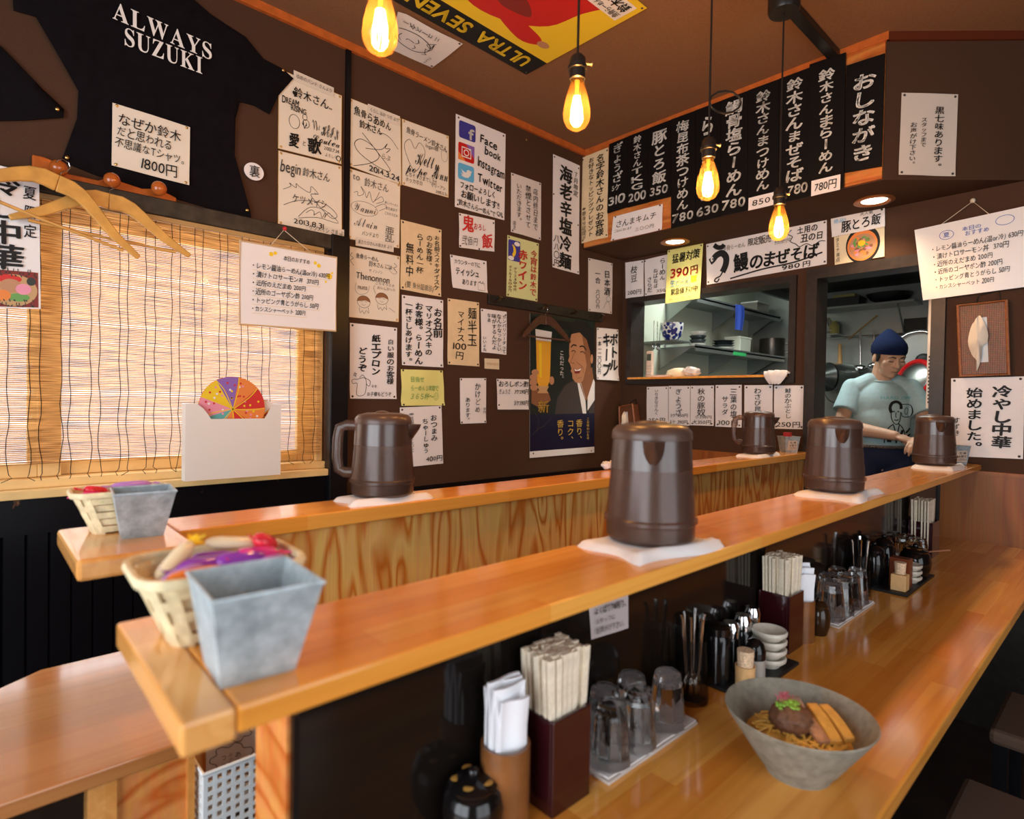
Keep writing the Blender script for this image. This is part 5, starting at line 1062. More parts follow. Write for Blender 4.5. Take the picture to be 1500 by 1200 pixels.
# ---------------------------------------------------------------- beer advertisement
beer, fnb, Wb, Hb = sheet('beer_poster', 'dark poster of a smiling man in a suit holding a glass of beer', 'poster', [oy(775.5, 459, YW), oy(870.5, 470, YW), oy(869.5, 663, YW), oy(775, 671, YW)], (0, -1, 0), [
    RC(0, 0, 1, .955, 'd', 1), RC(0, .70, 1, .955, 'h', 2), RC(0, .955, 1, 1, 'W', 2),
    PG([(.02, .02), (.60, .03), (.98, .06), (.98, .14), (.60, .09), (.02, .06)], 'k', 2),
    PG([(.40, .58), (.52, .49), (.70, .44), (.78, .50), (.84, .70), (.36, .70)], 'j', 3), PG([(.92, .46), (1, .50), (1, .70), (.90, .70)], 'j', 3),
    PG([(.70, .45), (.76, .46), (.84, .58), (.86, .70), (.80, .70)], 'W', 4), PG([(.98, .44), (1, .46), (1, .60), (.88, .68), (.88, .58)], 'W', 4),
    PG([(.72, .40), (.95, .34), (.98, .44), (.88, .60), (.84, .60), (.75, .48)], 'S', 4),
    PG([(.62, .10), (.74, .07), (.88, .09), (.96, .18), (.95, .30), (.90, .40), (.76, .475), (.68, .47), (.63, .44), (.625, .405), (.60, .385), (.615, .37), (.585, .33), (.56, .315), (.58, .28), (.575, .25), (.58, .18)], 's', 5),
    PG([(.78, .12), (.95, .16), (.95, .32), (.88, .42), (.80, .46), (.86, .34), (.82, .22)], 'S', 6),
    PG([(.60, .12), (.58, .06), (.68, .015), (.86, .02), (.98, .08), (1, .20), (.98, .34), (.93, .36), (.92, .24), (.86, .15), (.74, .10), (.66, .11)], 'k', 7),
    EL(.945, .29, .022, .035, 's', 8), ST([(.60, .215), (.64, .195), (.69, .20)], .008, 'k', layer=8), ST([(.74, .205), (.80, .20), (.85, .225)], .008, 'k', layer=8), ST([(.61, .245), (.65, .235), (.68, .25)], .005, 'k', layer=8), ST([(.75, .245), (.80, .24), (.83, .255)], .005, 'k', layer=8),
    ST([(.66, .25), (.605, .31), (.60, .325), (.66, .33)], .004, 'S', layer=8), PG([(.64, .365), (.70, .375), (.78, .355), (.74, .40), (.67, .405)], 'm', 8), PG([(.65, .37), (.70, .378), (.77, .362), (.75, .382), (.67, .387)], 'W', 9), ST([(.70, .32), (.80, .36), (.80, .40)], .003, 'S', layer=8), ST([(.70, .44), (.78, .43)], .003, 'S', layer=8),
    PG([(.08, .12), (.30, .13), (.285, .46), (.25, .50), (.12, .50), (.095, .46)], 'B', 5), PG([(.07, .105), (.31, .115), (.30, .185), (.08, .18)], 'W', 6), PG([(.12, .20), (.16, .20), (.165, .44), (.135, .44)], 'y', 6), PG([(.10, .50), (.27, .50), (.24, .53), (.26, .55), (.10, .55), (.13, .53)], 't', 5),
    EL(.05, .44, .055, .022, 's', 7), EL(.045, .475, .055, .022, 's', 7), EL(.055, .51, .055, .022, 's', 7), EL(.07, .405, .05, .020, 's', 7), EL(.31, .46, .035, .030, 's', 7), PG([(.02, .52), (.26, .54), (.30, .60), (.16, .66), (.02, .62)], 'S', 4),
    T('新', .10, .60, .28, .69, c='G', w=2, jit=0), T('これだった。', .42, .24, .50, .46, 'v', c='W', jit=0), T('香り、', .68, .74, .80, .92, 'v', c='G', jit=0), T('コク、', .54, .74, .66, .92, 'v', c='G', jit=0), T('香り。', .38, .74, .50, .92, 'v', c='G', jit=0), T('この味わいを今', .86, .73, .91, .90, 'v', c='G', jit=0),
    ST([(.03, .84), (.12, .80), (.20, .78), (.32, .72)], .004, 'j', layer=4), ST([(.04, .66), (.12, .74), (.10, .82)], .003, 'j', layer=4)], mat=pm('glossy_poster', (.75, .72, .68), .25), pins=((.05, .97), (.95, .985)), bulge=.003, part='print')

# ---------------------------------------------------------------- box of paper fans on the sill
fb = thing('fan_box', 'white cardboard box with cut out front standing on the window sill', 'box', (.69, 2.24, 1.002))
x0, x1, y0, y1, z0, z1_ = .535, .858, 2.212, 2.258, 1.0035, 1.268
M_CARD = pm('white_cardboard', (.80, .76, .71), .6)
fp = [(x0, z0), (x1, z0), (x1, z1_), (x1-.028, z1_), (x1-.040, 1.252), (x1-.052, 1.228), (x1-.060, 1.215), (x0+.080, 1.215), (x0+.070, 1.232), (x0+.055, 1.252), (x0+.035, z1_), (x0, z1_)]
b = MB(); b.prism([(x, y0, z) for x, z in fp], (0, .003, 0)); b.build('front_panel', M_CARD, fb)
for nm, q in (('side_panel', (x0, x0+.003, y0+.003, y1)), ('side_panel', (x1-.003, x1, y0+.003, y1))): MB().box(q[0], q[1], q[2], q[3], z0, z1_).build(nm, M_CARD, fb)
MB().box(x0+.003, x1-.003, y1-.003, y1, z0, z1_).build('back_panel', M_CARD, fb); MB().box(x0+.003, x1-.003, y0+.003, y1-.003, z0, z0+.003).build('bottom_panel', M_CARD, fb)
def fan(label, cx, cz, r, y, cols, seed, base='o'):
    t = thing('paper_fan', label, 'fan', (cx, y, cz), 'paper fans in the white box'); b = MB(); b.tube([(cx, y, cz), (cx, y-.0015, cz)], r, n=36)
    d = b.build('leaf', INK[base], t); rnd = random.Random(seed); it = []
    for k in range(9):
        a = 2*PI*k/9; it.append(PG([(.5, .52), (.5+.5*math.cos(a), .5+.5*math.sin(a)), (.5+.5*math.cos(a+.35), .5+.5*math.sin(a+.35)), (.5+.5*math.cos(a+.7), .5+.5*math.sin(a+.7))], cols[k % len(cols)], 1)); it.append(ST([(.5, .52), (.5+.3*math.cos(a+.1), .5+.3*math.sin(a+.1)), (.5+.49*math.cos(a), .5+.49*math.sin(a))], .003, 'y', layer=3))
        for j in range(6):
            rr = rnd.uniform(.15, .42); aa = a+rnd.uniform(.1, .6); it.append(EL(.5+rr*math.cos(aa), .5+rr*math.sin(aa), .018, .018, rnd.choice('Wyrp'), 2, 7))
    b = MB(); marks(b, it, lambda s, q: (cx-r+2*r*s, y-.0016, cz+r-2*r*q), 2*r, 2*r, (0, -1, 0), rnd); b.build('print', INKM, d, recalc=False)
    b = MB(); b.tube([(cx, y-.0008, cz-r*.9), (cx, y-.0008, max(cz-r-.09, 1.012))], .006, n=6, flat=.3); b.build('handle', M_STICK, t)
fan('large round patchwork paper fan rising from the middle of the white box', .692, 1.253, .113, 2.232, ['o', 'r', 'o', 'T', 'p', 'y', 'v', 'o', 'r'], 3)
fan('small orange patterned paper fan at the right behind the large one', .795, 1.225, .062, 2.246, ['o', 'W', 'r'], 4)
fan('violet patterned paper fan tucked at the left behind the large one', .622, 1.225, .058, 2.246, ['v', 'n', 'W'], 5, 'n')
# ---------------------------------------------------------------- menu boards on the soffit
b = MB(); b.box(XS-.012, XS, .752, YW-.017, ZS+.004, 2.757)
pb = b.build('backing_board', plywood('orange_pine_board', lin(205, 128, 60), lin(178, 92, 34), scale=(8, 1.6, 16), bands=5, seed=5)); tag(pb, 'long orange pine backing board across the soffit behind the menu boards', 'board')
M_SLATE = pm('black_menu_board', (.006, .005, .005), .5, spec=.15)
def slat(label, px, items, **k): return wallsheet(label, px, items, 'S', name='menu_board', cat='menu board', group='black menu boards on the soffit', mat=M_SLATE, pins=(), bulge=0, off=k.pop('off', .010), th=.008, out=.012, **k)
slat('leftmost black menu board, for dumplings at 310 yen', [(894, 212), (921, 201), (920, 304), (891, 313)], [T('ぎょうざ', .22, .04, .78, .60, 'v', c='w', w=2.6), T('5ケ', .22, .62, .70, .72, c='w', w=2), T('310', .06, .76, .94, .93, c='w', w=2.6)])
slat('black menu board priced 200 yen, second from the left', [(921.5, 200.5), (951.5, 189), (950.5, 297), (920.5, 304.5)], [T('鈴木さんTKG', .20, .04, .78, .80, 'v', c='w', w=2.4), T('200', .06, .80, .94, .96, c='w', w=2.6)])
slat('black menu board priced 350 yen, third from the left', [(952, 188.5), (984, 176.5), (984, 288.5), (951, 296.5)], [T('豚とろ飯', .16, .08, .86, .80, 'v', c='w', w=2.6), T('350', .08, .80, .92, .96, c='w', w=2.6)])
slat('black menu board priced 780 yen with seven characters, left of the hanging bulb', [(984.5, 176), (1020, 163), (1020, 327.5), (984.5, 336)], [T('梅昆布茶つけめん', .16, .05, .84, .86, 'v', c='w', w=2.4), T('780', .04, .86, .96, .97, c='w', w=2.6)])
slat('black menu board priced 630 yen, behind the third bulb', [(1020.5, 162.5), (1057, 149), (1057, 318), (1020.5, 327)], [T('らーめん', .20, .08, .80, .84, 'v', c='w', w=2.8), T('630', .04, .86, .96, .97, c='w', w=2.6)])
slat('black menu board priced 780 yen starting with a fish character', [(1057.5, 148.5), (1097, 134), (1096, 309), (1057.5, 317.5)], [T('鯛骨塩らーめん', .14, .04, .88, .86, 'v', c='w', w=2.7), T('780', .04, .86, .96, .97, c='w', w=2.6)])
slat('black menu board with an 850 price sticker', [(1097.5, 133.5), (1142.5, 117), (1141, 299), (1096.5, 308.5)], [T('鈴木さんまつけめん', .16, .05, .86, .87, 'v', c='w', w=2.6)])
slat('black menu board left of the tallest one, price painted 780', [(1143, 116.5), (1188, 100), (1187, 288.5), (1141.5, 298.5)], [T('鈴木さんまぜそば', .16, .04, .88, .86, 'v', c='w', w=2.6), T('780', .30, .87, .96, .97, c='w', w=2.4)])
slat('tallest black menu board with a 780 yen sticker, rising over the trim', [(1188.5, 97), (1241, 79.5), (1238, 277), (1187, 288.5)], [T('鈴木さんまらーめん', .16, .08, .84, .86, 'v', c='w', w=2.7)], off=.020)
slat('shorter black menu board of five large characters at the right end', [(1241, 97.5), (1297, 79.5), (1292, 244.5), (1238, 254)], [T('おしながき', .14, .12, .86, .93, 'v', c='w', w=3)])
def sslip(label, px, items, **k): return wallsheet(label, px, items, 'S', group='paper slips on the menu boards', **k)
sslip('tan paper with small columns of writing at the left end of the menu boards', [(853, 231.5), (892, 216), (891, 348), (852.5, 357)], [T('名字鈴木さんのお客様', .56, .04, .88, .97, 'v', w=2), T('お好きなトッピングプレゼント', .24, .04, .52, .95, 'v', w=1.6), T('※要身分証提示', .03, .58, .20, .97, 'v')], mat=M_TAN, out=.013)
sslip('white slip in thin writing below the first three menu boards', [(899, 318), (971.5, 299), (970.5, 337), (896, 353.5)], [T('さんまキムチ', .08, .22, .90, .52, w=1), T('三〇〇円', .48, .68, .86, .84, c='g'), T('ごはんに合います', .06, .58, .42, .70, c='g')], out=.014)
sslip('small white 850 price sticker at the foot of a menu board', [(1097, 290.5), (1136, 281), (1136, 300), (1096.5, 309)], [T('850', .14, .18, .86, .84, w=1.4)], out=.026, pins=(), off=.003, bulge=.002)
sslip('small white 780 yen price sticker at the foot of the tallest slat', [(1189, 265.5), (1231.5, 255.5), (1231, 278), (1188.5, 288)], [T('780円', .12, .18, .90, .84, w=1.3)], out=.036, pins=(), off=.003, bulge=.002)
# chamfer of the soffit
A_, B_ = Vector((XS, .75, 0)), Vector((XB, .35, 0)); dch = (B_-A_).normalized(); nch = Vector((-dch.y*-1, 0, 0)); nch = Vector((dch.y, -dch.x, 0)); nch = nch if nch.x < 0 else -nch
def onch(u, v):
    d = ray(u, v); o = Vector((0, 0, EYE)); t = (A_-o).dot(nch)/d.dot(nch); return o+d*t
sheet('paper_sign', 'pale paper with three thin columns alone on the dark angled soffit face', 'sign', [onch(1320, 136.5), onch(1402.5, 139), onch(1398, 259), onch(1315, 257)], nch, [T('黒七味あります。', .58, .16, .76, .94, 'v', w=1.6), T('スタッフまで', .32, .30, .48, .66, 'v', w=1.2), T('お声がけ下さい。', .14, .36, .30, .90, 'v', w=1.2)], mat=pm('beige_paper', (.66, .58, .50), .8))
# recessed downlights in the soffit
def downlight(label, x, y):
    t = thing('downlight', label, 'downlight', (x, y, ZS), 'recessed downlights in the soffit')
    MB().lathe([(.078, 0), (.080, -.006), (.066, -.010), (.052, -.004), (.050, .0), (.078, 0)], c=(x, y, ZS), n=36).build('trim_ring', pm('copper_ring', (.42, .16, .05), .3, metal=.6), t, smooth=50)
    MB().lathe([(0, -.0030), (.050, -.0030), (.050, -.0015), (0, -.0015)], c=(x, y, ZS), n=28).build('lens', emis('downlight_glow', (1, .86, .68), 7), t)
    light('downlight_lamp', 'SPOT', (x, y, ZS-.02), 13, (1, .72, .46), .04, target=(x-.03, y, 0), spot=2.0, blend=.8)
downlight('recessed downlight in the soffit above the kitchen window', 2.925, 1.84); downlight('recessed downlight in the soffit at its angled end', 2.94, .85)

# ---------------------------------------------------------------- papers on the kitchen wall
B__ = lambda label, px, items, **k: wallsheet(label, px, items, 'B', group='handwritten papers on the kitchen wall', **k)
B__('white price paper of two characters in the wall corner above the kitchen window', [(916.5, 385), (943.5, 381), (943.5, 434), (917, 437.5)], [T('枝豆', .32, .12, .72, .60, 'v', w=1.2), T('200円', .12, .78, .92, .94, w=1.2)], pins=((.93, .05),))
B__('white paper with three short columns next to the yellow beer price', [(944.5, 381), (978.5, 373), (977.5, 429.5), (945.5, 434)], [T('らーめん', .68, .06, .94, .66, 'v', w=1.8), T('ねばねば', .42, .30, .62, .84, 'v', w=1.3), T('さらだ', .12, .50, .36, .92, 'v', w=1.5), T('350', .55, .86, .96, .97)], pins=((.03, .04), (.05, .95), (.95, .95)))
B__('yellow paper with 390 yen in red over the kitchen window', [(982, 368), (1034, 358), (1029, 438), (978.5, 446)], [T('猛暑対策', .16, .10, .94, .28, w=2.2, sl=-.03), T('390', .12, .34, .66, .56, c='r', w=2.6), T('円', .68, .36, .92, .54, c='r', w=2), T('生ビール', .14, .58, .68, .70, c='c', w=1.8), RC(.72, .56, .88, .68, 'y', 1), T('緊急値下げ中', .16, .74, .94, .86, w=1.6), T('～～～～', .10, .90, .80, .98, c='o')], mat=M_YELLOW, off=.030, bulge=.0, pins=((.05, .03), (.95, .03)))
B__('wide white banner with a black swirling brush mark above the kitchen window', [(1035, 358), (1211.5, 321.5), (1211.5, 387), (1036, 417.5)], [ST([(.075, .06), (.11, .14), (.15, .15), (.17, .10)], .026), ST([(.035, .46), (.06, .42), (.10, .32), (.15, .30), (.185, .42), (.18, .60), (.15, .76)], .036), ST([(.16, .70), (.13, .84), (.09, .88), (.075, .94), (.10, .97), (.12, .90)], .008), EL(.055, .40, .013, .06, 'W', 5), EL(.062, .40, .005, .025, 'k', 6), T('魚骨らーめん', .16, .12, .36, .28, c='g'), T('限定販売', .38, .06, .58, .28, w=1.8), T('予約受付中', .60, .24, .74, .36, c='g'), T('土用の', .78, .04, .94, .22, w=2.4), T('丑の日', .81, .23, .98, .42, w=2.4), ST([(.74, .08), (.71, .16), (.745, .24), (.73, .34), (.77, .42), (.80, .50), (.85, .46), (.90, .53), (.95, .46), (.99, .48)], .004), T('鰻', .25, .36, .39, .84, w=3), T('のまぜそば', .40, .48, .94, .82, w=3), ST([(.22, .95), (.50, .86), (.76, .83), (.97, .72)], .008), T('980円', .66, .84, .90, .99, w=2.2)], pins=((.015, .06), (.985, .06), (.985, .94), (.015, .94)))
B__('cream poster of a pork rice bowl in colour over the kitchen door', [(1222, 331), (1296.5, 314), (1296, 376), (1223.5, 388.5)], [EL(.58, .62, .34, .46, 'k', 1, 30), EL(.57, .64, .30, .37, 'o', 2, 30), EL(.57, .66, .27, .30, 's', 3, 30)]+[EL(.57+.22*math.cos(k*2.4)*(.3+.7*((k*37) % 10)/10), .66+.25*math.sin(k*2.4)*(.3+.7*((k*37) % 10)/10), .045, .04, 'po'[k % 2] if k % 3 else 'S', 4, 9, k) for k in range(26)]+[EL(.55+.14*math.cos(k*1.9), .55+.11*math.sin(k*1.9), .05, .025, 'e', 5, 8, k) for k in range(9)]+[EL(.56, .58, .075, .075, 'y', 6, 16), T('スタミナ満点', .03, .20, .12, .95, 'v', w=1.2)], mat=pm('cream_print_paper', (.78, .66, .44), .6), pins=((.9, .22),), off=.006)
B__('white title strip pasted along the top of the pork rice poster', [(1218, 321), (1297, 304), (1297.5, 332.5), (1220, 348.5)], [T('豚とろ飯', .20, .22, .94, .96, w=2.2, sl=-.06), T('大人気', .56, .04, .80, .22, c='g', w=1.3), T('絶品!!', .06, .10, .30, .34, c='c')], off=.010, pins=((.95, .1),), bulge=.004)
for k, (x0, x1, a, c, yb, yt) in enumerate(((948, 979.3, 621.5, 621.5, 567, 566), (980, 1011.4, 622.8, 623.6, 565.5, 565.3), (1012, 1046.3, 623, 624, 565.2, 564.8), (1048.6, 1087, 625, 626.5, 564.2, 563.8), (1091, 1132.3, 627, 628.5, 564.6, 564), (1134.4, 1178.5, 628, 629, 565, 564.6))):
    tx = [('いりきなさんく', '250円'), ('ぎょうざ', '3ケ250円'), ('秋の豚奴', '250円'), ('三葉の塩', '300円'), ('わさび昆布', '250円'), ('鮭のかぶとし', '250円')][k]
    lab = ['first white price sheet from the left under the kitchen window', 'second price sheet from the left, with two prices, under the kitchen window', 'third price sheet from the left under the kitchen window', 'fourth price sheet, half hidden behind the small far pitcher', 'fifth price sheet, right of the small far pitcher', 'last and widest price sheet beside the kitchen door'][k]
    it = [T(tx[0], .32, .06, .66, .76, 'v', w=1.4)] if k != 3 else [T('三葉の塩', .58, .08, .84, .78, 'v', w=1.5), T('サラダ', .26, .26, .52, .72, 'v', w=1.5)]
    if k == 1: it += [T('3ケ 250円', .10, .70, .92, .80, w=1.2)]; tx = (tx[0], '5ケ 390円')
    if k == 2: it += [T('小250円', .20, .74, .94, .83, w=1.2)]; tx = (tx[0], '大350円')
    it += [T(tx[1], .08, .86 if k in (1, 2) else .82, .92, .97, w=1.5)]
    wallsheet(lab, [(x0, yb), (x1, yt), (x1, c), (x0, a)], it, 'B', name='price_sheet', cat='price sheet', group='price sheets under the kitchen window', pins=((.08, .05), (.92, .05), (.92, .95), (.08, .95)))
B__('white sheet with two columns of large brush characters at the right wall', [(1393.5, 554.5), (1501, 551.5), (1499, 672.5), (1392.5, 668)], [T('冷やし中華', .55, .10, .88, .88, 'v', w=3), T('始めました。', .20, .12, .48, .94, 'v', w=2.6), T('すずき', .04, .50, .14, .74, 'v', w=1.4)], mat=M_WHITE)
nb = Vector((-1, 0, 0)); XW_ = XB-.035
f4 = [ox(1339.5, 337, XB-.05), ox(1524, 297, XB-.05), ox(1526, 417, XB-.03), ox(1352, 440, XB-.03)]
wi = [T('本日の', .40, .10, .56, .16, c='b'), T('おすすめ', .42, .16, .62, .23, c='b'), ring(.27, .16, .06, .06, .002, 'b'), T('夏', .24, .12, .30, .20, c='b'), ring(.74, .12, .07, .06, .002, 'b')]+[T('・'+s, .12, .28+.105*i, .12+w*.92, .37+.105*i, w=1.2) for i, (s, w) in enumerate(ITEMS)]
hung_board('tilted glossy whiteboard of handwritten specials hanging by a string at the right', f4, (-1, 0, .1), wi, ox(1425, 295, XB-.012), .24, .62, None, th=.007)
o = MB().ball(ox(1425, 294, XB-.010), .010, n=10, m=6).build('string_knot', pm('string', (.7, .6, .45), .8), smooth=180); tag(o, 'knotted string end on a nail above the whiteboard', 'knot')

# woven tissue baskets hanging on the wall
def wicker(sc=260):
    m, N, L, p = newmat('brown_wicker_%d' % sc); tc = N.new('ShaderNodeTexCoord'); mp = N.new('ShaderNodeMapping'); mp.inputs['Rotation'].default_value = (.785, 0, 0); L.new(tc.outputs['Object'], mp.inputs['Vector'])
    w = N.new('ShaderNodeTexChecker'); w.inputs['Scale'].default_value = sc; w.inputs['Color1'].default_value = (.22, .075, .026, 1); w.inputs['Color2'].default_value = (.10, .030, .012, 1); L.new(mp.outputs['Vector'], w.inputs['Vector'])
    n = N.new('ShaderNodeTexNoise'); n.inputs['Scale'].default_value = 90; L.new(tc.outputs['Object'], n.inputs['Vector']); mx = N.new('ShaderNodeMix'); mx.data_type = 'RGBA'; mx.blend_type = 'OVERLAY'; mx.inputs[0].default_value = .6
    L.new(w.outputs['Color'], mx.inputs[6]); L.new(n.outputs['Color'], mx.inputs[7]); L.new(mx.outputs[2], p.inputs['Base Color'])
    bp = N.new('ShaderNodeBump'); bp.inputs['Strength'].default_value = .8; bp.inputs['Distance'].default_value = .003; L.new(w.outputs['Fac'], bp.inputs['Height']); L.new(bp.outputs['Normal'], p.inputs['Normal']); p.inputs['Roughness'].default_value = .45; return m
M_WICK = wicker(190)
M_TISS = pm('cream_tissue', (.80, .70, .57), .9)
def tissue_basket(label, lt, q, dep, slot):
    TL, TR, BR, BL = [Vector(c) for c in q]; fn = lambda s, t: (TL*(1-s)+TR*s)*(1-t)+(BL*(1-s)+BR*s)*t; n = Vector((-1, 0, 0))
    t = thing('tissue_basket', label, 'tissue basket', fn(.5, 1)); b = MB(); b.slab(lambda s, u: fn(s, u)+n*dep, n, dep-.004, 1, 1); b.build('basket', M_WICK, t, bevel=.006)
    b = MB(); b.tube([fn(0, 0)+n*dep, fn(1, 0)+n*dep, fn(1, 1)+n*dep, fn(0, 1)+n*dep], .0065, n=8, closed=True); b.build('rim', pm('wicker_rim', (.30, .10, .03), .4, noise=.3, nscale=150), t)
    b = MB(); b.slab(lambda s, u: fn(.40+.20*s, .20+.62*u)+n*(dep+.002), n, .001, 1, 1); b.build('slot', pm('pale_slot', (.62, .66, .68), .5), t)
    r = random.Random(2); out = [(.38, .22), (.48, .18), (.62, .40), (.60, .55), (.50, .60), (.46, .78), (.36, .94), (.37, .80), (.26, .70), (.20, .52), (.26, .34)]
    b = MB(); c = (.42, .5); P = catmull(out, True, 3); ctr = b.bm.verts.new(fn(*c)+n*(dep+.040)); R1 = b.pts([fn(c[0]+(x-c[0])*.6, c[1]+(y-c[1])*.6)+n*(dep+.030+r.uniform(-.007, .007)) for x, y in P]); R2 = b.pts([fn(x, y)+n*(dep+.010+r.uniform(-.005, .008)) for x, y in P]); m = len(P)
    R3 = b.pts([fn(c[0]+(x-c[0])*.5, c[1]+(y-c[1])*.5)+n*(dep+.003) for x, y in P])
    for i in range(m):
        j = (i+1) % m; b.face([ctr, R1[i], R1[j]]); b.face([R1[i], R2[i], R2[j], R1[j]]); b.face([R2[i], R3[i], R3[j], R2[j]])
    b.build('tissue', M_TISS, t, smooth=80)
    b = MB(); b.tube([fn(.35, 0)+n*.01, fn(.42, -.12)+n*.004, fn(.85, -.16)+n*.004, fn(.85, 0)+n*.01], .002, n=6); b.build('hanging_wire', M_BLACK, t)
tissue_basket('large brown wicker tissue basket hanging under the whiteboard at the right', 0, [ox(1405.5, 449, XB-.001), ox(1476, 441.5, XB-.001), ox(1479.5, 549, XB-.001), ox(1409.5, 551.5, XB-.001)], .030, 0)
tissue_basket('small brown wicker tissue basket in the corner behind the largest pitcher', 0, [ox(917, 596, XB-.001), ox(936, 592, XB-.001), ox(942, 640, XB-.001), ox(918, 643, XB-.001)], .07, 0)
# ---------------------------------------------------------------- frames of the kitchen hatch and door
M_FRAME = pm('dark_brown_frame', (.022, .015, .012), .4, noise=.3, nscale=30)
def framed(name, y0, y1, z0, z1, w, m, bottom=True):
    b = MB(); x0, x1 = XB-.022, XB+.122
    e = .003; b.box(x0, x1, y0-w, y0+e, z0-(w if bottom else 0), z1+w); b.box(x0, x1, y1-e, y1+w, z0-(w if bottom else 0), z1+w); b.box(x0, x1, y0+e, y1-e, z1-e, z1+w)
    if bottom: b.box(x0, x1, y0+e, y1-e, z0-w, z0+e)
    return struct(name, b, m)
framed('trim_9', 1.262, 2.245, 1.437, 1.925, .030, M_FRAME)
framed('trim_10', .655, 1.135, 0, 1.925, .048, M_FRAME, False)
o = MB().box(XB-.05, XB+.20, 1.264, 2.243, 1.4375, 1.450).build('hatch_shelf', M_LEDGE, bevel=.002); tag(o, 'orange wooden sill board of the kitchen hatch', 'shelf')

# ---------------------------------------------------------------- kitchen room
XK, YK = 5.1, 2.40
M_KW = pm('pale_green_kitchen_wall', (.58, .62, .50), .5); M_KS = pm('brushed_steel_wall', (.34, .36, .34), .38, metal=.75, noise=.12, nscale=4)
struct('floor_kitchen', MB().box(XB+.1215, XK, -.6, YK, 0, .05), M_FLOOR, loc=(0, 0, 0))
struct('wall_kitchen_left', MB().box(XB+.12, XK+.1, YK, YK+.1, 0, 2.5), M_KW, loc=(0, 0, 0))
struct('wall_kitchen_back', MB().box(XK, XK+.1, -.6, YK, 0, 2.5), M_KS, loc=(0, 0, 0))
struct('wall_kitchen_right', MB().box(XB+.12, XK+.1, -.7, -.6, 0, 2.5), M_KW, loc=(0, 0, 0))
struct('ceiling_kitchen', MB().box(XB+.12, XK+.1, -.7, YK+.1, 2.5, 2.6), M_KW, loc=(0, 0, 0))
M_SHELF = pm('dull_steel_shelf', (.30, .32, .31), .35, metal=.8)
def kshelf(label, z, x0, x1, d, y1=YK):
    t = thing('wall_shelf', label, 'shelf', ((x0+x1)/2, y1, z), 'steel shelves in the kitchen'); b = MB(); b.box(x0, x1, y1-d, y1, z-.012, z); b.box(x0, x1, y1-d, y1-d+.008, z-.035, z+.012); b.build('shelf_board', M_SHELF, t)
    for x in (x0+.01, (x0+x1)/2, x1-.05):
        b = MB(); b.prism([(x, y1, z-.012), (x, y1-d*.85, z-.012), (x, y1, z-.16)], (.006, 0, 0)); b.build('bracket', M_SHELF, t)
kshelf('lower steel shelf on the pale kitchen wall, with plates', 1.685, 3.62, 5.05, .30); kshelf('upper steel shelf high on the pale kitchen wall', 2.03, 3.70, 5.05, .26)
def at(u, v, y): return oy(u, v, y)
# phone and small things on the hatch sill
zs = 1.4505
c = ox(952, 545, XB+.06); t = thing('cordless_phone', 'pale cordless phone standing upright on the hatch sill', 'phone', (c.x, c.y, zs)); MB().box(c.x-.012, c.x+.012, c.y-.024, c.y+.024, zs, zs+.168).build('handset', pm('beige_plastic', (.62, .50, .42), .4), t, bevel=.008)
MB().box(c.x-.0145, c.x-.012, c.y-.015, c.y+.015, zs+.108, zs+.150).build('screen', pm('phone_screen', (.05, .07, .05), .2), t)
b = MB()
for i in range(4):
    for j in range(3): b.ball((c.x-.0125, c.y-.012+.012*j, zs+.02+.018*i), .0045, n=8, m=4, sc=(.5, 1, 1))
k_ = b.build('keypad', pm('keypad_grey', (.40, .36, .33), .5), t)
def simple(name, label, cat, mb, m, sm=None, **k): o = mb.build(name, m, smooth=sm, **k); return tag(o, label, cat)
c = ox(958, 552, XB+.02); simple('white_dish', 'flat white oblong dish lying on the hatch sill', 'dish', MB().lathe([(0, 0), (.04, 0), (.05, .012), (.048, .012), (.038, .004), (0, .004)], c=(XB+.02, c.y-.03, zs), sx=.8, sy=1.9, n=32), M_WHITE, 40)
c = ox(1000, 545, XB+.12); simple('lidded_bowl', 'cream domed bowl beyond the hatch sill', 'bowl', MB().lathe([(0, 0), (.08, 0), (.085, .01), (.07, .045), (.03, .06), (0, .062)], c=(XB+.13, c.y+.03, zs), n=32), pm('cream_plastic', (.70, .60, .42), .4), 60)
c = ox(1012, 545, XB+.06); b = MB(); b.ball((XB+.06, c.y, zs+.030), .045, sc=(.8, 1.2, .65), n=20, m=12); r_ = random.Random(8)
for v in b.bm.verts: v.co += Vector((r_.gauss(0, 1), r_.gauss(0, 1), r_.gauss(0, .6)))*.005
for v in b.bm.verts: v.co.z = max(v.co.z, zs)
simple('plastic_bag', 'crumpled whitish bag on the hatch sill', 'bag', b, pm('bag_plastic', (.70, .66, .64), .3), 180)
c = ox(1139, 540, XB-.03); t = thing('folded_dishcloth', 'white dishcloth draped over the right end of the hatch sill', 'cloth', (XB-.02, c.y, zs))
def dc(s, q):
    L = q*.17; w = .060*(1 if L < .10 else 1-.55*((L-.10)/.07)**1.5); y = c.y+w*(1-2*s); rg = .004*math.sin(s*22+L*30)
    if L < .10: return (XB+.045-L, y, zs+.016+rg+.004*math.sin(PI*s))
    return (XB-.064-.006*math.sin(PI*s), y, zs+.012+rg*.5-(L-.10)*.75)
b = MB(); b.slab(dc, (-.5, 0, .8), .012, 24, 12); b.build('cloth', M_CLOTHW, t, smooth=70)
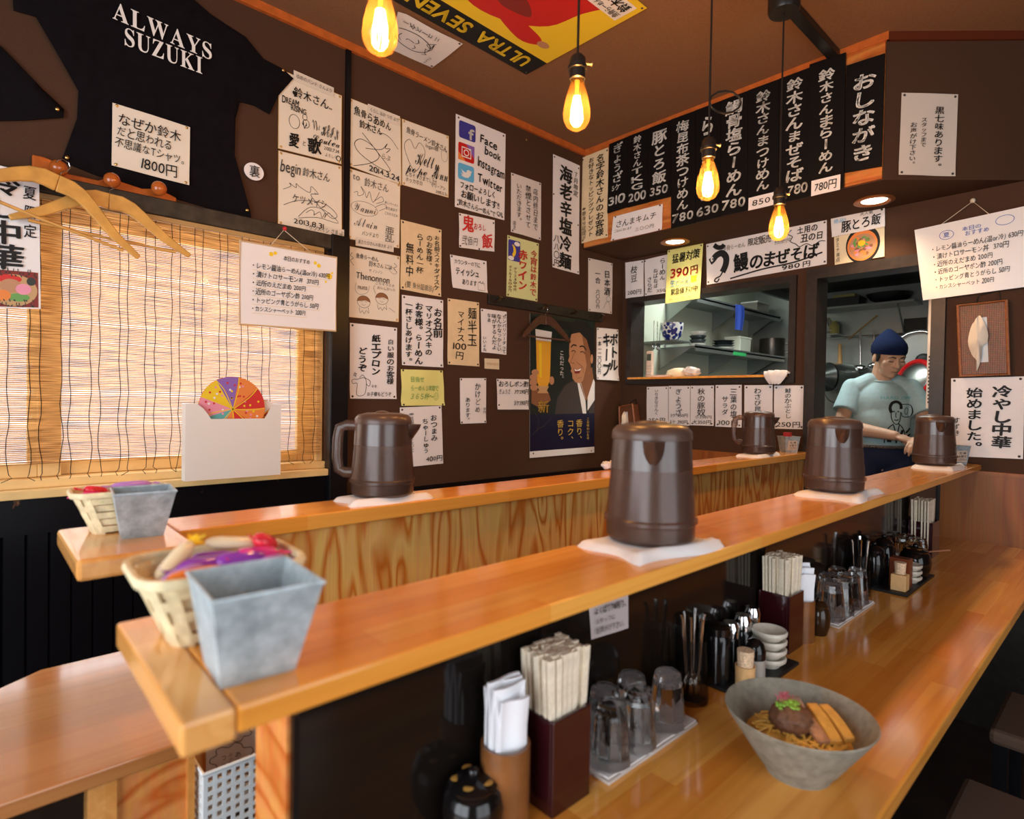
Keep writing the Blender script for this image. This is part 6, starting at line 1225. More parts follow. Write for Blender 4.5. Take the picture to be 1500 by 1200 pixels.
# things on and under the lower shelf
zl = 1.686
def stack(label, x, y, z, r, n, dz, mats, cat, grp, deep=.3):
    for k in range(n):
        b = MB(); h = r*deep; b.lathe([(0, 0), (r*.5, 0), (r*.8, h*.5), (r, h), (r*.95, h), (r*.74, h*.55), (r*.4, .005), (0, .004)], n=28)
        o = b.build('stacked_'+cat, mats[k % len(mats)], smooth=50, loc=(0, 0, 0)); o.location = (x, y, z+k*dz+.0005); tag(o, label % ('lowest', 'second lowest', 'third', 'fourth', 'fifth', 'sixth')[k], cat, grp)
M_DKB = pm('dark_glazed_bowl', (.035, .045, .050), .25); M_WB = pm('white_porcelain', (.70, .70, .66), .25)
P = at(1022, 498, 2.22); stack('dark and white bowl stack on the lower kitchen shelf, %s bowl', P.x, 2.22, zl, .060, 4, .028, [M_WB, M_DKB, M_DKB, M_WB], 'bowl', 'bowl stack on the kitchen shelf', .6)
P = at(1060, 500, 2.22); stack('black plate stack on the lower kitchen shelf, %s plate', P.x, 2.22, zl, .082, 5, .017, [M_WB, M_WB, M_DKB, M_DKB, M_DKB], 'plate', 'plate stack on the kitchen shelf', .22)
def patterned():
    m, N, L, p = newmat('blue_and_white_glaze'); tc = N.new('ShaderNodeTexCoord'); v = N.new('ShaderNodeTexVoronoi'); v.inputs['Scale'].default_value = 42; L.new(tc.outputs['Object'], v.inputs['Vector'])
    r = N.new('ShaderNodeValToRGB'); r.color_ramp.interpolation = 'CONSTANT'; r.color_ramp.elements[0].color = (.012, .022, .16, 1); r.color_ramp.elements[1].position = .60; r.color_ramp.elements[1].color = (.70, .72, .72, 1)
    L.new(v.outputs['Distance'], r.inputs['Fac']); L.new(r.outputs['Color'], p.inputs['Base Color']); p.inputs['Roughness'].default_value = .2; return m
P = at(984, 500, 2.20); t = thing('patterned_bowl', 'blue and white patterned bowl on a bracket left of the kitchen shelf', 'bowl', (P.x, 2.20, P.z))
MB().lathe([(0, 0), (.035, 0), (.06, .03), (.074, .085), (.076, .12), (.07, .12), (.055, .04), (0, .012)], c=(P.x, 2.20, P.z), n=32).build('bowl', patterned(), t, smooth=50)
MB().box(P.x-.09, P.x+.09, 2.11, YK-.001, P.z-.012, P.z-.001).build('bracket_shelf', M_SHELF, t)
def rodrack(label, u, v0, y, n, grp, seed):
    r = random.Random(seed)
    for i in range(n):
        p = at(u+i*5, v0+r.uniform(-4, 4), y); t = thing('kitchen_utensil', label % ('first', 'second', 'third', 'fourth', 'fifth')[i], 'utensil', p, grp); b = MB(); q = p+Vector((r.uniform(-.02, .02), 0, -.17)); b.tube([p, q], .0028, n=6); b.build('handle', M_CHROME, t); b = MB(); b.ball(q, .018, n=10, m=6, sc=(1, .35, 1.5)); b.build('head', M_CHROME, t, smooth=180)
rodrack('%s from the left of the steel utensils hanging in the kitchen hatch', 958, 472, 2.30, 4, 'steel utensils in the hatch', 3)
P = at(1080, 512, 2.20); t = thing('storage_box', 'pale translucent box on the lower kitchen shelf', 'box', (P.x, 2.2, zl)); MB().frust((P.x+.05, 2.22, zl), .085, .06, .09, .065, .12).build('box', pm('milky_plastic', (.62, .66, .55), .4), t, bevel=.004); MB().frust((P.x+.05, 2.22, zl+.12), .094, .068, .09, .064, .012).build('lid', pm('milky_lid', (.66, .70, .60), .4), t)
P = at(1135, 500, 2.20); t = thing('stock_pot', 'dark metal pot at the far end of the lower kitchen shelf', 'pot', (P.x, 2.22, zl)); MB().lathe([(0, 0), (.10, 0), (.105, .01), (.105, .17), (.10, .17), (.10, .012), (0, .012)], c=(P.x, 2.22, zl), n=32).build('pot', pm('dark_steel', (.10, .09, .08), .3, metal=.8), t, smooth=40); b = MB(); b.tube([(P.x, 2.115, zl+.13), (P.x, 2.07, zl+.12), (P.x, 2.07, zl+.06), (P.x, 2.115, zl+.05)], .006, n=8); b.build('handle', M_CHROME, t, smooth=60)
o = MB().box(4.15, 4.34, 2.094, 2.099, 1.655, 1.680).build('price_rail_strip', pm('green_plastic_strip', (.05, .55, .16), .4)); tag(o, 'small green plastic strip on the front of the lower kitchen shelf', 'strip')
zu_ = 2.031
P = at(1110, 440, 2.25); t = thing('clear_container', 'clear plastic container on the upper kitchen shelf', 'container', (P.x, 2.27, zu_)); MB().frust((P.x, 2.27, zu_), .10, .06, .11, .07, .10).build('box', mixglass('clear_plastic', (.9, .9, .86), (.55, .5, .42), .4, .2, 0), t); MB().frust((P.x, 2.27, zu_+.10), .112, .072, .112, .072, .010).build('lid', M_WB, t)
P = at(1090, 448, 2.10); t = thing('blue_cloth', 'blue cloth hanging from the upper kitchen shelf', 'cloth', P); b = MB(); b.slab(lambda s, q: (P.x-.075+.15*s*(1-.35*abs(q-.3)), 2.125+.010*math.sin(9*s), zu_+.012-.19*q), (0, -1, 0), .004, 10, 6); b.build('cloth', pm('blue_cloth', (.025, .06, .34), .7), t, smooth=60)
o = MB().box(3.30, 3.38, YK-.006, YK-.001, 1.80, 1.93).build('wall_notice', pm('olive_sheet', (.30, .30, .06), .6)); tag(o, 'small olive notice on the pale kitchen wall', 'notice')
t = thing('worktop', 'steel worktop along the pale kitchen wall below the shelves', 'worktop', (4.2, 2.1, 0)); MB().box(3.26, 5.05, 1.85, YK-.002, .84, .88).build('top', M_STEEL, t, bevel=.004); MB().box(3.28, 5.03, 1.90, YK-.004, 0, .84).build('cabinet', M_SHELF, t)

# back wall of the kitchen seen through the door
def bx(u, v, x): return ox(u, v, x)
t = thing('pot_shelf', 'dark steel shelf with rail on the kitchen back wall above the cook', 'shelf', (XK-.12, 1.5, 2.05)); pA_, pB_ = bx(1199, 455, XK-.2), bx(1336, 440, XK-.2)
MB().box(XK-.24, XK, pB_.y-.02, pA_.y, 2.035, 2.05).build('shelf_board', M_SHELF, t)
b = MB(); b.tube([(XK-.05, pB_.y-.05, 1.83), (XK-.05, pA_.y, 1.83)], .008, n=8); b.build('hanging_rail', M_CHROME, t)
for y in (pB_.y+.08, pA_.y-.05):
    b = MB(); b.tube([(XK-.22, y, 2.03), (XK-.05, y, 1.83)], .006, n=6); b.build('brace', M_SHELF, t)
t = thing('range_hood', 'dark range hood overhead at the top of the kitchen doorway', 'range hood', (4.65, 1.4, 2.14)); b = MB(); b.box(4.25, XK-.002, .75, .775, 2.14, 2.499); b.box(4.25, XK-.002, 2.0, 2.025, 2.14, 2.499); b.box(4.25, 4.275, .775, 2.0, 2.14, 2.499); b.build('hood', M_SHELF, t); MB().box(4.276, XK-.002, .776, 1.999, 2.20, 2.23).build('filter', pm('hood_shade_black', (.008, .008, .008), .6), t)  # black sheet inside the hood paints the shade at the doorway top
p = bx(1303, 430, XK-.12); t = thing('wok', 'black wok lying on the kitchen back shelf', 'wok', (p.x, p.y, 2.0505)); MB().lathe([(0, 0), (.06, .004), (.12, .03), (.15, .07), (.145, .07), (.115, .034), (.05, .010), (0, .008)], c=(p.x, p.y, 2.0505), n=28).build('pan', M_BLACK, t, smooth=60)
p = bx(1235, 447, XK-.12); t = thing('bottle_crate', 'dark crate with pale packets on the kitchen back shelf', 'crate', (p.x, p.y, 2.051)); MB().frust((p.x, p.y, 2.051), .08, .13, .085, .14, .07).build('crate', M_BLACK, t); MB().box(p.x-.06, p.x+.06, p.y-.10, p.y+.06, 2.10, 2.145).build('packet', pm('olive_packets', (.35, .30, .10), .5), t)
for k, (u, v) in enumerate(((1212, 475), (1222, 480))):
    p = bx(u, v, XK-.10); t = thing('seasoning_bottle', ('white topped' if k == 0 else 'yellowish')+' jar hanging rack bottle below the kitchen back shelf', 'bottle', (p.x, p.y, p.z-.05), 'jars below the kitchen back shelf'); MB().lathe([(0, 0), (.035, 0), (.035, .07), (.02, .085), (.02, .10), (0, .10)], c=(p.x, p.y, p.z-.05), n=18).build('jar', pm('jar_%d' % k, ((.45, .42, .33), (.38, .32, .10))[k], .3), t, smooth=45); MB().box(p.x-.04, XK, p.y-.04, p.y+.04, p.z-.060, p.z-.0505).build('ledge', M_SHELF, t)
p0, p1 = bx(1243, 497, XK-.10), bx(1285, 462, XK-.10); b = MB(); b.tube([p0, (p0+p1)/2, p1], [.012, .011, .013], n=8, flat=.5); o = b.build('bamboo_skimmer', pm('bamboo_handle', (.40, .24, .08), .5), smooth=60); tag(o, 'slanting bamboo handle sticking out below the kitchen back shelf', 'utensil')
def ladle(label, u, v0, v1, r, x=XK-.055):
    p0, p1 = bx(u, v0, x), bx(u, v1, x); t = thing('ladle', label, 'ladle', p1, 'ladles on the kitchen back rail'); b = MB(); b.tube([p0, p1], .006, n=8, flat=.5); b.build('handle', M_CHROME, t, smooth=60); b = MB(); b.ball(p1, r, sc=(.7, 1, .6), n=16); b.build('cup', M_CHROME, t, smooth=180)
ladle('steel ladle hanging left of the cook', 1260, 484, 540, .055); ladle('second steel ladle hanging beside the cook, shorter cup', 1280, 484, 535, .04); ladle('third steel ladle hanging behind the cook hat', 1301, 482, 520, .04)
p = bx(1228, 553, XK-.12); t = thing('saucepan', 'steel saucepan with wooden handle hanging on the kitchen wall', 'saucepan', p); b = MB(); b.tube([p+Vector((.08, -.05, 0)), p+Vector((-.09, .045, .0))], [.105, .115], n=28, cap=True); b.build('pan', M_STEEL, t, smooth=40); b = MB(); b.tube([p+Vector((-.092, .047, 0)), p+Vector((-.14, .08, .0))], [.112, .06], n=28); b.build('inside', pm('pan_inside', (.05, .055, .05), .3, metal=.5), t, smooth=40); b = MB(); b.tube([p+Vector((0, -.01, .10)), p+Vector((0, -.005, .26))], [.018, .013], n=10); b.build('handle', pm('pale_wood_handle', (.45, .25, .09), .4), t, smooth=60)
b = MB(); q = p+Vector((0, 0, -.13)); b.tube([q+Vector((0, .09*math.cos(PI+PI*k/8), .07*math.sin(PI+PI*k/8))) for k in range(9)], .004, n=6); o = b.build('wire_ring', M_CHROME, smooth=60); tag(o, 'half ring of wire hanging under the saucepan', 'ring')
p = bx(1345, 518, XK-.30); t = thing('wall_fan', 'round grey drum with dark rim behind the cook at right', 'drum', p); b = MB(); b.tube([p, p+Vector((.28, 0, 0))], .165, n=36); b.build('drum', pm('grey_enamel', (.42, .43, .41), .4), t, smooth=40); b = MB(); b.tube([p+Vector((-.004, .15*math.cos(2*PI*k/28), .15*math.sin(2*PI*k/28))) for k in range(28)], .014, n=8, closed=True); b.build('rim', M_CHROME, t, smooth=60); b = MB(); b.ball(p+Vector((0, -.03, -.05)), .05, sc=(.4, 1, 1)); b.build('hub', M_BLACK, t, smooth=180)
MB().box(p.x, XK, p.y-.2, p.y+.2, p.z-.19, p.z-.17).build('support', M_SHELF, t)
p = bx(1340, 556, XK-.55); t = thing('red_colander', 'red rimmed steel colander leaning beside the cook', 'colander', p); b = MB(); nn = Vector((-.8, .45, .25)).normalized(); b.ball(p, .115, sc=(.30, 1, 1), n=28, m=14, rot=Vector((1, 0, 0)).rotation_difference(nn).to_matrix()); b.build('bowl', M_STEEL, t, smooth=180)
Q = Vector((0, 0, 1)).rotation_difference(nn).to_matrix(); b = MB(); b.tube([p+nn*.005+Q@Vector((.122*math.cos(2*PI*k/28), .122*math.sin(2*PI*k/28), 0)) for k in range(28)], .017, n=8, closed=True); b.build('rim', pm('red_enamel', (.55, .01, .012), .2), t, smooth=60)
MB().box(p.x-.1, XK-.001, p.y-.28, p.y+.14, 0, p.z-.125).build('plinth', M_SHELF, t)
p = bx(1340, 480, XK-.02); o = MB().box(XK-.02, XK-.001, p.y-.07, p.y+.07, p.z-.07, p.z+.07).build('switch_box', M_BLACK); tag(o, 'black box on the kitchen wall above the grey drum', 'box')
# louvred white panel beside the right jamb, glowing strip stands for warm light reflected near its top
XL = XB+.1215; p = ox(1369, 520, XL); t = thing('louvre_panel', 'narrow white louvred panel inside the kitchen door, glowing strip for its lit top', 'panel', (XL, p.y, 1.30))
zt_, zb_ = ox(1369, 520, XL).z, ox(1369, 592, XL).z; MB().box(XL, XL+.02, .60, p.y+.028, zb_-.02, 1.86).build('panel', pm('white_enamel', (.72, .70, .66), .35), t)
b = MB()
for k in range(14):
    z = zb_+(zt_-zb_)*(k+.5)/14; b.box(XL-.0020, XL+.001, .659, p.y+.022, z-.004, z+.004)
b.build('slot_pattern', M_BLACK, t)
MB().box(XL-.010, XL-.0005, .660, .676, 1.58, 1.76).build('glow_strip', emis('warm_reflection_glow', (1, .62, .30), 4), t)
t = thing('fridge', 'pale grey appliance low behind the cook at right', 'appliance', (3.9, .35, 0)); MB().box(3.7, 4.2, .05, .62, 0, 1.05).build('body', pm('pale_enamel', (.45, .50, .50), .35), t, bevel=.008); MB().box(3.694, 3.70, .40, .43, .6, .95).build('door_handle', M_CHROME, t)

# ---------------------------------------------------------------- the cook
def remesh(mb, name, vox, mat, parent, smooth=4, cut=None):
    o = mb.build(name, mat, parent=parent); m = o.modifiers.new('r', 'REMESH'); m.mode = 'VOXEL'; m.voxel_size = vox
    s = o.modifiers.new('s', 'SMOOTH'); s.factor = .5; s.iterations = smooth
    me = bpy.data.meshes.new_from_object(o.evaluated_get(bpy.context.evaluated_depsgraph_get())); o.modifiers.clear(); old = o.data; o.data = me; bpy.data.meshes.remove(old)
    if cut:
        bm = bmesh.new(); bm.from_mesh(me)
        for co, no in cut: bmesh.ops.bisect_plane(bm, geom=bm.verts[:]+bm.edges[:]+bm.faces[:], plane_co=co, plane_no=no, clear_outer=True)
        bm.to_mesh(me); bm.free()
    if not me.materials: me.materials.append(mat)
    me.shade_smooth(); return o
def limb(b, pts, rs, n=14, flat=1.0):
    b.tube(pts, rs, n=n, flat=flat)
    for p, r in ((pts[0], rs[0]), (pts[-1], rs[-1])): b.ball(p, r, n=n, m=8)
M_SKIN = pm('skin', (.57, .33, .215), .5, noise=.06, nscale=30); M_SHIRT = pm('sage_t_shirt', (.38, .52, .54), .9, noise=.05, nscale=40, bump=.2); M_PANTS = pm('navy_cotton', (.012, .018, .055), .85); M_BEAN = pm('navy_knit', (.006, .012, .042), .9, spec=.1, bump=.8, bscale=350); M_HAIR = pm('black_hair', (.012, .010, .009), .5)
ck = thing('person', 'cook in navy beanie and sage T-shirt working with head bowed in the kitchen doorway', 'person', (0, 0, 0))
HR = Matrix.Rotation(math.radians(14), 3, 'Z') @ Matrix.Rotation(math.radians(22), 3, 'X'); HC = Vector((.02, -.055, 1.525))
H = lambda x, y, z: HC + HR @ Vector((x, y, z))
shR, elR, wrR = Vector((-.150, .01, 1.352)), Vector((-.225, -.075, 1.125)), Vector((.000, -.275, 1.085))
shL, elL, wrL = Vector((.150, .01, 1.352)), Vector((.225, -.09, 1.115)), Vector((.125, -.300, 1.075))
b = MB()
b.ball((0, .005, 1.23), .13, sc=(1, .60, 1.15), n=24, m=16); b.ball((0, 0, 1.06), .125, sc=(1, .66, 1.1), n=24, m=16); b.ball((0, 0, .94), .12, sc=(1, .7, .8), n=24, m=16)
limb(b, [(-.14, .01, 1.335), (0, .015, 1.365), (.14, .01, 1.335)], [.034, .045, .034])
limb(b, [(0, .015, 1.36), H(0, .025, -.07), H(0, .015, -.02)], [.062, .054, .054])
for s, e, w in ((shR, elR, wrR), (shL, elL, wrL)): limb(b, [s.lerp(e, .12), s.lerp(e, .5), e], [.036, .041, .038]); limb(b, [e, e.lerp(w, .35), w], [.040, .041, .027])
for sx in (-1, 1): limb(b, [(sx*.085, 0, .9), (sx*.095, -.01, .5), (sx*.10, .01, .09)], [.070, .050, .038])
E_ = lambda x, y, z, r, sc: b.ball(H(x, y, z), r, sc=sc, n=18, m=12, rot=HR)
E_(0, .012, .035, 1, (.074, .093, .085)); E_(0, -.035, -.022, 1, (.059, .055, .075)); E_(0, -.032, -.066, 1, (.049, .046, .040)); E_(0, -.066, -.088, 1, (.021, .017, .015))
for s in (-1, 1):
    E_(s*.040, -.060, -.014, 1, (.022, .022, .020)); E_(s*.076, .006, -.006, 1, (.009, .019, .029)); E_(s*.029, -.076, .006, 1, (.016, .010, .0085)); E_(s*.0105, -.097, -.027, 1, (.0085, .008, .007))
E_(0, -.074, .026, 1, (.050, .017, .012)); E_(0, -.083, -.052, 1, (.021, .010, .006)); E_(0, -.081, -.062, 1, (.018, .010, .0065))
limb(b, [H(0, -.086, .018), H(0, -.097, -.008), H(0, -.108, -.021)], [.0075, .009, .0115])
def hand(w, d, side, curl):
    """palm and five fingers; d = pointing direction, side = direction of the thumb"""
    d = Vector(d).normalized(); sd = Vector(side).normalized(); up = sd.cross(d).normalized(); dn = -up if up.z > 0 else up
    c = w+d*.045; M = Matrix((d, sd, dn)).transposed(); b.ball(c, 1, sc=(.050, .040, .017), n=16, m=10, rot=M)
    for i, (o_, L) in enumerate(((.030, .066), (.010, .074), (-.010, .069), (-.029, .054))):
        p0 = w+d*.078+sd*o_; p1 = p0+(d*math.cos(curl*.6)+dn*math.sin(curl*.6))*L*.42; p2 = p1+(d*math.cos(curl*1.4)+dn*math.sin(curl*1.4))*L*.33; p3 = p2+(d*math.cos(curl*2)+dn*math.sin(curl*2))*L*.25
        limb(b, [p0-d*.02, p0, p1, p2, p3], [.0085, .0088, .0082, .0075, .0066], n=10)
    t0 = w+d*.022+sd*.028; t1 = t0+(d*.6+sd*.75).normalized()*.034; t2 = t1+(d*.85+dn*.55+sd*.1).normalized()*.030; limb(b, [t0-sd*.01, t0, t1, t2], [.0125, .0115, .0098, .0082], n=10)
hand(wrR, (.85, -.35, -.30), (.35, .75, .15), .75); hand(wrL, (-.55, -.60, -.30), (-.70, .55, .15), .7)
body = remesh(b, 'body', .0042, M_SKIN, ck, 3)
# beanie, hair, brows, eyes, mouth line
b = MB(); R0 = HR @ Matrix.Rotation(math.radians(-12), 3, 'X')
prof = [(.070, -.002), (.084, -.004), (.0875, .010), (.0875, .036), (.0845, .044), (.0815, .055), (.066, .080), (.046, .102), (.026, .122), (.011, .134), (0, .137)]
tmp = MB(); tmp.lathe(prof, n=40, sx=1, sy=1.19)
for v in tmp.bm.verts: v.co = HC + R0 @ (Vector((v.co.x, v.co.y+.010+max(0, v.co.z-.06)*.35, v.co.z)) + Vector((0, 0, .026)))
tmp.build('beanie', M_BEAN, ck, smooth=60)
b = MB()
for s in (-1, 1): b.ball(H(s*.0695, -.012, .012), 1, sc=(.008, .022, .034), n=12, m=8, rot=HR)
b.ball(H(0, .070, .0), 1, sc=(.060, .036, .045), n=18, m=10, rot=HR); b.build('hair', M_HAIR, ck, smooth=180)
for s in (-1, 1):
    b = MB(); b.tube([H(s*.013, -.0905, .0245), H(s*.028, -.0915, .030), H(s*.047, -.0785, .026)], [.0026, .0034, .0018], n=8); b.build('eyebrow', M_HAIR, ck, smooth=60)
    b = MB(); b.tube([H(s*.016, -.0845, .0035), H(s*.029, -.0870, .0015), H(s*.043, -.0795, .0045)], [.0012, .0022, .0014], n=8); b.build('eyelid', M_HAIR, ck, smooth=60)
b = MB(); b.tube([H(-.020, -.0870, -.0565), H(0, -.0938, -.0570), H(.020, -.0870, -.0565)], [.0010, .0019, .0010], n=8); b.build('mouth_line', pm('lip_shadow', (.14, .05, .035), .5), ck, smooth=60)
# T-shirt
b = MB(); b.ball((0, .005, 1.24), .162, sc=(.98, .70, 1.02), n=28, m=18); b.ball((0, -.004, 1.07), .156, sc=(1.0, .74, 1.15), n=28, m=18)
b.ball((0, -.004, 1.155), .150, sc=(1.0, .76, 1.2), n=28, m=18); b.ball((0, -.002, 1.02), .152, sc=(1.02, .74, .6), n=28, m=18)
limb(b, [(-.125, .01, 1.350), (-.060, .014, 1.386), (.060, .014, 1.386), (.125, .01, 1.350)], [.058, .055, .055, .058])
for s, e in ((shR, elR), (shL, elL)):
    q = s.lerp(e, .62); b.tube([s, s.lerp(e, .3), q], [.055, .060, .067], n=18); b.ball(s, .055, n=16, m=10)
q = [(elR, shR), (elL, shL)]
tee_o = remesh(b, 'T_shirt', .0055, M_SHIRT, ck, 5, cut=[(Vector((0, 0, 1.005)), Vector((0, 0, -1)))]+[(s.lerp(e, .72), (e-s).normalized()) for s, e in ()]); tee_o.name = 't_shirt'
r_ = random.Random(4)
for v in tee_o.data.vertices:
    x, y, z = v.co; v.co.y += .0035*math.sin(z*48+x*25)*math.exp(-((z-1.10)/.12)**2)+.003*math.sin(x*50-z*30)*math.exp(-((abs(x)-.13)/.05)**2)
b = MB(); nb_ = []
for k in range(24):
    a = 2*PI*k/24; nb_.append((.070*math.cos(a), .012+.062*math.sin(a), 1.412+.020*math.sin(a)-.006))
b.tube(nb_, .007, n=8, closed=True); b.build('collar', M_SHIRT, ck, smooth=60)
b = MB(); b.ball((0, 0, .96), .155, sc=(1.02, .74, .62), n=24, m=14)
for sx in (-1, 1): limb(b, [(sx*.082, 0, .92), (sx*.095, -.01, .5), (sx*.10, .01, .07)], [.098, .078, .066])
remesh(b, 'trousers', .008, M_PANTS, ck, 4)
b = MB(); b.tube([(.155*math.cos(2*PI*k/28), .112*math.sin(2*PI*k/28), 1.012) for k in range(28)], .010, n=6, closed=True); b.build('belt', pm('patterned_belt', (.12, .08, .06), .6, noise=.9, nscale=120), ck)
for sx in (-1, 1):
    b = MB(); b.ball((sx*.10, -.05, .045), 1, sc=(.05, .13, .045), n=16, m=10); b.build('shoe', M_BLACK, ck, smooth=180)
# the print on the shirt front: a plain portrait head and a line of letters
bvh = BVHTree.FromObject(tee_o, bpy.context.evaluated_depsgraph_get())
def onshirt(x, z):
    h = bvh.ray_cast(Vector((x, -.6, z)), Vector((0, 1, 0)))
    return (h[0]+Vector((0, -.0015, 0))) if h[0] else Vector((x, -.12, z))
cp = Vector((.052, 0, 1.165)); fp_ = lambda s, t: onshirt(cp.x-.085+.17*s, cp.z+.135-.27*t)
def dense(c, rx, ry, col, lay=1): return [EL(c[0], c[1], rx*k/4, ry*k/4, col, lay, 18) for k in (4,)]
pr_ = [ST([(.34, .34), (.30, .24), (.36, .14), (.50, .11), (.62, .16), (.64, .26)], .016), ST([(.33, .30), (.34, .46), (.42, .56), (.52, .58), (.60, .50), (.63, .32)], .005), ST([(.38, .32), (.44, .31)], .006), ST([(.52, .31), (.58, .32)], .006), ST([(.48, .33), (.47, .42), (.50, .43)], .004), ST([(.42, .49), (.50, .50), (.56, .48)], .005),
       ST([(.40, .58), (.26, .66), (.16, .84), (.14, .98)], .006), ST([(.56, .57), (.70, .66), (.78, .82), (.80, .98)], .006), ST([(.40, .60), (.46, .74), (.50, .98)], .006), ST([(.58, .60), (.54, .74), (.51, .98)], .006), ST([(.28, .70), (.36, .80), (.30, .96)], .014), ST([(.70, .70), (.64, .82), (.70, .96)], .014), ST([(.22, .80), (.26, .96)], .012), ST([(.80, .76), (.98, .66)], .010), ST([(.78, .86), (.96, .78)], .010),
       ST([(.66, .16), (.96, .18), (.97, .40), (.70, .42), (.66, .34)], .004), ring(.82, .30, .06, .07, .003), T('HARD OFF', .02, -.02, .98, .07, c='T', jit=0)]
b = MB(); marks(b, pr_, fp_, .17, .27, (0, -1, 0), random.Random(2)); b.build('shirt_print', INKM, tee_o, recalc=False)
CKX, CKY = 3.93, 1.072
fdir = Vector((-CKX, -CKY)).normalized(); a_ = math.atan2(fdir.y, fdir.x)+math.radians(14)
place(ck, (CKX, CKY, .051), a_+PI/2)

# ---------------------------------------------------------------- pendant lamps
def bulbglass():
    m, N, L, p = newmat('amber_bulb_glass'); N.remove(p); tr = N.new('ShaderNodeBsdfTransparent'); tr.inputs[0].default_value = (1, .74, .36, 1); tl = N.new('ShaderNodeBsdfTranslucent'); tl.inputs[0].default_value = (1, .42, .08, 1); gl = N.new('ShaderNodeBsdfGlossy'); gl.inputs['Roughness'].default_value = .05
    m1 = N.new('ShaderNodeMixShader'); m1.inputs[0].default_value = .022; L.new(tr.outputs[0], m1.inputs[1]); L.new(tl.outputs[0], m1.inputs[2]); m2 = N.new('ShaderNodeMixShader'); m2.inputs[0].default_value = .05; L.new(m1.outputs[0], m2.inputs[1]); L.new(gl.outputs[0], m2.inputs[2]); L.new(m2.outputs[0], N['Material Output'].inputs[0]); return m
M_BULB = bulbglass(); M_FIL = emis('glowing_filament', (1, .66, .30), 45)
def pendant(label, px, width, k):
    P = od(px[0], px[1], FPX*.064/width); x, y, z = P; t = thing('pendant_lamp', label, 'pendant lamp', (x, y, z), 'edison bulb pendants')
    MB().lathe([(0, -.060), (.012, -.0585), (.023, -.051), (.030, -.038), (.032, -.024), (.0305, -.008), (.0255, .016), (.019, .038), (.0140, .054), (.0135, .062)], c=P, n=32).build('bulb', M_BULB, t, smooth=60)
    b = MB(); n = 9
    for i in range(n):
        a0 = 2*PI*i/n; a1 = a0+.35; b.tube([(x+.007*math.cos(a0), y+.007*math.sin(a0), z+.018), (x+.0125*math.cos(a1), y+.0125*math.sin(a1), z-.012), (x+.0115*math.cos(a1+.3), y+.0115*math.sin(a1+.3), z-.042)], .0016, n=5)
    b.build('filament', M_FIL, t)
    b = MB(); b.tube([(x, y, z+.055), (x, y, z+.018)], [.006, .003], n=8); b.build('stem', pm('amber_stem', (.5, .25, .06), .2), t)
    MB().lathe([(.0150, .056), (.0185, .058), (.0185, .078), (.0225, .080), (.0225, .088), (.0195, .090), (.0185, .106), (.012, .114), (.005, .118), (0, .118)], c=P, n=24).build('socket', M_SOCK, t, smooth=40)
    b = MB(); b.tube([(x+.018, y-.010, z+.098), (x+.028, y-.016, z+.098), (x+.031, y-.018, z+.098)], [.003, .003, .006], n=8); b.build('switch_key', M_BRASS, t, smooth=60)
    top = 2.60 if k == 4 else CEIL-.02
    b = MB(); b.tube([(x, y, z+.116), (x+.002*math.sin(k), y, (z+top)/2), (x, y, top)], .0030, n=7); b.build('cord', M_SOCK, t, smooth=60)
    if k == 4: MB().lathe([(0, 2.60-z), (.046, 2.60-z), (.05, 2.61-z), (.05, CEIL-.001-z), (0, CEIL-.001-z)], c=P, n=32).build('canopy', M_SOCK, t, smooth=40)
    else: MB().lathe([(0, CEIL-.03-z), (.03, CEIL-.028-z), (.045, CEIL-.001-z), (0, CEIL-.001-z)], c=P, n=28).build('canopy', M_SOCK, t, smooth=40)
    if k == 3:
        b = MB(); c = P+Vector((.033, -.030, .215)); b.tube([c+Vector((.045*math.cos(q*2*PI/12)*.74, -.045*math.cos(q*2*PI/12)*.67, .032*math.sin(q*2*PI/12)+.004*(q/24))) for q in range(25)], .0024, n=6); b.build('cord_coil', M_SOCK, t, smooth=60)
    light('bulb_lamp', 'POINT', (x, y, z-.012), 11.5, (1, .60, .30), .018)
pendant('nearest edison pendant lamp, its bulb cut by the top edge', (557, 30), 52, 1); pendant('second edison pendant lamp, hanging before the corner ceiling', (845, 153), 40, 2); pendant('third edison pendant lamp with a coiled cord, before the menu boards', (1037, 262), 33, 3); pendant('farthest edison pendant lamp, low before the white banner', (1141, 326), 28, 4)
o = MB().box(2.06, 2.76, .918, .962, CEIL-.030, CEIL-.0005).build('ceiling_track', M_SOCK, bevel=.002); tag(o, 'black lighting track on the ceiling leading to the menu boards', 'lighting track')

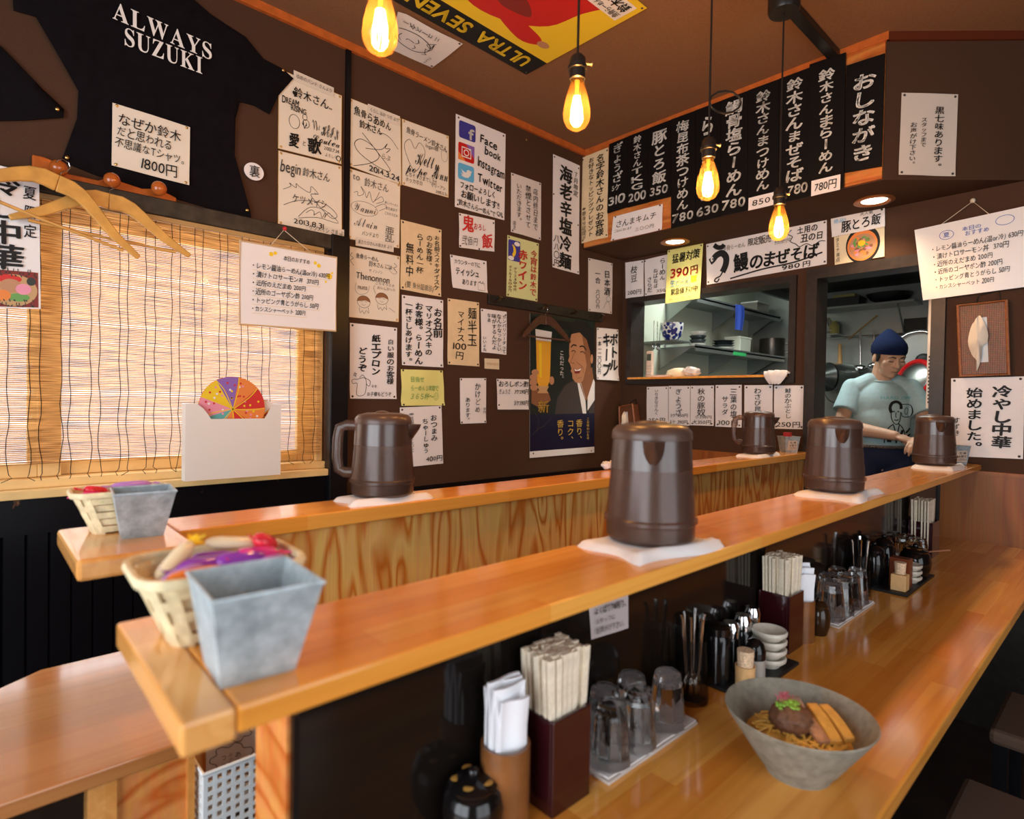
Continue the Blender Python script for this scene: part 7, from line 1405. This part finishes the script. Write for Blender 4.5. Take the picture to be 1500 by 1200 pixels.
# ---------------------------------------------------------------- papers on the ceiling
zc = CEIL-.001; N_ = (0, 0, -1)
ylet = [PG([(0, 0), (1, 0), (1, .20), (0, .20)], 'k', 1)]
red = [PG(catmull([(.10, .92), (.16, .70), (.20, .48), (.34, .34), (.52, .30), (.66, .40), (.72, .62), (.62, .70), (.48, .66), (.40, .74), (.34, .98), (.20, 1.0)], True, 4), 'R', 1), PG(catmull([(.14, .30), (.24, .26), (.44, .36), (.40, .44), (.28, .40), (.16, .36)], True, 4), 'R', 2), PG(catmull([(.58, .60), (.80, .62), (.95, .80), (.88, 1.0), (.70, .98), (.62, .80)], True, 4), 'R', 2), PG(catmull([(.30, .46), (.44, .42), (.50, .50), (.40, .56)], True, 4), 'm', 3), ST([(.36, .60), (.44, .72), (.46, .92)], .012, 'm', layer=3), EL(.12, .325, .035, .03, 's', 3, 12), EL(.36, .70, .04, .03, 's', 3, 12)]
sheet('ceiling_poster', 'glossy yellow poster with red shapes and a black lettered band on the ceiling', 'poster', [(1.867, 1.967, zc), (.95, 1.95, zc), (.96, 1.308, zc), (1.877, 1.322, zc)], N_, [RC(0, 0, 1, 1, 'y', 0)]+red+ylet+[T('ULTRA', .07, .03, .385, .185, c='y', w=3.5, jit=0), T('SEVEN', .43, .03, .745, .185, c='y', w=3.5, jit=0), RC(.03, .80, .30, .96, 'W', 4), T('鈴木さん', .05, .87, .24, .95, w=2.2), T('魚骨らーめん', .05, .81, .20, .865, w=1.4), RC(.255, .83, .285, .93, 'r', 5)], mat=pm('glossy_yellow_poster', (.80, .55, .03), .18), pins=((.015, .02), (.015, .98)), bulge=.004, part='print')
sheet('ceiling_paper', 'white drawing of a sketched face pinned to the ceiling beside the yellow poster', 'drawing', [oz(678, 63, zc), oz(633, 98, zc), oz(567, 68, zc), oz(583, 12, zc)], N_, [ST([(.36, .92), (.30, .60), (.42, .36), (.62, .34), (.76, .52), (.72, .80), (.60, .94)], .004), ST([(.40, .58), (.48, .54), (.54, .58)], .003), ST([(.60, .58), (.66, .54), (.72, .58)], .003), ST([(.54, .60), (.52, .72), (.56, .74)], .003), ST([(.46, .84), (.56, .88), (.64, .82)], .003), scrawl(.52, .36, .20, .06, 9, 71, .003), T('ニュースター', .08, .30, .24, .90, 'v', w=1.2), T('グルメん', .70, .14, .95, .28, w=1.2)], bulge=.012, pins=((.03, .04), (.95, .04)))
o = pin_ = bpy.data.objects.new('push_pin', pin_mesh(0)); COL.objects.link(o); o.location = oy(771, 205, YW); o.rotation_euler = (PI/2, 0, 0); tag(o, 'single bare pin on the wall right of the social app sheet', 'pin')
